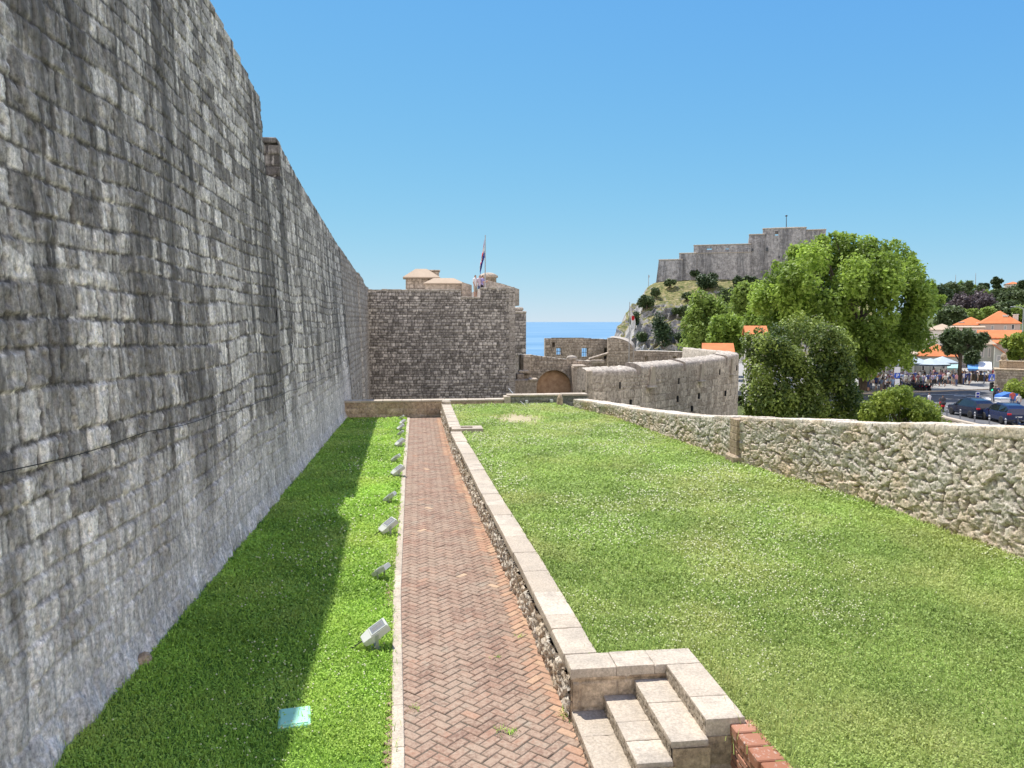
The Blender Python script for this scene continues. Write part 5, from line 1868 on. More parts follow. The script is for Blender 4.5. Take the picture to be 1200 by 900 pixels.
mb.tube([a, c], .13, 4); mb.tube([GY(712, 414, Yr - 3), GY(712, 426, Yr - 3)], .09, 4); mb.box(fx(689, Yr - 3), fx(708, Yr - 3), Yr - 3.2, Yr - 2.2, fz(426, Yr - 3), fz(422, Yr - 3), bev=.04)
mb.build('stair', M['ruin'], e)
# vaulted lodge right of it
Yv = 72.0
e = empty('vault', (fx(728, Yv), Yv, -4)); tag(e, 'small stone vault with a smooth rounded pale roof beside the ruin', 'building')
vx0, vx1 = fx(713, Yv), fx(731, Yv)
r_ = (vx1 - vx0) / 2 * 1.7
zt = fz(396, Yv)
zs = fz(409, Yv)
n = 16
prof = [(vx0, -4), (vx1 + .9, -4), (vx1 + .9, zs)]
w_ = (vx1 + .9 - vx0)
arc = [(vx0 + w_ * (1 - math.sin(t) ** 0.9), zs + (zt - zs) * (1 - math.cos(math.pi / 2 - t) ** 1.0 * 0 - (1 - math.cos(t)) * 0 - 0) * math.sin(math.pi / 2 - t) ** 0.0 * 1) for t in (0,)]
arc = [(vx1 + .9 - w_ * (1 - math.cos(t)), zs + (zt - zs) * math.sin(t)) for t in np.linspace(0, math.pi / 2, n)]
prof = [(vx0, -4), (vx1 + .9, -4)] + arc
mb = MB(); mb.prism(prof, 'y', Yv, Yv + .5)
face_y(mb, vx0, vx1 + .9, Yv - .04, -3, zt, .24, .34, .03, 333, du=.06, dv=.06, cutf=lambda x, z: (z > zs) & (((x - vx0) / w_) ** 2 + ((z - zs) / (zt - zs)) ** 2 > 1))
mb.build('gable', M['ruin'], e)
mb = MB()
arc2 = [(x + 2.2 * (i / (n - 1)) * 0, z) for i, (x, z) in enumerate(arc)]
V, F_ = [], []
shx = fx(744, Yv + 6) - (vx1 + .9)
for i, (x, z) in enumerate(arc): V += [(x, Yv + .02, z + .05), (x + shx * 1.0, Yv + 6, z + .05)]
F_ = [(2 * i, 2 * i + 1, 2 * i + 3, 2 * i + 2) for i in range(n - 1)]
mb.add(V, F_, 0, .6, smooth=True)
V2 = [(x, y, z - .12) for x, y, z in V]; mb.add(V2, F_, 0, .6, smooth=True)
mb.add([V[0], V[1], (V[1][0], V[1][1], -4), (V[0][0], V[0][1], -4)], [(0, 1, 2, 3)])
mb.build('roof', M['roofstone'], e)

# ------------------------------------------------------------------ round bastion on the right of the gate
e = empty('round_bastion', (18, 54, -5)); tag(e, 'curved ashlar bastion with thick sloping parapet and arrow slits behind the rubble wall', 'bastion')
ctl = [(690, 44), (715, 44.6), (745, 46), (775, 48), (805, 50.5), (832, 53), (852, 55), (864, 56.6)]
pts = [(GY(px, 430, Y).x, Y) for px, Y in ctl]
tops = [GY(px, py, Y).z for (px, Y), py in zip(ctl, (432, 430.5, 430, 428.5, 426, 423, 420, 417.5))]
# rounded shoulder and the flank going back
lx, ly = pts[-1]
for k in range(1, 7):
    a = R_(25 + k * 14)
    pts.append((lx + 0.75 * (math.sin(a) - math.sin(R_(25))), ly + 1.4 * (math.cos(R_(25)) - math.cos(a)))); tops.append(tops[7])
pts.append((pts[-1][0] - .3, 66)); tops.append(tops[7])
arr = np.array(pts)
sL = np.concatenate([[0], np.cumsum(np.hypot(*np.diff(arr, axis=0).T))])
ft = lambda s: float(np.interp(s, sL, tops))
slits = []
for (px, py) in ((726, 451.5), (739, 472), (795, 446.5), (794, 467.5), (819, 464), (843, 436), (863, 431), (850, 461), (811, 479)):
    Y = float(np.interp(px, [c[0] for c in ctl], [c[1] for c in ctl]))
    s = float(np.interp(px, [c[0] for c in ctl], sL[:8]))
    slits.append((s, GY(px, py, Y).z))


def rb_cut(U, Z, d, r, m_):
    for (s, z) in slits:
        k = (np.abs(U - s) < 0.085) & (np.abs(Z - z) < 0.24)
        d = np.where(k, -.06, d)
    # embrasure niches under pale sills
    return d, r, m_, None


def rb_fn(U, Z):
    a = masonry(U, Z, .2, .26, .03, .025, 341, wob=.03, rough=.4, rr=.05)
    b_ = masonry(U, Z, .42, .5, .02, .025, 342, wob=.04, rough=.4, rr=.05)
    w = sstep(-.1, .1, 0.2 - Z + .25 * fbm(U / 1.5, Z, 343, 2) - 0.0 * U) * 1.0
    w2 = sstep(7.5, 8.5, U + .6 * fbm(U / 1.5, Z / .8, 344, 2))
    w = np.maximum(w, w2)
    return tuple(a[i] * (1 - w) + b_[i] * w for i in range(3))


mb = MB()
path_wall(mb, pts, -4.8, lambda s: ft(s) - .5, .055, .05, rb_fn, flip=False, cut=rb_cut)
mb.build('masonry', M['round'], e)
# thick parapet rounded over the top, in four merlon lengths
groups = [(0.0, 2.95), (3.05, 5.9), (6.05, 9.3), (9.45, sL[-1])]
for gi, (sa_, sb_) in enumerate([(0.0, sL[2] + .1), (sL[2] + .6, sL[4] - .55), (sL[4] - .2, sL[6] - .3), (sL[6] + .05, sL[-1])]):
    mb = MB()
    m = max(6, int((sb_ - sa_) / .12))
    ss = np.linspace(sa_, sb_, m)
    xx = np.interp(ss, sL, arr[:, 0]); yy = np.interp(ss, sL, arr[:, 1])
    tx, ty = np.gradient(xx), np.gradient(yy); L_ = np.hypot(tx, ty); nx_, ny_ = ty / L_, -tx / L_
    tp = np.array([ft(s) for s in ss]) - .1 + .03 * fbm(ss / .5, ss * 0, 360 + gi, 3)
    prof = [(0.0, -1.2), (0.02, -.45), (0.02, -.2), (-.03, -.1), (-.14, -.02), (-.45, .05), (-.8, .1), (-1.1, .1), (-1.2, 0), (-1.2, -1.2)]
    k = len(prof)
    jit = 0.02 * rng.standard_normal((m, k))
    P = np.zeros((m, k, 3))
    tp = tp + (0, .22, .26, .34)[gi]
    for q, (o_, dz) in enumerate(prof):
        P[:, q, 0] = xx + nx_ * o_; P[:, q, 1] = yy + ny_ * o_; P[:, q, 2] = tp + dz + (jit[:, q] if 1 < q < 8 else 0)
    gf = grid_faces(m, k); col_ = np.tile(np.arange(k - 1), m - 1)
    mb.add(P.reshape(-1, 3), gf[col_ < 3], 0, np.repeat(rng.random(m), k) * .5 + .3, smooth=True)
    mb.F.append((gf[col_ >= 3] + mb.n - m * k, 1, True))
    mb.add(P[0], [tuple(range(k))]); mb.add(P[-1], [tuple(range(k))[::-1]])
    mb.build('merlon', [M['round'], M['roofstone']], e)
for (px, pyb, pyt, wpx) in ((762.5, 452.5, 430, 12), (821, 446, 426.5, 9), (857, 438.5, 420, 5)):
    Y = float(np.interp(px, [c[0] for c in ctl], [c[1] for c in ctl])) - .14
    p_, t_ = GY(px, pyb, Y), GY(px, pyt, Y)
    w = wpx * Y / 900 * 1.1
    mb = MB(); mb.at((p_.x, p_.y, p_.z), rz=R_(28 if px < 800 else 40)); mb.box(-w * .6, w * .5, -.28, .3, -.12, .02, bev=.03, rnd=.95); mb.build('sill', M['coping'], e)
    mb = MB(); mb.at((p_.x, p_.y, p_.z), rz=R_(28 if px < 800 else 40)); h = t_.z - p_.z
    mb.prism([(-w * .35, .02), (w * .45, .02), (w * .45, h), (w * .05, h), (-w * .1, h * .6)], 'y', -.09, .3); mb.build('jamb', M['coping'], e)  # jamb's sunlit look is put into its paler stone colour
for (px, py) in ((726, 451.5), (739, 472), (795, 446.5), (794, 467.5), (819, 464), (843, 436), (863, 431), (850, 461), (811, 479)):
    k_ = int(np.clip(np.searchsorted([c[0] for c in ctl], px) - 1, 0, 6))
    (xa, ya), (xb_, yb) = pts[k_], pts[k_ + 1]
    f = (px - ctl[k_][0]) / (ctl[k_ + 1][0] - ctl[k_][0])
    q = GY(px, py, ya * (1 - f) + yb * f)
    mb = MB(); mb.at((q.x, q.y, q.z), rz=math.atan2(yb - ya, xb_ - xa)); mb.box(-.042, .042, -.07, .2, -.2, .2); mb.build('arrow_slit', M['rubber'], e)  # dark box on the wall stands in for the shade inside the slit
# end pier at the left
mb = MB()
mb.box(pts[0][0] - .12, pts[0][0] + .22, 43.9, 45.6, -4.5, tops[0] - .1, bev=.05, rnd=.7)
mb.build('end_pier', M['ruin'], e)
# inner parapet on the far side of the bastion
mb = MB()
ctl2 = [(735, 76), (770, 77), (800, 76), (825, 72), (842, 66)]
p2 = [(GY(px, 410, Y).x, Y) for px, Y in ctl2]; t2 = [GY(px, py, Y).z for (px, Y), py in zip(ctl2, (411, 411.5, 412.5, 414, 416))]
s2 = np.concatenate([[0], np.cumsum(np.hypot(*np.diff(np.array(p2), axis=0).T))])
path_wall(mb, p2, -4, lambda s: float(np.interp(s, s2, t2)), .08, .07, lambda U, Z: masonry(U, Z, .24, .36, .03, .03, 351), flip=False,
          cut=lambda U, Z, d, r, m_: (np.where(np.logical_or.reduce([(np.abs(U - q) < .16) & (np.abs(Z - (t2[1] - .85)) < .3) for q in (2.3, 5.4)]), -.5, d), r, m_, None))
for i in range(len(p2) - 1):
    (xa, ya), (xb_, yb) = p2[i], p2[i + 1]
    mb.add([(xa, ya - .06, t2[i]), (xb_, yb - .06, t2[i + 1]), (xb_, yb + .8, t2[i + 1] + .05), (xa, ya + .8, t2[i] + .05), (xa, ya + .8, -4), (xb_, yb + .8, -4)], [(0, 1, 2, 3), (3, 2, 5, 4)], 1)
mb.build('inner_parapet', [M['ruin'], M['roofstone']], e)

# white flag on a slim pole
Yf = 71.0
p_ = GY(737, 424, Yf); top = GY(737, 354, Yf)
e = empty('flagpole', (p_.x, p_.y, -4)); tag(e, 'slim pole by the vault with a limp white flag bearing a red emblem', 'flagpole')
mb = MB(); mb.tube([(p_.x, p_.y, -4), (p_.x, p_.y, top.z)], [.05, .03], 8); mb.build('pole', M['grey_metal'], e)
uu, vv = np.meshgrid(np.linspace(0, 1, 16), np.linspace(0, 1, 26))
w_ = 0.25 + 0.28 * np.sin(vv * 2.6)
X = p_.x + .04 + uu * w_ * 0.85 + vv * .12; Z = top.z - .35 - vv * 1.9 - uu * .45; Y_ = p_.y + .12 * np.sin(uu * 9 + vv * 4) * uu
mb = MB()
Fq = grid_faces(26, 16)
mid = ((X - (p_.x + .33)) / .15) ** 2 + ((Z - (top.z - 1.5)) / .26) ** 2 < 1
mf = mid.ravel()[Fq].mean(1) > .5
mb.add(np.stack([X, Y_, Z], -1).reshape(-1, 3), Fq[~mf], 0, smooth=True); mb.F.append((Fq[mf], 1, True))
mb.build('flag', [M['white_cloth'], M['red_cloth']], e)

# ================================================================== fort on its rock
FF = Frame(23)
DF = 242.0


def fpt(px, py, d): return FF.world(FF.pt(px, py, d))


us = np.linspace(FF.pt(722, 330, DF).x, FF.pt(1010, 330, DF).x, 330)
kx = [FF.pt(p, 330, DF).x for p in (722, 728, 731, 736, 740, 748, 752, 757, 764, 772, 800, 835, 870, 905, 960, 1010)]
kz = [FF.pt(700, p, DF - 12).z for p in (520, 420, 392, 362, 352, 360, 356, 345, 334, 331, 329, 328, 330, 333, 340, 350)]
zt_ = np.interp(us, kx, kz)
sprof = np.linspace(0, 1, 190)
pd = np.interp(sprof, [0, .12, .25, .38, .5, .6, .75, .86, .93, 1], [-62, -52, -44, -40, -36, -31, -17, -8, 14, 22])
pz = np.interp(sprof, [0, .12, .25, .38, .5, .6, .75, .86, .93, 1], [0, .22, .40, .56, .70, .80, .95, 1.0, 1.0, .3])
UU, SS = np.meshgrid(us, sprof)
D_ = DF + np.broadcast_to(pd[:, None], UU.shape).copy()
# the left end of the rock narrows to a spur; the sea cliff there is steeper
fr = sstep(kx[8], kx[1], us)[None]
D_ = D_ + fr * 14
Z_ = -27 + (zt_[None] + 27) * pz[:, None]
amp = (sstep(0, .08, SS) * sstep(.9, .8, SS)) * (0.35 + .65 * sstep(.72, .55, SS))
c1_ = fbm(UU / 8, Z_ / 6 + D_ / 14, 31, 5)
r1_ = 1 - 2 * np.abs(fbm(UU / 5.0, Z_ / 9.0, 41, 5))
r2_ = 1 - 2 * np.abs(fbm(UU / 1.9, Z_ / 2.6, 43, 4))
D_ = D_ - amp * (5.0 * c1_ + 3.2 * r1_ + 1.1 * r2_)
Z_ = Z_ + amp * (1.6 * fbm(UU / 4, D_ / 4, 51, 4)) + (1.5 * fbm(UU / 3.0, D_ / 5, 53, 4) - .8) * sstep(kx[9], kx[6], UU) * sstep(.3, .6, SS)
U2 = UU + amp * 1.8 * fbm(Z_ / 4, UU / 5 + D_ / 5, 61, 4)
W = np.stack([U2 * FF.c + D_ * FF.s, -U2 * FF.s + D_ * FF.c, Z_], -1)
mb = MB()
mb.add(W.reshape(-1, 3), grid_faces(*UU.shape), smooth=True)
tag(mb.build('cliff', M['cliff']), kind='structure')

# the fortress
e = empty('fortress', fpt(860, 330, DF + 6)); tag(e, 'stepped grey stone fortress crowning the rock above the sea', 'fortress')


def tier(mb, px0, px1, pyt, pyb, d0, dpt, batter=0.0, holes=(), mi=0):
    """front wall with openings cut right through its parapet"""
    A_, C_ = FF.pt(px0, pyt, d0), FF.pt(px1, pyt, d0)
    x0, x1, zt = A_.x, C_.x, (A_.z + C_.z) / 2
    zb = FF.pt((px0 + px1) / 2, pyb, d0).z
    hs = [(FF.pt(h[0], 300, d0).x, FF.pt(h[1], 300, d0).x, FF.pt(h[0], h[3], d0).z, FF.pt(h[0], h[2], d0).z) for h in holes]
    zp = min([h[2] for h in hs]) - .3 if hs else zt + .02     # solid below the parapet, hollow above
    mb.prism([(x0 - batter, zb), (x1, zb), (x1, zp), (x0, zp)], 'y', d0, d0 + dpt, mi)
    if hs:
        xs = sorted({x0, x1, *[h[0] for h in hs], *[h[1] for h in hs]})
        for yy in (d0, d0 + dpt - 1.2):
            for a, c in zip(xs[:-1], xs[1:]):
                h = [q for q in hs if q[0] <= (a + c) / 2 <= q[1]]
                if not h: mb.box(a, c, yy, yy + 1.2, zp, zt, mi)
                else:
                    mb.box(a, c, yy, yy + 1.2, zp, h[0][2], mi); mb.box(a, c, yy, yy + 1.2, h[0][3], zt, mi)
    return x0, x1, zt


mb = MB(); mb.at(rz=-FF.a); cap = MB(); cap.M = mb.M
D0 = DF - 9
for (a, c, t, b_, dd, dp, ba_, hs) in ((772, 800, 305, 338, 0, 9, .9, ()), (796, 816, 297.5, 338, .5, 12, 0, ()), (813, 880, 287.5, 338, 1, 14, 0, ((828, 834, 291, 295), (850, 854, 291, 295), (873, 878, 291, 295))),
                                      (878, 896, 275.5, 345, 1.5, 18, 0, ()), (894, 945, 268, 345, 2, 20, 0, ((907.5, 911.5, 271, 276),)), (944.8, 968, 270, 345, 3, 20, 0, ())):
    x0, x1, zt = tier(mb, a, c, t, b_, D0 + dd, dp, ba_, hs)
    cap.box(x0 - .1, x1 + .1, D0 + dd - .15, D0 + dd + 1.6, zt, zt + .35, bev=.08, rnd=random.random())
zz = FF.pt(850, 296, D0 + .8).z
cap.box(FF.pt(813, 300, D0 + .8).x, FF.pt(880, 300, D0 + .8).x, D0 + .85, D0 + .98, zz - .12, zz + .12, rnd=.3)
a, c = FF.pt(905, 266.5, D0 + 3), FF.pt(936, 266.5, D0 + 3)
cap.box(a.x, c.x, D0 + 4, D0 + 18, c.z - .2, c.z + .3, bev=.1, rnd=.3)
mb.build('masonry', M['fort'], e)
cap.build('coping', M['roofstone'], e)
for (px0, px1, py0, py1, dd) in ((897.5, 900.5, 290, 294.5, 1.98), (881, 883, 291, 294, 1.48), (912, 914, 300, 303, 1.98)):
    a, c = FF.pt(px0, py1, D0 + dd), FF.pt(px1, py0, D0 + dd)
    mb = MB(); mb.at(rz=-FF.a); mb.box(a.x - .15, c.x + .15, D0 + dd - .12, D0 + dd + .05, a.z - .15, c.z + .15, bev=.05)
    f = mb.build('window', M['fort'], e)
    mb = MB(); mb.at(rz=-FF.a); mb.box(a.x, c.x, D0 + dd - .16, D0 + dd - .1, a.z, c.z); mb.build('pane', M['glass_dark'], f)
p_ = fpt(921.5, 267, D0 + 6); t_ = fpt(921.5, 253, D0 + 6)
mb = MB(); mb.tube([p_, t_], [.12, .08], 6); mb.lathe([(0, -.3), (.45, 0), (0, .3)], 8, t_); mb.build('mast', M['dark_metal'], e)
a, c = fpt(760, 346, DF - 10), fpt(760, 322, DF - 10)
mb = MB(); mb.tube([a, c], .09, 5); mb.box(c.x + .1, c.x + .3, c.y - .05, c.y + .05, c.z - .8, c.z - .2); tag(mb.build('mast', M['grey_metal'], loc=a), 'thin bare mast standing on the cliff edge below the fort', 'mast')

# ================================================================== trees
def leaves(mb, centers, radii, n, size, g, outward=0.55, up=0.25, squash=1.0, shell=0.55, var=0.3, mi=0):
    centers = np.array(centers); radii = np.array(radii)
    w = radii ** 2; w = w / w.sum()
    ci = g.choice(len(centers), n, p=w)
    d = g.normal(size=(n, 3)); d /= np.linalg.norm(d, axis=1)[:, None]
    rr = radii[ci] * (shell + (1 - shell) * g.random(n) ** .5)
    # lumpy outline
    rr *= 1 + .3 * np.sin(d[:, 0] * 5 + ci) * np.sin(d[:, 1] * 5 - ci) + .12 * g.normal(size=n)
    off = d * rr[:, None]; off[:, 2] *= squash
    p = centers[ci] + off
    nrm = d * outward + g.normal(size=(n, 3)) * .55 + np.array([0, 0, up])
    nrm /= np.linalg.norm(nrm, axis=1)[:, None]
    a = np.cross(nrm, g.normal(size=(n, 3))); a /= np.linalg.norm(a, axis=1)[:, None]
    b_ = np.cross(nrm, a)
    s = size * (.6 + .8 * g.random(n))[:, None]
    V = np.stack([p - a * s, p + b_ * s * .55 + nrm * s * .12, p + a * s, p - b_ * s * .55 + nrm * s * .12], 1)
    crnd = g.random(len(centers))
    r = np.clip(.5 + var * (crnd[ci] - .5) * 1.6 + g.normal(0, .17, n), 0, 1)
    mb.add(V.reshape(-1, 3), np.arange(n)[:, None] * 4 + np.array([[0, 1, 2, 3]]), mi, np.repeat(r, 4))


def crown_clumps(c, R3, K, rr, g, keep=None, shell=.62):
    out, rad = [], []
    while len(out) < K:
        d = g.normal(size=3); d /= np.linalg.norm(d)
        f = shell + (1 - shell) * g.random() if g.random() < .8 else g.random() * shell
        p = np.array(c) + d * np.array(R3) * f
        if keep is not None and not keep(p): continue
        out.append(p); rad.append(rr * (.6 + .75 * g.random()))
    return out, rad


def limbs(mb, base, top, r0, targets, g, n=7):
    base, top = Vector(base), Vector(top)
    mid = base.lerp(top, .5) + Vector((g.normal() * .03, g.normal() * .03, 0)) * (top - base).length
    mb.tube([base - Vector((0, 0, .3)), base.lerp(mid, .15), mid, top], [r0 * 1.5, r0 * 1.05, r0 * .85, r0 * .6], 9)
    for t in targets:
        t = Vector(t)
        s = mid.lerp(top, .2 + .8 * g.random())
        m1 = s.lerp(t, .35) + Vector((g.normal(), g.normal(), abs(g.normal()))) * (t - s).length * .07
        m2 = s.lerp(t, .7) + Vector((g.normal(), g.normal(), g.normal())) * (t - s).length * .07
        mb.tube([s, m1, m2, t], [r0 * .42, r0 * .3, r0 * .17, r0 * .05], 6, cap=False)


def tree(name, label, base, ctop, clumps, rad, nleaf, lsize, mat, seed, group=None, r0=.3, nl=9, outward=.55, up=.5, squash=1.0, shell=.55, cat='tree', extra=None, var=.3):
    g = np.random.default_rng(seed)
    e = empty(name, base); tag(e, label, cat, group)
    mb = MB()
    idx = g.choice(len(clumps), min(nl, len(clumps)), replace=False)
    limbs(mb, base, ctop, r0, [clumps[i] for i in idx], g)
    mb.build('trunk', M['bark'], e)
    mb = MB()
    leaves(mb, clumps, rad, nleaf, lsize, g, outward, up, squash, shell, var)
    mats = [M[mat]]
    if extra:
        leaves(mb, clumps, [r * 1.04 for r in rad], extra[1], extra[2], g, .8, .4, squash, .9, .2, mi=1); mats.append(M[extra[0]])
    mb.build('crown', mats, e)
    return e


RZ = -4.3


def base_at(px, Y, z=RZ):
    p = GY(px, 450, Y); return (p.x, Y, z)


# the big plane tree: clumps laid out over its billowing outline
g = np.random.default_rng(21)
Yp = 90.0
outl = [(905, 330, 2.6), (918, 306, 2.5), (940, 292, 2.5), (962, 286, 2.3), (985, 280, 2.3), (1008, 284, 2.2), (1030, 291, 1.9), (1044, 300, 1.7), (1058, 312, 2.0), (1076, 315, 1.5), (1082, 330, 1.8), (1098, 345, 1.7), (1092, 362, 1.9),
        (1080, 378, 2.0), (1060, 392, 2.1), (895, 352, 2.3), (890, 375, 2.0), (1036, 410, 1.9), (1010, 415, 1.8), (1052, 280, .7), (985, 275, 1.1), (1018, 276, 1.2), (1040, 283, .9), (1102, 357, .9), (1108, 350, .6), (1070, 300, .8), (1046, 425, 1.2), (1000, 430, 1.4), (960, 276, .9), (925, 291, 1.1)]
cl, rd = [], []
def inset(px, py, r, cx, cy, ppm, k=.85):
    dx, dy = cx - px, cy - py; L = math.hypot(dx, dy)
    return px + dx / L * r * ppm * k, py + dy / L * r * ppm * k


for (px, py, r) in outl:
    px, py = inset(px, py, r, 995, 355, 8.4)
    p = GY(px, py, Yp + g.normal() * 2.0); cl.append(tuple(p)); rd.append(r)
for k in range(48):
    t = g.uniform(0, 1); q = int(t * 12); o0, o1 = outl[q], outl[q + 1]; f = t * 12 - q
    cl.append(tuple(GY(o0[0] * (1 - f) + o1[0] * f + g.normal() * 2, o0[1] * (1 - f) + o1[1] * f + g.uniform(-8, 9), Yp + g.normal()))); rd.append(g.uniform(.3, .8))
for k in range(62):
    px, py = g.uniform(905, 1085), g.uniform(296, 415)
    if py < 300 + abs(px - 990) * .35 - 8: continue
    dep = math.sqrt(max(0.05, 1 - ((px - 995) / 110) ** 2 * .8 - ((py - 355) / 85) ** 2 * .8)) * 8.5
    p = GY(px, py, Yp - dep * (.55 + .45 * g.random())); cl.append(tuple(p)); rd.append(g.uniform(1.2, 2.2))
for k in range(26):
    px, py = g.uniform(915, 1075), g.uniform(300, 400)
    p = GY(px, py, Yp + g.uniform(1, 7)); cl.append(tuple(p)); rd.append(g.uniform(1.5, 2.5))
for k in range(8):
    cl.append(tuple(GY(g.uniform(1000, 1024), g.uniform(422, 440), Yp + g.uniform(-4, -2)))); rd.append(g.uniform(.7, 1.1))
for k in range(26):
    px, py = g.uniform(1003, 1066), g.uniform(392, 426)
    cl.append(tuple(GY(px, py, Yp + g.uniform(-5, 3)))); rd.append(g.uniform(.9, 1.6))
for k in range(16):
    cl.append(tuple(GY(g.uniform(888, 935), g.uniform(330, 385), Yp + g.uniform(-2, 5)))); rd.append(g.uniform(1.2, 1.9))
tree('plane_tree', 'huge spreading bright green plane tree towering over the crowd', base_at(1013, Yp - 1), tuple(GY(1000, 370, Yp)), cl, [r * .88 for r in rd], 66000, .25, 'leaf_plane', 22, r0=.6, nl=26, var=.6)
# light green tree in front of the fort rock
def ell_tree(name, label, px, py, Y, wpx, hpx, K, cr, nleaf, ls, mat, seed, group=None, zb=RZ, r0=.25, **kw):
    """a crown wpx by hpx pixels of the photo in size, centred on (px, py)"""
    c = GY(px, py, Y)
    d = (c - Vector((0, 0, CAM_H))).dot(Vector(_F)) / FPX
    Rx, Rz_ = wpx / 2 * d, hpx / 2 * d
    g = np.random.default_rng(seed)
    cl, rd = crown_clumps(tuple(c), (max(.1, Rx - cr * .8), max(.1, Rx - cr * .8), max(.1, Rz_ - cr * .8)), K, cr, g)
    if zb is None: zb = hill_z(c.x, c.y)
    return tree(name, label, (c.x, c.y, zb), (c.x, c.y, c.z), cl, rd, nleaf, ls, mat, seed, group, r0=r0, **kw)


G1 = 'pale green trees between the round bastion and the fort rock'
ell_tree('broad_tree', 'pale green rounded tree right behind the round bastion, leftmost below the fort', 826, 385, 118, 58, 92, 26, 1.5, 11000, .28, 'leaf_light', 31, G1)
ell_tree('broad_tree', 'pale green upright tree between the fort wall and the plane tree', 879, 352, 112, 42, 60, 16, 1.4, 7000, .28, 'leaf_light', 32, G1)
ell_tree('broad_tree', 'low pale green tree in the dip between the two pale upright trees', 853, 392, 108, 44, 66, 16, 1.4, 7000, .28, 'leaf_plane', 33, G1)
ell_tree('broad_tree', 'pale green tree half hidden behind the dark flowering tree and its roof', 893, 386, 100, 50, 66, 16, 1.4, 7000, .28, 'leaf_plane', 34, G1)
# the dark flowering tree just beyond the rubble wall
g = np.random.default_rng(41)
Yd = 44.0
cl, rd = [], []
for (px, py, r) in ((890, 400, .8), (905, 385, .85), (925, 376, .8), (945, 374, .75), (965, 380, .8), (985, 392, .7), (992, 412, .75), (998, 435, .7), (1003, 455, .65), (1006, 475, .6), (884, 420, .75), (884, 445, .75), (886, 470, .75), (890, 492, .7), (1000, 492, .7), (875, 408, .5), (872, 396, .4), (935, 366, .4), (960, 371, .4), (1009, 465, .4)):
    px, py = inset(px, py, r, 940, 440, 17.5)
    cl.append(tuple(GY(px, py, Yd + g.normal() * .6))); rd.append(r)
for k in range(70):
    px, py = g.uniform(888, 995), g.uniform(388, 500)
    if py < 382 + ((px - 940) / 52) ** 2 * 14: continue
    dep = math.sqrt(max(.05, 1 - ((px - 940) / 68) ** 2 * .9)) * 2.8
    cl.append(tuple(GY(px, py, Yd - dep * (.5 + .5 * g.random())))); rd.append(g.uniform(.4, .8))
for k in range(12):
    cl.append(tuple(GY(g.uniform(890, 990), g.uniform(395, 490), Yd + g.uniform(.3, 2.4)))); rd.append(.8)
for (px, py, r) in ((879, 440, .45), (877, 470, .45), (881, 425, .45), (876, 455, .45), (877, 488, .45), (884, 400, .45), (881, 480, .5), (878, 412, .4), (882, 500, .5), (879, 394, .28), (889, 388, .3), (874, 404, .25)):
    cl.append(tuple(GY(px, py, Yd + g.normal() * .4))); rd.append(r)
tree('flowering_tree', 'dark glossy leaved tree with pale flowers beyond the rubble wall', base_at(935, Yd, -4.6), tuple(GY(938, 450, Yd)), cl, rd, 40000, .1, 'leaf_dark', 42, r0=.16, nl=16, outward=.75, shell=.7, extra=('leaf_pale', 900, .06), var=.5)
# round green bush
g = np.random.default_rng(51)
Yb = 41.0
cl, rd = [], []
for k in range(64):
    px = g.uniform(1012, 1096); q = (px - 1050) / 50
    topy = 451 + 34 * abs(q) ** 2.4 if q < 0 else 451 + 33 * abs(q) ** 1.7
    py = g.uniform(topy + 6, 508)
    cl.append(tuple(GY(px, py, Yb + g.uniform(-1.6, 1.2)))); rd.append(g.uniform(.3, .55))
tree('bush', 'rounded bright green bush just beyond the rubble wall below the road', base_at(1052, Yb, -4.6), tuple(GY(1050, 490, Yb)), cl, rd, 22000, .08, 'leaf_bush', 52, r0=.08, nl=14, outward=.75, shell=.7, cat='bush')
g = np.random.default_rng(53)
cl, rd = [], []
for k in range(12):
    px = g.uniform(1088, 1108); py = g.uniform(486 + (px - 1088) * .4, 506)
    cl.append(tuple(GY(px, py, 42 + g.uniform(-.5, .5)))); rd.append(g.uniform(.2, .35))
tree('bush', 'low ragged green bush trailing off the right end of the rounded one', base_at(1098, 42, -4.6), tuple(GY(1098, 500, 42)), cl, rd, 3000, .075, 'leaf_bush', 54, r0=.05, nl=6, cat='bush')
# pruned mulberry with a flat crown, pole-lamp trees
def pruned(px, py, Y, w, h, label, seed, mat='leaf_bush', zb=RZ):
    c = GY(px, py, Y); d = (c - Vector((0, 0, CAM_H))).dot(Vector(_F)) / FPX
    g = np.random.default_rng(seed); cl, rd = [], []
    for k in range(34):
        q = g.uniform(-1, 1); t = g.uniform(-1, .9)
        lim = 1 - .45 * max(0, -t) ** 1.5
        cl.append((c.x + q * lim * w / 2 * d, c.y + g.uniform(-1, 1) * w / 2.2 * d * lim, c.z + t * h / 2 * d)); rd.append(g.uniform(.55, .9))
    tree('pruned_tree', label, (c.x, c.y, zb), (c.x, c.y, c.z - h * .3 * d), cl, rd, 9000, .2, mat, seed, 'pruned street trees on the square', r0=.28, nl=12, squash=.8)


pruned(1127, 400, 97, 38, 24, 'flat crowned pruned green tree standing in the crowd between the awnings', 61, 'leaf_hill')
pruned(1196, 405, 92, 30, 26, 'pruned green tree behind the lamp post at the photo edge', 62)
ell_tree('street_tree', 'small dark bushy tree just right of the pruned tree trunk', 1139, 418, 103, 16, 26, 8, .8, 3000, .2, 'leaf_hill', 63)
# shrubs and the pine on the fort rock
GS = 'shrubs growing on the fort rock'


def on_rock(px, py):
    """depth where the line of sight through a photo pixel first meets the rock"""
    r = _ray(px, py)
    k = r[0] * FF.s + r[1] * FF.c
    uu = (r[0] * FF.c - r[1] * FF.s) / k
    zz_ = CAM_H + D_ * r[2] / k
    err = np.hypot(U2 - uu * D_, Z_ - zz_)
    ok = np.where(err < 1.2, D_, 1e9)
    d = ok.min()
    if d > 1e8: d = D_.ravel()[err.argmin()]
    return d


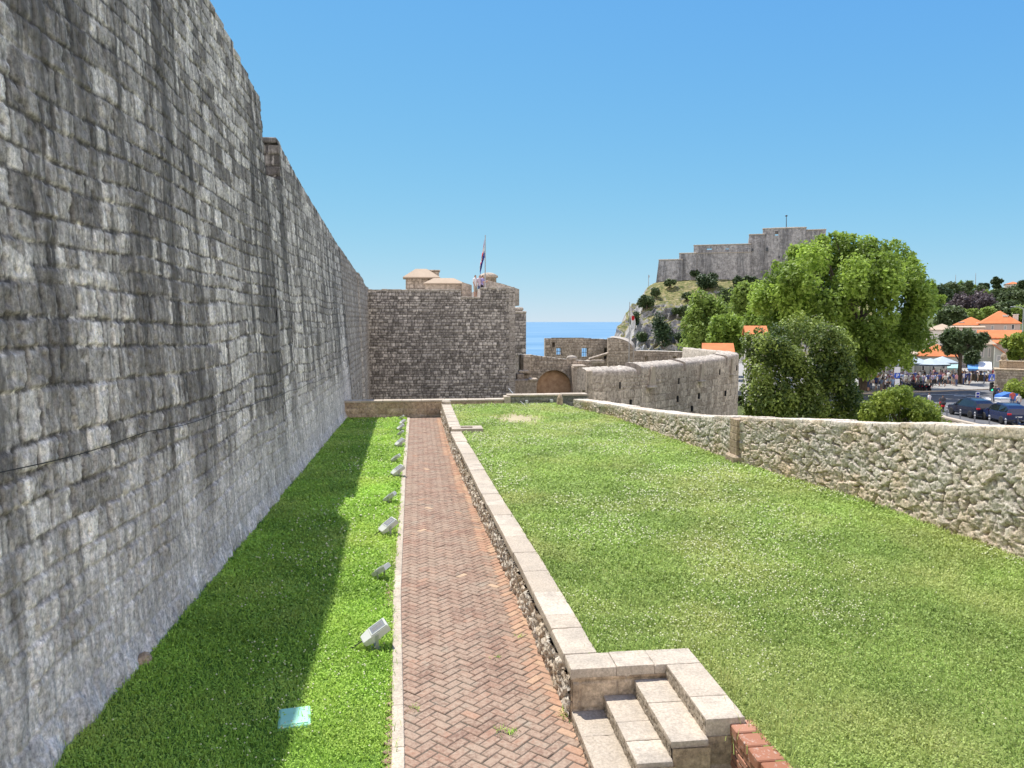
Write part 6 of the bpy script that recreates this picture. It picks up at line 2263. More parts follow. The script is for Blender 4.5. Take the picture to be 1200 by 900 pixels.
for (px, py, w, h, mat, lb, sd) in ((830, 326, 26, 20, 'leaf_pine', 'round dark green shrub at the foot of the fort wall', 71), (776, 386, 27, 46, 'leaf_pine', 'dark pine clinging to the rock between crag and pale trees', 72), (758, 350, 18, 16, 'leaf_hill', 'green shrub patch on the left shoulder of the fort rock', 73),
                                    (744, 370, 10, 22, 'leaf_pine', 'narrow dark shrub on the jagged sea crag', 74), (815, 319, 10, 9, 'leaf_pine', 'small dark shrub against the long fort wall, left of the round one', 75), (872, 327, 30, 18, 'leaf_pine', 'wide dark shrub in the shade under the tall fort keep', 76),
                                    (855, 342, 22, 22, 'leaf_hill', 'grey green shrub on the shaded side of the fort rock', 77), (893, 335, 22, 22, 'leaf_pine', 'dark shrub below the keep beside the plane tree', 78), (786, 330, 14, 7, 'leaf_hill', 'low scrub patch under the left corner of the fort', 79), (853, 368, 18, 30, 'leaf_pine', 'dark shrub low in the gully of the fort rock', 80), (806, 345, 12, 9, 'leaf_hill', 'small tuft of scrub in the middle of the dry fort slope', 81), (752, 392, 12, 12, 'leaf_hill', 'green scrub between the sea crag and the pine', 82), (797, 362, 16, 12, 'leaf_hill', 'grey green scrub at the upper edge of the bare rock face', 83), (769, 340, 12, 10, 'leaf_hill', 'low green scrub at the left corner of the fort base', 84), (798, 392, 14, 16, 'leaf_pine', 'dark shrub low on the rock face right of the pine', 85)):
    d = on_rock(px, py + h * .42)
    if sd != 72: py += h * .2; w *= 1.25
    c = fpt(px, py, d)
    ell_tree('pine_tree' if sd == 72 else 'shrub', lb, px, py, c.y, w, h, 9 if w < 20 else 14, max(.6, min(w, h) * .06), 1500 if w < 20 else 3200, .3, mat, sd, GS, zb=fpt(px, py + h * .47, d).z, r0=.18, cat='tree' if sd == 72 else 'shrub')

# trees on the far hillside
GH = 'trees on the far hillside'
hs = [(1120, 340, 330, 34, 22, 'leaf_hill', 'wide dark green tree on the far hill nearest the plane tree'), (1133, 337, 345, 20, 16, 'leaf_light', 'pale round tree on the hill crest left of the tall mast'), (1105, 346, 300, 30, 26, 'leaf_pine', 'dark hillside tree peeping out behind the plane tree crown'),
      (1148, 344, 335, 26, 18, 'leaf_hill', 'dull green tree on the crest just right of the tall mast'), (1153, 336, 350, 11, 12, 'leaf_pine', 'small blue green conifer on the hill crest'), (1168, 331, 345, 12, 16, 'leaf_pine', 'tall dark pine standing out on the hill crest by the pale villa'),
      (1143, 353, 262, 38, 30, 'leaf_purple', 'large purple leaved tree in the middle of the hillside'), (1128, 357, 258, 26, 26, 'leaf_purple', 'smaller purple leaved tree left of the large one'), (1172, 350, 280, 36, 26, 'leaf_hill', 'big rounded dark green tree below the pale villa'), (1193, 347, 275, 32, 28, 'leaf_hill', 'big green tree on the hillside at the photo edge'),
      (1182, 363, 240, 30, 20, 'leaf_hill', 'green tree directly behind the pink hip roofed house'), (1160, 366, 236, 18, 16, 'leaf_light', 'yellowish green tree tucked behind the long orange roof ridge'), (1137, 368, 225, 24, 12, 'leaf_light', 'light yellow green tree below the purple trees'), (1118, 369, 215, 26, 22, 'leaf_hill', 'dark green tree between the plane tree and the long orange roof'),
      (1162, 344, 320, 22, 12, 'leaf_light', 'pale dry looking tree just under the hill crest'), (1199, 334, 330, 14, 14, 'leaf_pine', 'dark tree right of the pale villa'), (1107, 366, 235, 18, 20, 'leaf_hill', 'green tree showing under the right edge of the plane tree crown'), (1195, 366, 235, 20, 16, 'leaf_light', 'pale green tree right of the pink house roof'), (1155, 358, 250, 22, 22, 'leaf_purple', 'dim purple tree on the right of the purple group')]
for i, (px, py, Y, w, h, mat, lb) in enumerate(hs):
    con = 'pine' in lb or 'conifer' in lb
    ell_tree('conifer_tree' if con else 'hillside_tree', lb, px, py + (1 if con else h * .18), Y, w * (1.1 if con else 1.35), h * (1.1 if con else 1.45), 14 if con else 24, max(.9, min(w, h) * .075), 6500 if w > 24 else 3500, .5, mat, 100 + i, GH, zb=None, r0=.3, nl=8)
for (px, py0, py1, Y, lb) in ((1143.5, 320, 340, 345, 'tall thin mast on the crest of the far hill'), (1120, 322, 338, 350, 'thin lattice mast on the far hill above the plane tree edge')):
    a, c = GY(px, py1, Y), GY(px, py0, Y)
    mb = MB(); mb.tube([(a.x, a.y, hill_z(a.x, a.y) - .5), c], [.28, .1], 5); tag(mb.build('mast', M['grey_metal'], loc=(a.x, a.y, hill_z(a.x, a.y))), lb, 'mast')

# ================================================================== the square beyond the walls
RZ1 = RZ
# road strip and plaza, laid on the wide ground
def quad_z(pxs, z): return [tuple(GZ(px, py, z))[:2] for px, py in pxs]


road_poly = [(44, 40), (62, 40), (66, 70), (150, 92), (150, 104), (58, 86.5), (40, 84), (40, 60)]
sheet('road', road_poly, RZ - .008, M['asphalt'])
sheet('pavement', [(40, 84.1), (58, 86.6), (150, 104.1), (150, 150), (30, 150), (30, 84)], RZ + .10, M['paving'])
mb = MB()
kp = [(40, 84.0), (58, 86.5), (150, 104.0)]
for (a, b_) in zip(kp[:-1], kp[1:]):
    a, b_ = Vector((*a, 0)), Vector((*b_, 0)); t = (b_ - a).normalized(); nn = Vector((t.y, -t.x, 0)) * .14
    V = [a, b_, b_ + nn, a + nn]
    mb.prism([(v.x, v.y) for v in V], 'z', RZ - .1, RZ + .13)
tag(mb.build('kerb', M['coping']), kind='structure')
mb = MB()
def stripe(p, q, w, z=RZ):
    a, b_ = GZ(*p, z), GZ(*q, z); t = (b_ - a).normalized(); n_ = Vector((-t.y, t.x, 0)) * w / 2
    mb.add([a - n_, b_ - n_, b_ + n_, a + n_], [(0, 1, 2, 3)])


stripe((1072, 461.5), (1150, 463.5), .35); stripe((1118, 463.6), (1132, 464.2), .5)
for k in range(5): stripe((1136 + k * 5, 466.0), (1140 + k * 5, 468.6), .5)
tag(mb.build('road_marking', M['paint']), kind='structure')


def sorted_box_axes(Y): pass


# ---------------------------------------------------------------- houses
FT = Frame(36)


def house(name, label, px0, px1, eave, ridge, Y, depth, wm, rm, roof='hip', wins=(), zb=RZ, ov=.3, chim=None, rh=None, fr=None):
    fr = fr or FT
    Y = Y * 1.27 if fr is FT else Y
    P_ = fr.pt
    a, c = P_(px0, eave, Y), P_(px1, eave, Y)
    x0, x1, ze = a.x, c.x, (a.z + c.z) / 2
    e = empty(name, fr.world(((x0 + x1) / 2, Y, zb))); tag(e, label, 'house')
    h = rh if rh else P_((px0 + px1) / 2, ridge, Y + depth / 2).z - ze

    def mk():
        m = MB(); m.at(rz=-fr.a); return m
    mb = mk()
    if roof == 'gable_front':
        mb.prism([(x0, zb), (x1, zb), (x1, ze), ((x0 + x1) / 2, ze + h), (x0, ze)], 'y', Y, Y + depth)
    elif roof == 'shed_left':      # slope falls to the right
        mb.prism([(x0, zb), (x1, zb), (x1, ze - h), (x0, ze)], 'y', Y, Y + depth)
    else:
        mb.box(x0, x1, Y, Y + depth, zb, ze)
    mb.build('wall', M[wm], e)
    mb = mk()
    if roof == 'hip': hip_roof(mb, x0, x1, Y, Y + depth, ze + .1, h, ov)
    elif roof == 'gable_side':
        y0, y1, ym = Y - ov, Y + depth + ov, Y + depth / 2
        mb.prism([(y0, ze), (ym, ze + h), (y1, ze), (y1, ze + .18), (ym, ze + h + .2), (y0, ze + .18)], 'x', x0 - ov, x1 + ov)
    elif roof == 'gable_front':
        xm = (x0 + x1) / 2
        mb.prism([(x0 - ov, ze - ov * h / (xm - x0)), (xm, ze + h + .02), (x1 + ov, ze - ov * h / (xm - x0)), (x1 + ov, ze + .18 - ov * h / (xm - x0)), (xm, ze + h + .22), (x0 - ov, ze + .18 - ov * h / (xm - x0))], 'y', Y - ov, Y + depth + ov)
    elif roof == 'shed_left':
        mb.prism([(x0 - .2, ze + .02), (x1 + .2, ze - h + .0), (x1 + .2, ze - h + .18), (x0 - .2, ze + .2)], 'y', Y - ov, Y + depth + ov)
    r = mb.build('roof', M[rm], e)
    if chim:
        for (px, py0, py1, dy) in chim:
            p = P_(px, py1, Y + dy); t = P_(px, py0, Y + dy)
            mb = mk(); mb.box(p.x - .45, p.x + .45, p.y - .4, p.y + .4, p.z - 1.2, t.z, bev=.03); mb.box(p.x - .55, p.x + .55, p.y - .5, p.y + .5, t.z + .001, t.z + .14, bev=.03); mb.build('chimney', M['plaster_white'], r)
    for (wx, wy, ww, wh, sh) in wins:
        p, q = P_(wx - ww / 2, wy + wh / 2, Y), P_(wx + ww / 2, wy - wh / 2, Y)
        mb = mk()
        t = .1
        mb.box(p.x - t, p.x, Y - .06, Y + .02, p.z - t, q.z + t); mb.box(q.x, q.x + t, Y - .06, Y + .02, p.z - t, q.z + t)
        mb.box(p.x, q.x, Y - .06, Y + .02, q.z, q.z + t); mb.box(p.x - .1, q.x + .1, Y - .14, Y + .02, p.z - t - .01, p.z)
        w = mb.build('window', M['plaster_white'], e)
        mb = mk(); mb.box(p.x, q.x, Y - .02, Y + .01, p.z, q.z)
        if not sh: mb.box((p.x + q.x) / 2 - .03, (p.x + q.x) / 2 + .03, Y - .035, Y - .021, p.z, q.z)
        mb.build('shutter' if sh else 'pane', M['shutter'] if sh else M['glass_dark'], w)
    return e


F20 = Frame(20)
house('house', 'long low house with two orange roof slopes in the middle of the town', 1119, 1158, 381.5, 372, 150, 12, 'plaster_white', 'tile', 'hip', wins=((1126, 383.5, 2.5, 3, 0), (1146, 384, 3, 3, 0)), chim=((1126.5, 378, 382, 1), (1147, 379, 383, 1)))
house('house', 'tall pinkish house with a big orange hip roof', 1150, 1196, 379.5, 365, 144, 13, 'plaster_pink', 'tile', 'hip', wins=((1163, 384, 2.6, 4, 1), (1187, 383, 3, 5, 0), (1178, 384, 2.2, 4, 1)), chim=((1190, 369, 376, 3), (1178, 370, 374, 2)))
house('house', 'white plastered house front below the long orange roofs', 1116, 1153, 384.5, 383, 138, 6, 'plaster_white', 'tile_tan', 'gable_side', wins=((1122, 391, 2, 3.5, 1), (1133, 391, 2, 3.5, 1), (1145, 391, 2, 3.5, 1)))
house('house', 'pale house with a tan roof edge partly behind the plane tree crown', 1086, 1122, 387, 380, 130, 10, 'plaster_white', 'tile_tan', 'hip', wins=((1110, 396, 2.4, 4, 1), (1102, 396, 2.4, 4, 1), (1094, 396, 2.4, 4, 1)))
house('house', 'house with a broad low orange roof before the pinkish house', 1148, 1197, 397, 388, 128, 8, 'plaster_tan', 'tile', 'gable_side', wins=((1160, 400, 2, 2.4, 0), (1171, 400.5, 2.2, 3.5, 0), (1176, 400.5, 1.2, 3.5, 0), (1186, 400, 2, 3, 1)))
house('house', 'grey green house with tan roof and three shutters behind the blue and white awning', 1142, 1166, 404, 394, 118, 8, 'plaster_grey', 'tile_tan', 'hip', wins=((1151.5, 413, 2.6, 10, 1), (1159.5, 413, 2.6, 10, 1), (1145, 413, 2, 10, 1)))
house('house', 'small pinkish house with a steep orange lean-to roof', 1166, 1194, 405, 417, 116, 8, 'plaster_grey', 'tile', 'shed_left', wins=((1170.5, 420, 4, 5.5, 1),), rh=3.0)
house('house', 'pink house end rising between the grey green house and the orange roof', 1166, 1190, 403, 400, 124, 4, 'plaster_pink', 'tile', 'gable_side', wins=((1178, 408, 2, 3, 1),))
house('cafe', 'low cafe building with a bright orange roof behind the umbrellas', 1073, 1123, 418, 404, 112, 9, 'plaster_grey', 'tile', 'hip', wins=((1082, 428, 3, 12, 0), (1094, 428, 3, 12, 0), (1106, 427, 3, 10, 0), (1114, 427, 3, 10, 0)))
house('house', 'shaded grey building front beneath the plane tree behind the crowd', 1012, 1072, 415, 408, 109, 8, 'plaster_grey', 'tile_tan', 'hip', wins=((1022, 432, 4, 12, 0), (1036, 432, 4, 12, 0), (1050, 432, 4, 12, 0), (1064, 432, 4, 12, 0)))
house('house', 'little house with an orange roof just over the round bastion parapet', 826, 858, 414, 404, 92, 7, 'plaster_white', 'tile', 'gable_side', wins=((846, 420, 2, 3, 0),), fr=F20)
house('house', 'house with a red orange roof glimpsed through the dark flowering tree', 877, 897, 394, 384, 80, 5, 'plaster_white', 'tile', 'gable_side', wins=((880, 404, 3, 5, 0),), fr=F20)
house('villa', 'pale villa with a low pinkish roof on the crest of the far hill', 1178, 1197, 333, 330.5, 350, 10, 'plaster_white', 'tile', 'hip', wins=((1183, 336, 1.2, 1.6, 0), (1188, 336, 1.2, 1.6, 0), (1192, 336, 1.2, 1.6, 0)), zb=12)

# stone retaining wall and stair on the far right
DT = 84 * 1.27
e = empty('terrace_wall', FT.world(FT.pt(1182, 450, DT))); tag(e, 'buff stone terrace wall with a raised parapet at the right edge of the photo', 'wall')
mb = MB(); mb.at(rz=-FT.a)
x0, x1 = FT.pt(1166, 450, DT).x, FT.pt(1225, 450, DT).x
z0_, z1_ = RZ - .3, FT.pt(1180, 434, DT).z
face_y(mb, x0, x1, DT, z0_, z1_, .3, .45, .05, 401, du=.09, dv=.08); mb.box(x0, x1, DT + .06, DT + 3, z0_, z1_ - .02)
mb.build('face', M['ruin'], e)
mb = MB(); mb.at(rz=-FT.a); mb.box(x0 - .1, x1, DT - .1, DT + 3, z1_, z1_ + .16, bev=.03, rnd=.8)
x2 = FT.pt(1171, 430, DT + 2).x; zq = FT.pt(1180, 424, DT + 2).z; zq2 = FT.pt(1180, 421.5, DT + 2).z
mb.box(x2, x1, DT + 1.5, DT + 2.2, z1_ + .16, zq, bev=.04, rnd=.3); mb.box(x2 - .05, x1, DT + 1.4, DT + 2.3, zq, zq + .15, bev=.03, rnd=.8)
mb.box(x2 + .1, x2 + .7, DT + 1.3, DT + 2.4, z1_ + .16, zq2, bev=.08, rnd=.6)
mb.lathe([(.2, 0), (.34, .2), (.3, .5), (.12, .75), (0, .8)], 12, (x2 + .4, DT + 1.8, zq2))
mb.build('parapet', M['parapet'], e)
g = np.random.default_rng(55); cl, rd = [], []
for k in range(20): cl.append(tuple(GY(g.uniform(1187, 1212), g.uniform(447, 472), 80 + g.uniform(-1.2, 1.2)))); rd.append(g.uniform(.5, .85))
tree('bush', 'round yellow green bush against the buff terrace wall at the photo edge', base_at(1199, 80), tuple(GY(1199, 460, 80)), cl, rd, 6000, .14, 'leaf_bush', 56, r0=.1, nl=8, cat='bush', outward=.75, shell=.7)

# low wall between the road and the ditch, with bollards behind it
e = empty('road_wall', (48, 60, RZ)); tag(e, 'low pale stone wall curving along the near edge of the road below the cars', 'wall')
wp = [tuple(GZ(px, py, RZ + .55))[:2] for px, py in ((1078, 476), (1088, 482), (1104, 488), (1125, 493), (1150, 498.5), (1175, 503.5), (1200, 508))]
wp.append((wp[-1][0] - .2, wp[-1][1] - 8))
wp = [(x, y) for x, y in wp]
mb = MB()
path_wall(mb, wp, -6.5, lambda s: RZ + .42, .09, .08, lambda U, Z: masonry(U, Z, .26, .4, .03, .03, 411), flip=False)
for (a, b_) in zip(wp[:-1], wp[1:]):
    a, b_ = Vector((*a, 0)), Vector((*b_, 0)); t = (b_ - a).normalized(); nn = Vector((-t.y, t.x, 0))
    V = [a - nn * .06, b_ - nn * .06, b_ + nn * .45, a + nn * .45]
    mb.prism([(v.x, v.y) for v in V][::-1], 'z', RZ + .42, RZ + .55, 1, rnd=random.random())
    V = [a + nn * .05, b_ + nn * .05, b_ + nn * .4, a + nn * .4]
    mb.prism([(v.x, v.y) for v in V][::-1], 'z', -6.5, RZ + .42, 0)
mb.build('masonry', [M['ruin'], M['coping']], e)
proto_b = None
for i, (px, py) in enumerate(((1109.5, 489.5), (1125, 493.5), (1142, 497), (1159, 501), (1178, 505.5))):
    p = GZ(px, py - 1.5, RZ)
    if proto_b is None:
        proto_b = o = empty('bollard')
        mb = MB(); mb.lathe([(.06, 0), (.06, .78), (.075, .79), (.075, .86), (.04, .93), (0, .94)], 10); mb.build('post', M['grey_metal'], o)
        mb = MB(); mb.lathe([(.0615, .62), (.0615, .7)], 10); mb.build('band', M['sign_white'], o)
    else: o = copy_tree(proto_b)
    o.location = p
    tag(o, 'slim grey bollard on the near road edge, ' + ('first, beside the motorcycle', 'second, before the front of the darker car', 'third, at the rear of the darker car', 'fourth, beside the nearer navy car', 'fifth, behind the nearer navy car')[i], 'bollard', 'bollards along the near road edge')

# ---------------------------------------------------------------- cars
def make_car(paint):
    e = empty('parked_car')
    # stations along X (rear -> front): x, half width, z bottom, z belt, half roof width, z roof
    S = [(-2.30, .80, .42, .86, .72, .90), (-2.26, .88, .32, .98, .76, 1.04), (-2.12, .92, .28, 1.02, .70, 1.38), (-1.75, .94, .27, 1.02, .66, 1.62), (-.9, .95, .26, 1.0, .67, 1.70), (.0, .95, .26, .99, .67, 1.69), (.45, .95, .26, .98, .66, 1.58),
         (1.02, .95, .27, .97, .74, 1.10), (1.2, .94, .27, .96, .76, 1.03), (1.9, .91, .29, .88, .72, .95), (2.2, .84, .34, .74, .66, .82), (2.34, .72, .42, .62, .6, .68)]
    mb = MB(); V = []
    for (x, w, zb, zt, wr, zr) in S:
        h = [(w * .86, zb), (w * .97, zb + .1), (w, (zb + zt) / 2), (w * .985, zt), (wr + .03, zr - .05), (wr * .8, zr)]
        V += [(x, -y, z) for y, z in h] + [(x, y, z) for y, z in h[::-1]]
    k = 12
    F_ = []
    for i in range(len(S) - 1):
        for j in range(k):
            F_.append((i * k + j, i * k + (j + 1) % k, (i + 1) * k + (j + 1) % k, (i + 1) * k + j))
    F_ += [tuple(range(k))[::-1], tuple(range((len(S) - 1) * k, len(S) * k))]
    mb.add(V, F_, smooth=False)
    for s in (-1, 1):
        mb.box(-.9, .4, s * .6 - .02, s * .6 + .02, 1.70, 1.74, bev=.008)
        mb.tube([(-2.3, s * .2, .36), (-2.33, s * .2, .36)], .03, 6)
    body = mb.build('body', M[paint], e)
    # side windows follow the tumblehome, set just proud
    for s in (-1, 1):
        gl = MB()
        def pt(st, f, out=.008):
            x, w, zb, zt, wr, zr = st
            y = w * .985 + (wr + .03 - w * .985) * f + out; z = zt + (zr - .05 - zt) * f
            return (x, s * y, z)
        segs = [(2, 3, .14, .86), (3, 4, .1, .88), (4, 5, .1, .88), (5, 6, .1, .88)]
        for (a, b_, lo, hi) in segs:
            A, B2 = S[a], S[b_]
            q = [pt(A, lo), pt(B2, lo), pt(B2, hi), pt(A, hi)]
            gl.add(q if s < 0 else q[::-1], [(0, 1, 2, 3)])
        A, B2 = S[6], S[7]
        q = [pt(A, .1), pt(B2, .05), pt(A, .88)]
        gl.add(q if s < 0 else q[::-1], [(0, 1, 2)])
        gl.build('side_window', M['car_glass'], body)
    gl = MB()
    (xa, _, _, _, ra, za), (xb_, _, _, _, rb_, zb_) = S[1], S[3]
    gl.add([(-2.235, -.66, 1.10), (-2.235, .66, 1.10), (-1.93, .60, 1.52), (-1.93, -.60, 1.52)], [(3, 2, 1, 0)])
    gl.M = np.array(Matrix.Translation((-.03, 0, .02)))
    gl.build('rear_window', M['car_glass'], body)
    gl = MB(); gl.add([(.52, -.58, 1.545), (.52, .58, 1.545), (1.0, .68, 1.135), (1.0, -.68, 1.135)], [(0, 3, 2, 1)]); gl.M = None
    gl.build('windscreen', M['car_glass'], body)
    for s in (-1, 1):
        t = MB(); t.box(-2.33, -2.12, s * .72 - .16, s * .72 + .16, .84, 1.0, bev=.03); t.build('tail_light', M['tail'], e)
        t = MB(); t.box(2.05, 2.3, s * .62 - .14, s * .62 + .14, .66, .76, bev=.03); t.build('headlight', M['lens'], e)
        t = MB(); t.box(.62, .8, s * 1.03 - .09, s * 1.03 + .09, 1.0, 1.13, bev=.03); t.build('mirror', M[paint], e)
        for x in (-1.42, 1.42):
            w = MB(); w.at((x, s * .86, .345), rx=R_(90)); w.lathe([(.2, -.11), (.31, -.11), (.345, -.08), (.345, .08), (.31, .11), (.2, .11)], 20)
            wo = w.build('wheel', M['rubber'], e)
            w = MB(); w.at((x, s * .86, .345), rx=R_(90)); w.lathe([(0, -.1), (.21, -.1), (.215, -.06), (.215, .06), (.21, .1), (0, .1)], 16)
            for q in range(5): 
                aa = q * 2 * math.pi / 5
                w.tube([(0, 0, -.105 * s if False else .105), (.19 * math.cos(aa), .19 * math.sin(aa), .108)], .02, 4)
            w.build('rim', M['reflector'], wo)
            w = MB(); w.box(x - .42, x + .42, s * .955 - .012, s * .955 + .012, .28, .74, bev=.01)
            # dark arch lip above the tyre
    pl = MB(); pl.box(-2.335, -2.3, -.26, .26, .66, .78, bev=.006); pl.build('number_plate', M['sign_white'], e)
    bp = MB(); bp.box(-2.36, -2.1, -.84, .84, .3, .5, bev=.05); bp.build('bumper', M['dark_metal'], e)
    return e


hd_ = math.atan2(.97, .22)
c1 = make_car('car_navy'); p = GZ(1176, 494.5, RZ); c1.location = (p.x, p.y, RZ); c1.rotation_euler = (0, 0, hd_)
tag(c1, 'navy blue parked suv with its rear and number plate towards the camera', 'car', 'cars parked along the road')
c2 = make_car('car_black'); p = GZ(1137, 487.8, RZ); c2.location = (p.x, p.y, RZ); c2.rotation_euler = (0, 0, hd_ + .12)
tag(c2, 'blackish blue parked suv ahead of the navy one, left of the traffic light', 'car', 'cars parked along the road')


# ---------------------------------------------------------------- motorcycles
def make_bike(paint, name='motor_scooter'):
    e = empty(name)
    b_ = MB()
    b_.tube([(-.55, 0, .62), (-.2, 0, .5), (.1, 0, .34), (.38, 0, .38), (.52, 0, .78), (.5, 0, .98)], [.13, .16, .1, .1, .09, .05], 8)
    b_.box(-.75, -.3, -.13, .13, .5, .66, bev=.05); b_.box(.02, .42, -.15, .15, .26, .33, bev=.03); b_.box(.46, .58, -.2, .2, .5, .86, bev=.05); b_.box(.5, .86, -.07, .07, .5, .58, bev=.03)
    b_.build('body', M[paint], e)
    b_ = MB(); b_.box(-.7, .02, -.15, .15, .66, .77, bev=.05); b_.build('seat', M['rubber'], e)
    b_ = MB(); b_.tube([(.48, -.34, 1.0), (.5, -.1, 1.03), (.5, .1, 1.03), (.48, .34, 1.0)], .022, 6); b_.tube([(.5, 0, .95), (.62, 0, .5), (.68, 0, .27)], .03, 6); b_.build('handlebar', M['dark_metal'], e)
    b_ = MB(); b_.box(-.95, -.68, -.17, .17, .74, 1.0, bev=.05); b_.build('top_box', M['dark_metal'], e)
    b_ = MB(); b_.box(-.78, -.73, -.09, .09, .6, .7, bev=.02); b_.build('tail_light', M['tail'], e)
    for x in (-.55, .7):
        w = MB(); w.at((x, 0, .27), rx=R_(90)); w.lathe([(.15, -.05), (.24, -.055), (.27, -.03), (.27, .03), (.24, .055), (.15, .05)], 16); wo = w.build('wheel', M['rubber'], e)
        w = MB(); w.at((x, 0, .27), rx=R_(90)); w.lathe([(0, -.04), (.15, -.045), (.155, 0), (.15, .045), (0, .04)], 12); w.build('rim', M['grey_metal'], wo)
    return e


mk = make_bike('red_cloth'); p = GZ(1104, 482, RZ); mk.location = (p.x, p.y, RZ); mk.rotation_euler = (0, 0, math.radians(62))
tag(mk, 'red motor scooter ridden away along the road edge', 'scooter')
person(RIDER, (p.x - .12, p.y - .22, RZ - .12), math.radians(62) + math.pi / 2, (.06, .06, .07), 'person in a dark top riding the red motor scooter', s=1.0)
p = GZ(1088.5, 481, RZ)
person(1, p, R_(200), (.78, .78, .8), 'person in a white shirt and dark shorts walking along the near road edge')
mk2 = make_bike('car_black')
GB = 'dark motor scooters parked below the crowd'
for i, (px, py) in enumerate(((1063, 457.5), (1067, 458), (1071, 458.5), (1075, 458.7), (1079, 459), (1084, 459))):
    o = mk2 if i == 0 else copy_tree(mk2)
    p = GZ(px, py - .5, RZ); o.location = (p.x, p.y, RZ); o.rotation_euler = (0, 0, R_(100 + 5 * (i % 3)))
    tag(o, 'dark motor scooter parked in the row at the kerb below the crowd', 'scooter', GB)
o = copy_tree(mk2); p = GZ(1198, 504, RZ); o.location = (p.x, p.y, RZ); o.rotation_euler = (0, 0, R_(95))
tag(o, 'dark motor scooter cut by the right photo edge beside the navy car', 'scooter')
for (px, py, i, col, lb) in ((1186, 478, 4, (.6, .12, .1), 'person in a red top by the white kiosk box behind the navy car'), (1193, 482, 0, (.7, .66, .6), 'person in a pale top just behind the navy car roof at the photo edge'), (1165, 471, 3, (.04, .04, .05), 'person in black standing right behind the traffic light pole'), (1168.5, 470.5, 0, (.05, .08, .2), 'person in navy standing by the blue tarpaulin')):
    person(i, GZ(px, py, RZ), R_(40 * i), col, lb)

# ---------------------------------------------------------------- street furniture
def pole_lamp(px, pyb, pyt, label, globes=()):
    p = GZ(px, pyb, RZ); Y = p.y; t = GY(px, pyt, Y)
    e = empty('street_lamp', p); tag(e, label, 'lamp')
    mb = MB(); mb.tube([p, p + Vector((0, 0, .9)), p + Vector((0, 0, .95)), Vector((p.x, p.y, t.z))], [.13, .12, .085, .06], 8); mb.build('pole', M['grey_metal'], e)
    if globes:
        mb = MB()
        for (gx_, gy_) in globes: 
            q = GY(gx_, gy_, Y); mb.tube([(p.x, p.y, q.z - .35), (q.x, q.y, q.z - .25)], .03, 5)
        mb.build('arm', M['grey_metal'], e)
        for (gx_, gy_) in globes:
            q = GY(gx_, gy_, Y); mb = MB(); mb.lathe([(.02, -.26), (.2, -.16), (.26, 0), (.2, .16), (0, .26)], 12, q); mb.build('globe', M['sign_white'], e)
    else:
        mb = MB(); mb.tube([(p.x, p.y, t.z), (p.x - .6, p.y, t.z + .25), (p.x - 1.4, p.y, t.z + .3)], [.06, .05, .04], 6); mb.box(p.x - 2.0, p.x - 1.3, p.y - .14, p.y + .14, t.z + .24, t.z + .36, bev=.04); mb.build('lamp_head', M['grey_metal'], e)
    return e


pole_lamp(1060, 452, 377, 'tall grey lamp post with white globes in front of the plane tree', ((1057.5, 409), (1063.5, 409), (1058.5, 404), (1063, 401), (1063, 414)))
pole_lamp(1195, 447, 362, 'tall plain lamp post at the right edge above the terrace wall')

# parking sign
def flat_sign(name, label, px0, px1, py0, py1, pyb, mat, post=True):
    p = GZ((px0 + px1) / 2, pyb, RZ); Y = p.y
    a, c = GY(px0, py1, Y - .06), GY(px1, py0, Y - .06)
    e = empty(name, p); tag(e, label, 'sign')
    mb = MB(); mb.tube([p, (p.x, p.y, c.z)], .04, 8); mb.build('post', M['grey_metal'], e)
    mb = MB(); mb.box(a.x, c.x, Y - .08, Y - .045, a.z, c.z, bev=.01); mb.build('panel', M[mat], e)
    return e, a, c, Y


e, a, c, Y = flat_sign('parking_sign', 'white panel over a blue parking sign with letter P in front of the crowd', 1048, 1055, 430, 437, 470, 'sign_white')
a2, c2_ = GY(1048, 443, Y - .06), GY(1055, 437.2, Y - .06)
mb = MB(); mb.box(a2.x, c2_.x, Y - .08, Y - .045, a2.z, c2_.z, bev=.01); bp_ = mb.build('parking_panel', M['sign_blue'], e)
w, h, x, z = c2_.x - a2.x, c2_.z - a2.z, a2.x, a2.z
mb = MB(); yq = Y - .095
mb.box(x + w * .34, x + w * .45, yq, yq + .012, z + h * .15, z + h * .85)
mb.box(x + w * .452, x + w * .62, yq, yq + .012, z + h * .75, z + h * .85); mb.box(x + w * .452, x + w * .62, yq, yq + .012, z + h * .42, z + h * .52); mb.box(x + w * .622, x + w * .72, yq, yq + .012, z + h * .46, z + h * .81)
mb.build('letter', M['sign_white'], bp_)
a2, c2_ = GY(1048.5, 451, Y - .06), GY(1054.5, 444, Y - .06)
mb = MB(); mb.box(a2.x, c2_.x, Y - .08, Y - .045, a2.z, c2_.z, bev=.01); mb.build('lower_panel', M['sign_white'], e)

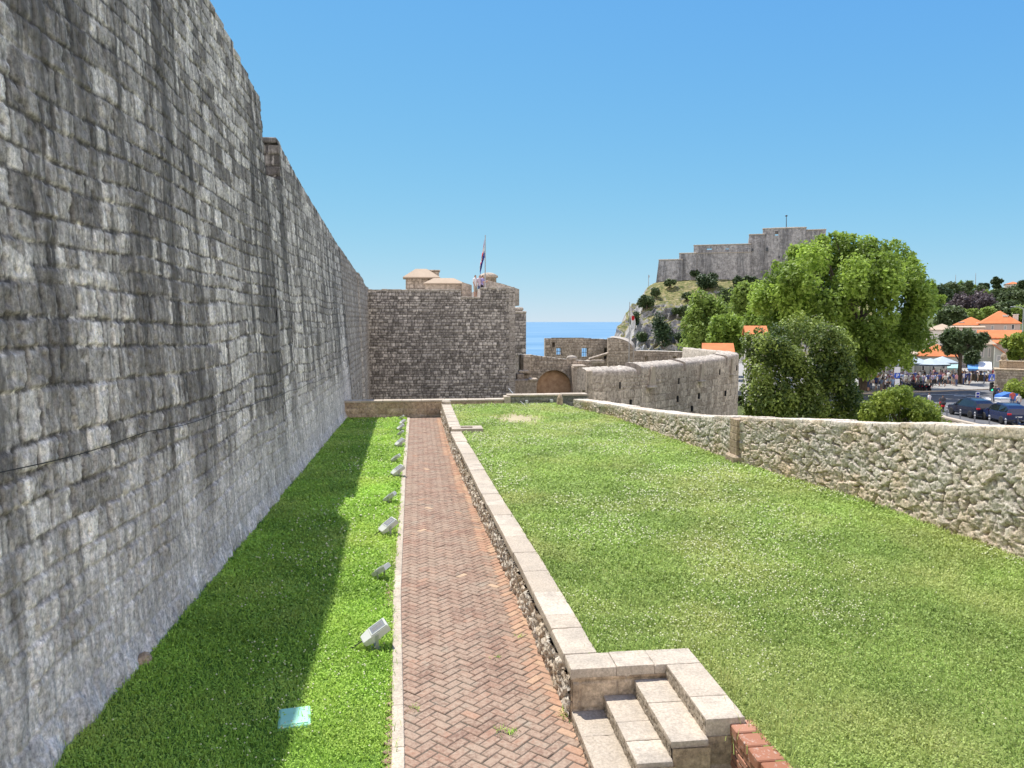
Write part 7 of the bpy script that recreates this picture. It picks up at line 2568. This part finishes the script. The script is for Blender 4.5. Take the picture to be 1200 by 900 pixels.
# traffic light with pedestrian crossing sign
p = GZ(1161.5, 478, RZ); Y = p.y
e = empty('traffic_light', p); tag(e, 'traffic light showing green under a blue pedestrian crossing sign', 'traffic light')
mb = MB(); mb.tube([p, (p.x, p.y, GY(1161, 438, Y).z)], .055, 8); mb.build('pole', M['grey_metal'], e)
a, c = GY(1159.8, 458.5, Y - .15), GY(1163.4, 448, Y - .15)
mb = MB(); mb.box(a.x, c.x, Y - .28, Y - .05, a.z, c.z, bev=.03)
zs_ = [a.z + (c.z - a.z) * f for f in (.17, .5, .83)]
for z in zs_: mb.tube([((a.x + c.x) / 2, Y - .27, z + .1), ((a.x + c.x) / 2, Y - .42, z + .08)], .1, 10, cap=False)
hd2 = mb.build('signal_head', M['dark_metal'], e)
for z, m in zip(zs_, ('green_light', 'dark_metal', 'tail')):
    mb = MB(); mb.at(((a.x + c.x) / 2, Y - .285, z), rx=R_(90)); mb.lathe([(0, -.02), (.095, -.01), (.095, .02)], 14); mb.build('lens', M[m if m != 'tail' else 'rubber'], hd2)
a, c = GY(1158.3, 446.5, Y - .1), GY(1165.8, 438.5, Y - .1)
mb = MB(); mb.box(a.x, c.x, Y - .13, Y - .09, a.z, c.z, bev=.01); sg = mb.build('crossing_sign', M['sign_blue'], e)
w, h = c.x - a.x, c.z - a.z
mb = MB(); mb.prism([(a.x + w * .12, a.z + h * .12), (a.x + w * .88, a.z + h * .12), (a.x + w * .5, a.z + h * .9)], 'y', Y - .15, Y - .135); mb.build('triangle', M['sign_white'], sg)
mb = MB(); yq = Y - .165
for q in (((.5, .62), (.5, .4)), ((.5, .4), (.4, .2)), ((.5, .4), (.6, .2)), ((.5, .55), (.4, .45)), ((.5, .55), (.6, .46))):
    mb.tube([(a.x + w * q[0][0], yq, a.z + h * q[0][1]), (a.x + w * q[1][0], yq, a.z + h * q[1][1])], .03, 5)
mb.lathe([(0, -.05), (.045, 0), (0, .05)], 8, (a.x + w * .5, yq, a.z + h * .68)); mb.build('figure', M['rubber'], sg)
# striped information panel
e, a, c, Y = flat_sign('info_panel', 'white panel with three dark blue bars standing left of the traffic light', 1143, 1148.2, 459.5, 470.5, 474.5, 'sign_white')
mb = MB()
for k in range(3):
    z1 = c.z - (c.z - a.z) * (.03 + .32 * k); mb.box(a.x + .06, c.x - .06, Y - .1, Y - .082, z1 - (c.z - a.z) * .24, z1 - .01)
mb.build('bar', M['navy_cloth'], e)
# white kiosk box and blue tarpaulin
p = GZ(1174, 481, RZ)
e = empty('kiosk_box', p); tag(e, 'small white cabinet with pale blue lid behind the navy car', 'cabinet')
mb = MB(); mb.box(p.x - .5, p.x + .5, p.y - .4, p.y + .4, RZ, RZ + 1.15, bev=.03); mb.build('body', M['sign_white'], e)
mb = MB(); mb.box(p.x - .55, p.x + .55, p.y - .45, p.y + .45, RZ + 1.151, RZ + 1.25, bev=.03); mb.build('lid', M['canvas'], e)
p = GZ(1178, 476, RZ)
e = empty('tarpaulin_cart', p); tag(e, 'market cart under a bright blue tarpaulin beside the white cabinet', 'cart')
mb = MB(); mb.prism([(p.x - .9, RZ + .7), (p.x + .9, RZ + .6), (p.x + 1.0, RZ + 1.3), (p.x + .2, RZ + 1.45), (p.x - .8, RZ + 1.15)], 'y', p.y - .5, p.y + .5); mb.build('tarpaulin', M['blue_cloth'], e)
for s in (-1, 1):
    w = MB(); w.at((p.x + s * .5, p.y - .3, RZ + .3), rx=R_(90)); w.lathe([(0, -.04), (.28, -.04), (.3, 0), (.28, .04), (0, .04)], 14); w.build('wheel', M['rubber'], e)
mb = MB(); mb.box(p.x - .85, p.x + .85, p.y - .45, p.y + .45, RZ + .35, RZ + .68, bev=.03); mb.build('frame', M['grey_metal'], e)

# cafe umbrellas
def make_umbrella():
    e = empty('cafe_umbrella')
    mb = MB(); mb.tube([(0, 0, 0), (0, 0, 3.1)], .04, 8); mb.lathe([(.35, 0), (.35, .07), (.05, .1)], 12); mb.build('pole', M['white_metal'], e)
    n = 8; R0 = 2.1
    V = [(0, 0, 3.2)]
    for k in range(n):
        a = 2 * math.pi * k / n; V.append((R0 * math.cos(a), R0 * math.sin(a), 2.45))
    for k in range(n):
        a = 2 * math.pi * k / n; V.append((R0 * math.cos(a), R0 * math.sin(a), 2.25))
    F_ = [(0, 1 + k, 1 + (k + 1) % n) for k in range(n)] + [(1 + k, 9 + k, 9 + (k + 1) % n, 1 + (k + 1) % n) for k in range(n)]
    mb = MB(); mb.add(V, F_); V2 = [(x, y, z - .02) for x, y, z in V]; mb.add(V2, [f[::-1] for f in F_]); mb.build('canopy', M['canvas'], e)
    mb = MB()
    for k in range(n):
        a = 2 * math.pi * k / n; mb.tube([(0, 0, 3.12), (R0 * .97 * math.cos(a), R0 * .97 * math.sin(a), 2.42)], .012, 4)
    mb.build('ribs', M['white_metal'], e)
    return e


um = None
for i, (px, Y, s, lb) in enumerate(((1022, 101, 1.0, 'first from the left, under the plane tree'), (1040, 100, 1.05, 'second from the left, left of the globe lamp post'), (1056, 102, 1.0, 'behind the globe lamp post'), (1072, 101, 1.05, 'between the lamp post and the orange roofed cafe front'), (1090, 100, 1.25, 'largest, in front of the orange roofed cafe'), (1104, 102, 1.0, 'rightmost, near the pruned tree'))):
    o = um if um and i == 0 else None
    if um is None: um = o = make_umbrella()
    else: o = copy_tree(um)
    p = GY(px, 430, Y); o.location = (p.x, p.y, RZ + .1); o.rotation_euler = (0, 0, .3 * i); o.scale = (s, s, 1.06 + .05 * (i % 2))
    tag(o, 'pale blue white cafe umbrella, ' + lb, 'umbrella', 'umbrellas over the cafe terrace')


def stall(px0, px1, pyt, pyb, Y, mat, mat2, label):
    D = Y * 1.27
    a, c = FT.pt(px0, pyb, D), FT.pt(px1, pyt, D)
    e = empty('market_stall', FT.world(((a.x + c.x) / 2, D, RZ + .1))); tag(e, label, 'stall')
    def mk():
        m = MB(); m.at(rz=-FT.a); return m
    mb = mk()
    xm = a.x + (c.x - a.x) * .45
    for (xa, xb_, mi) in ((a.x, xm, 0), (xm, c.x, 1)):
        mb.add([(xa, D, a.z), (xb_, D, a.z), (xb_, D + 2.6, c.z), (xa, D + 2.6, c.z), (xa, D, a.z - .25), (xb_, D, a.z - .25)], [(0, 1, 2, 3), (4, 5, 1, 0)], mi)
        mb.add([(xa, D, a.z - .02), (xb_, D, a.z - .02), (xb_, D + 2.6, c.z - .02), (xa, D + 2.6, c.z - .02)], [(3, 2, 1, 0)], mi)
    mb.build('awning', [M[mat], M[mat2]], e)
    for x in (a.x + .1, c.x - .1):
        for (dy, z) in ((.05, a.z), (2.5, c.z)):
            mb = mk(); mb.tube([(x, D + dy, RZ), (x, D + dy, z)], .04, 6); mb.build('post', M['grey_metal'], e)
    mb = mk(); mb.box(a.x + .2, c.x - .2, D + .8, D + 2.2, RZ, RZ + .95, bev=.03); mb.build('counter', M['bark'], e)


stall(1134, 1163, 425, 432, 101, 'canvas_blue', 'sign_white', 'market stall with a half blue half white sloping awning right of the pruned tree')
stall(1110, 1127, 427, 431, 103, 'canvas_green', 'canvas_green', 'market stall under a pale green awning left of the pruned tree trunk')

# ---------------------------------------------------------------- the crowd
g = np.random.default_rng(77)
cols = [((.78, .77, .76), 'white'), ((.3, .42, .66), 'light blue'), ((.07, .1, .3), 'navy'), ((.05, .05, .06), 'black'), ((.42, .36, .55), 'violet'), ((.6, .3, .32), 'pink'), ((.55, .08, .08), 'red'), ((.6, .58, .5), 'beige'), ((.7, .32, .12), 'orange'), ((.35, .5, .5), 'greenish')]
wts = np.array([6, 4, 4, 4, 3, 2, 1, 2.5, 1, 1]); wts = wts / wts.sum()
where = [('in the dense crowd left of the parking sign', 1016, 1047), ('in the crowd between parking sign and parked scooters', 1048, 1080), ('in the loose crowd before the cafe front', 1080, 1112), ('in the crowd around the pruned tree', 1112, 1136), ('among people before the blue white stall', 1136, 1168)]
spots = []
tries = 0
cnt_by = [34, 30, 26, 20, 12]
for wi, (w_, a, c) in enumerate(where):
    k = 0
    while k < cnt_by[wi]:
        px = g.uniform(a, c)
        py = {0: g.uniform(446, 460), 1: g.uniform(446, 456), 2: g.uniform(445, 455), 3: g.uniform(444.5, 453), 4: g.uniform(444.5, 450)}[wi]
        p = GZ(px, py, RZ + .1)
        tries += 1
        if tries > 8000: break
        if any((p - q).length < .55 for q in spots): continue
        if p.y > 108: continue
        spots.append(p)
        ci = g.choice(len(cols), p=wts)
        person(int(g.integers(0, 5)), p, g.uniform(0, 6.28), cols[ci][0], 'person in a %s top %s' % (cols[ci][1], w_), 'people in the crowd on the square', s=g.uniform(.93, 1.06))
        k += 1
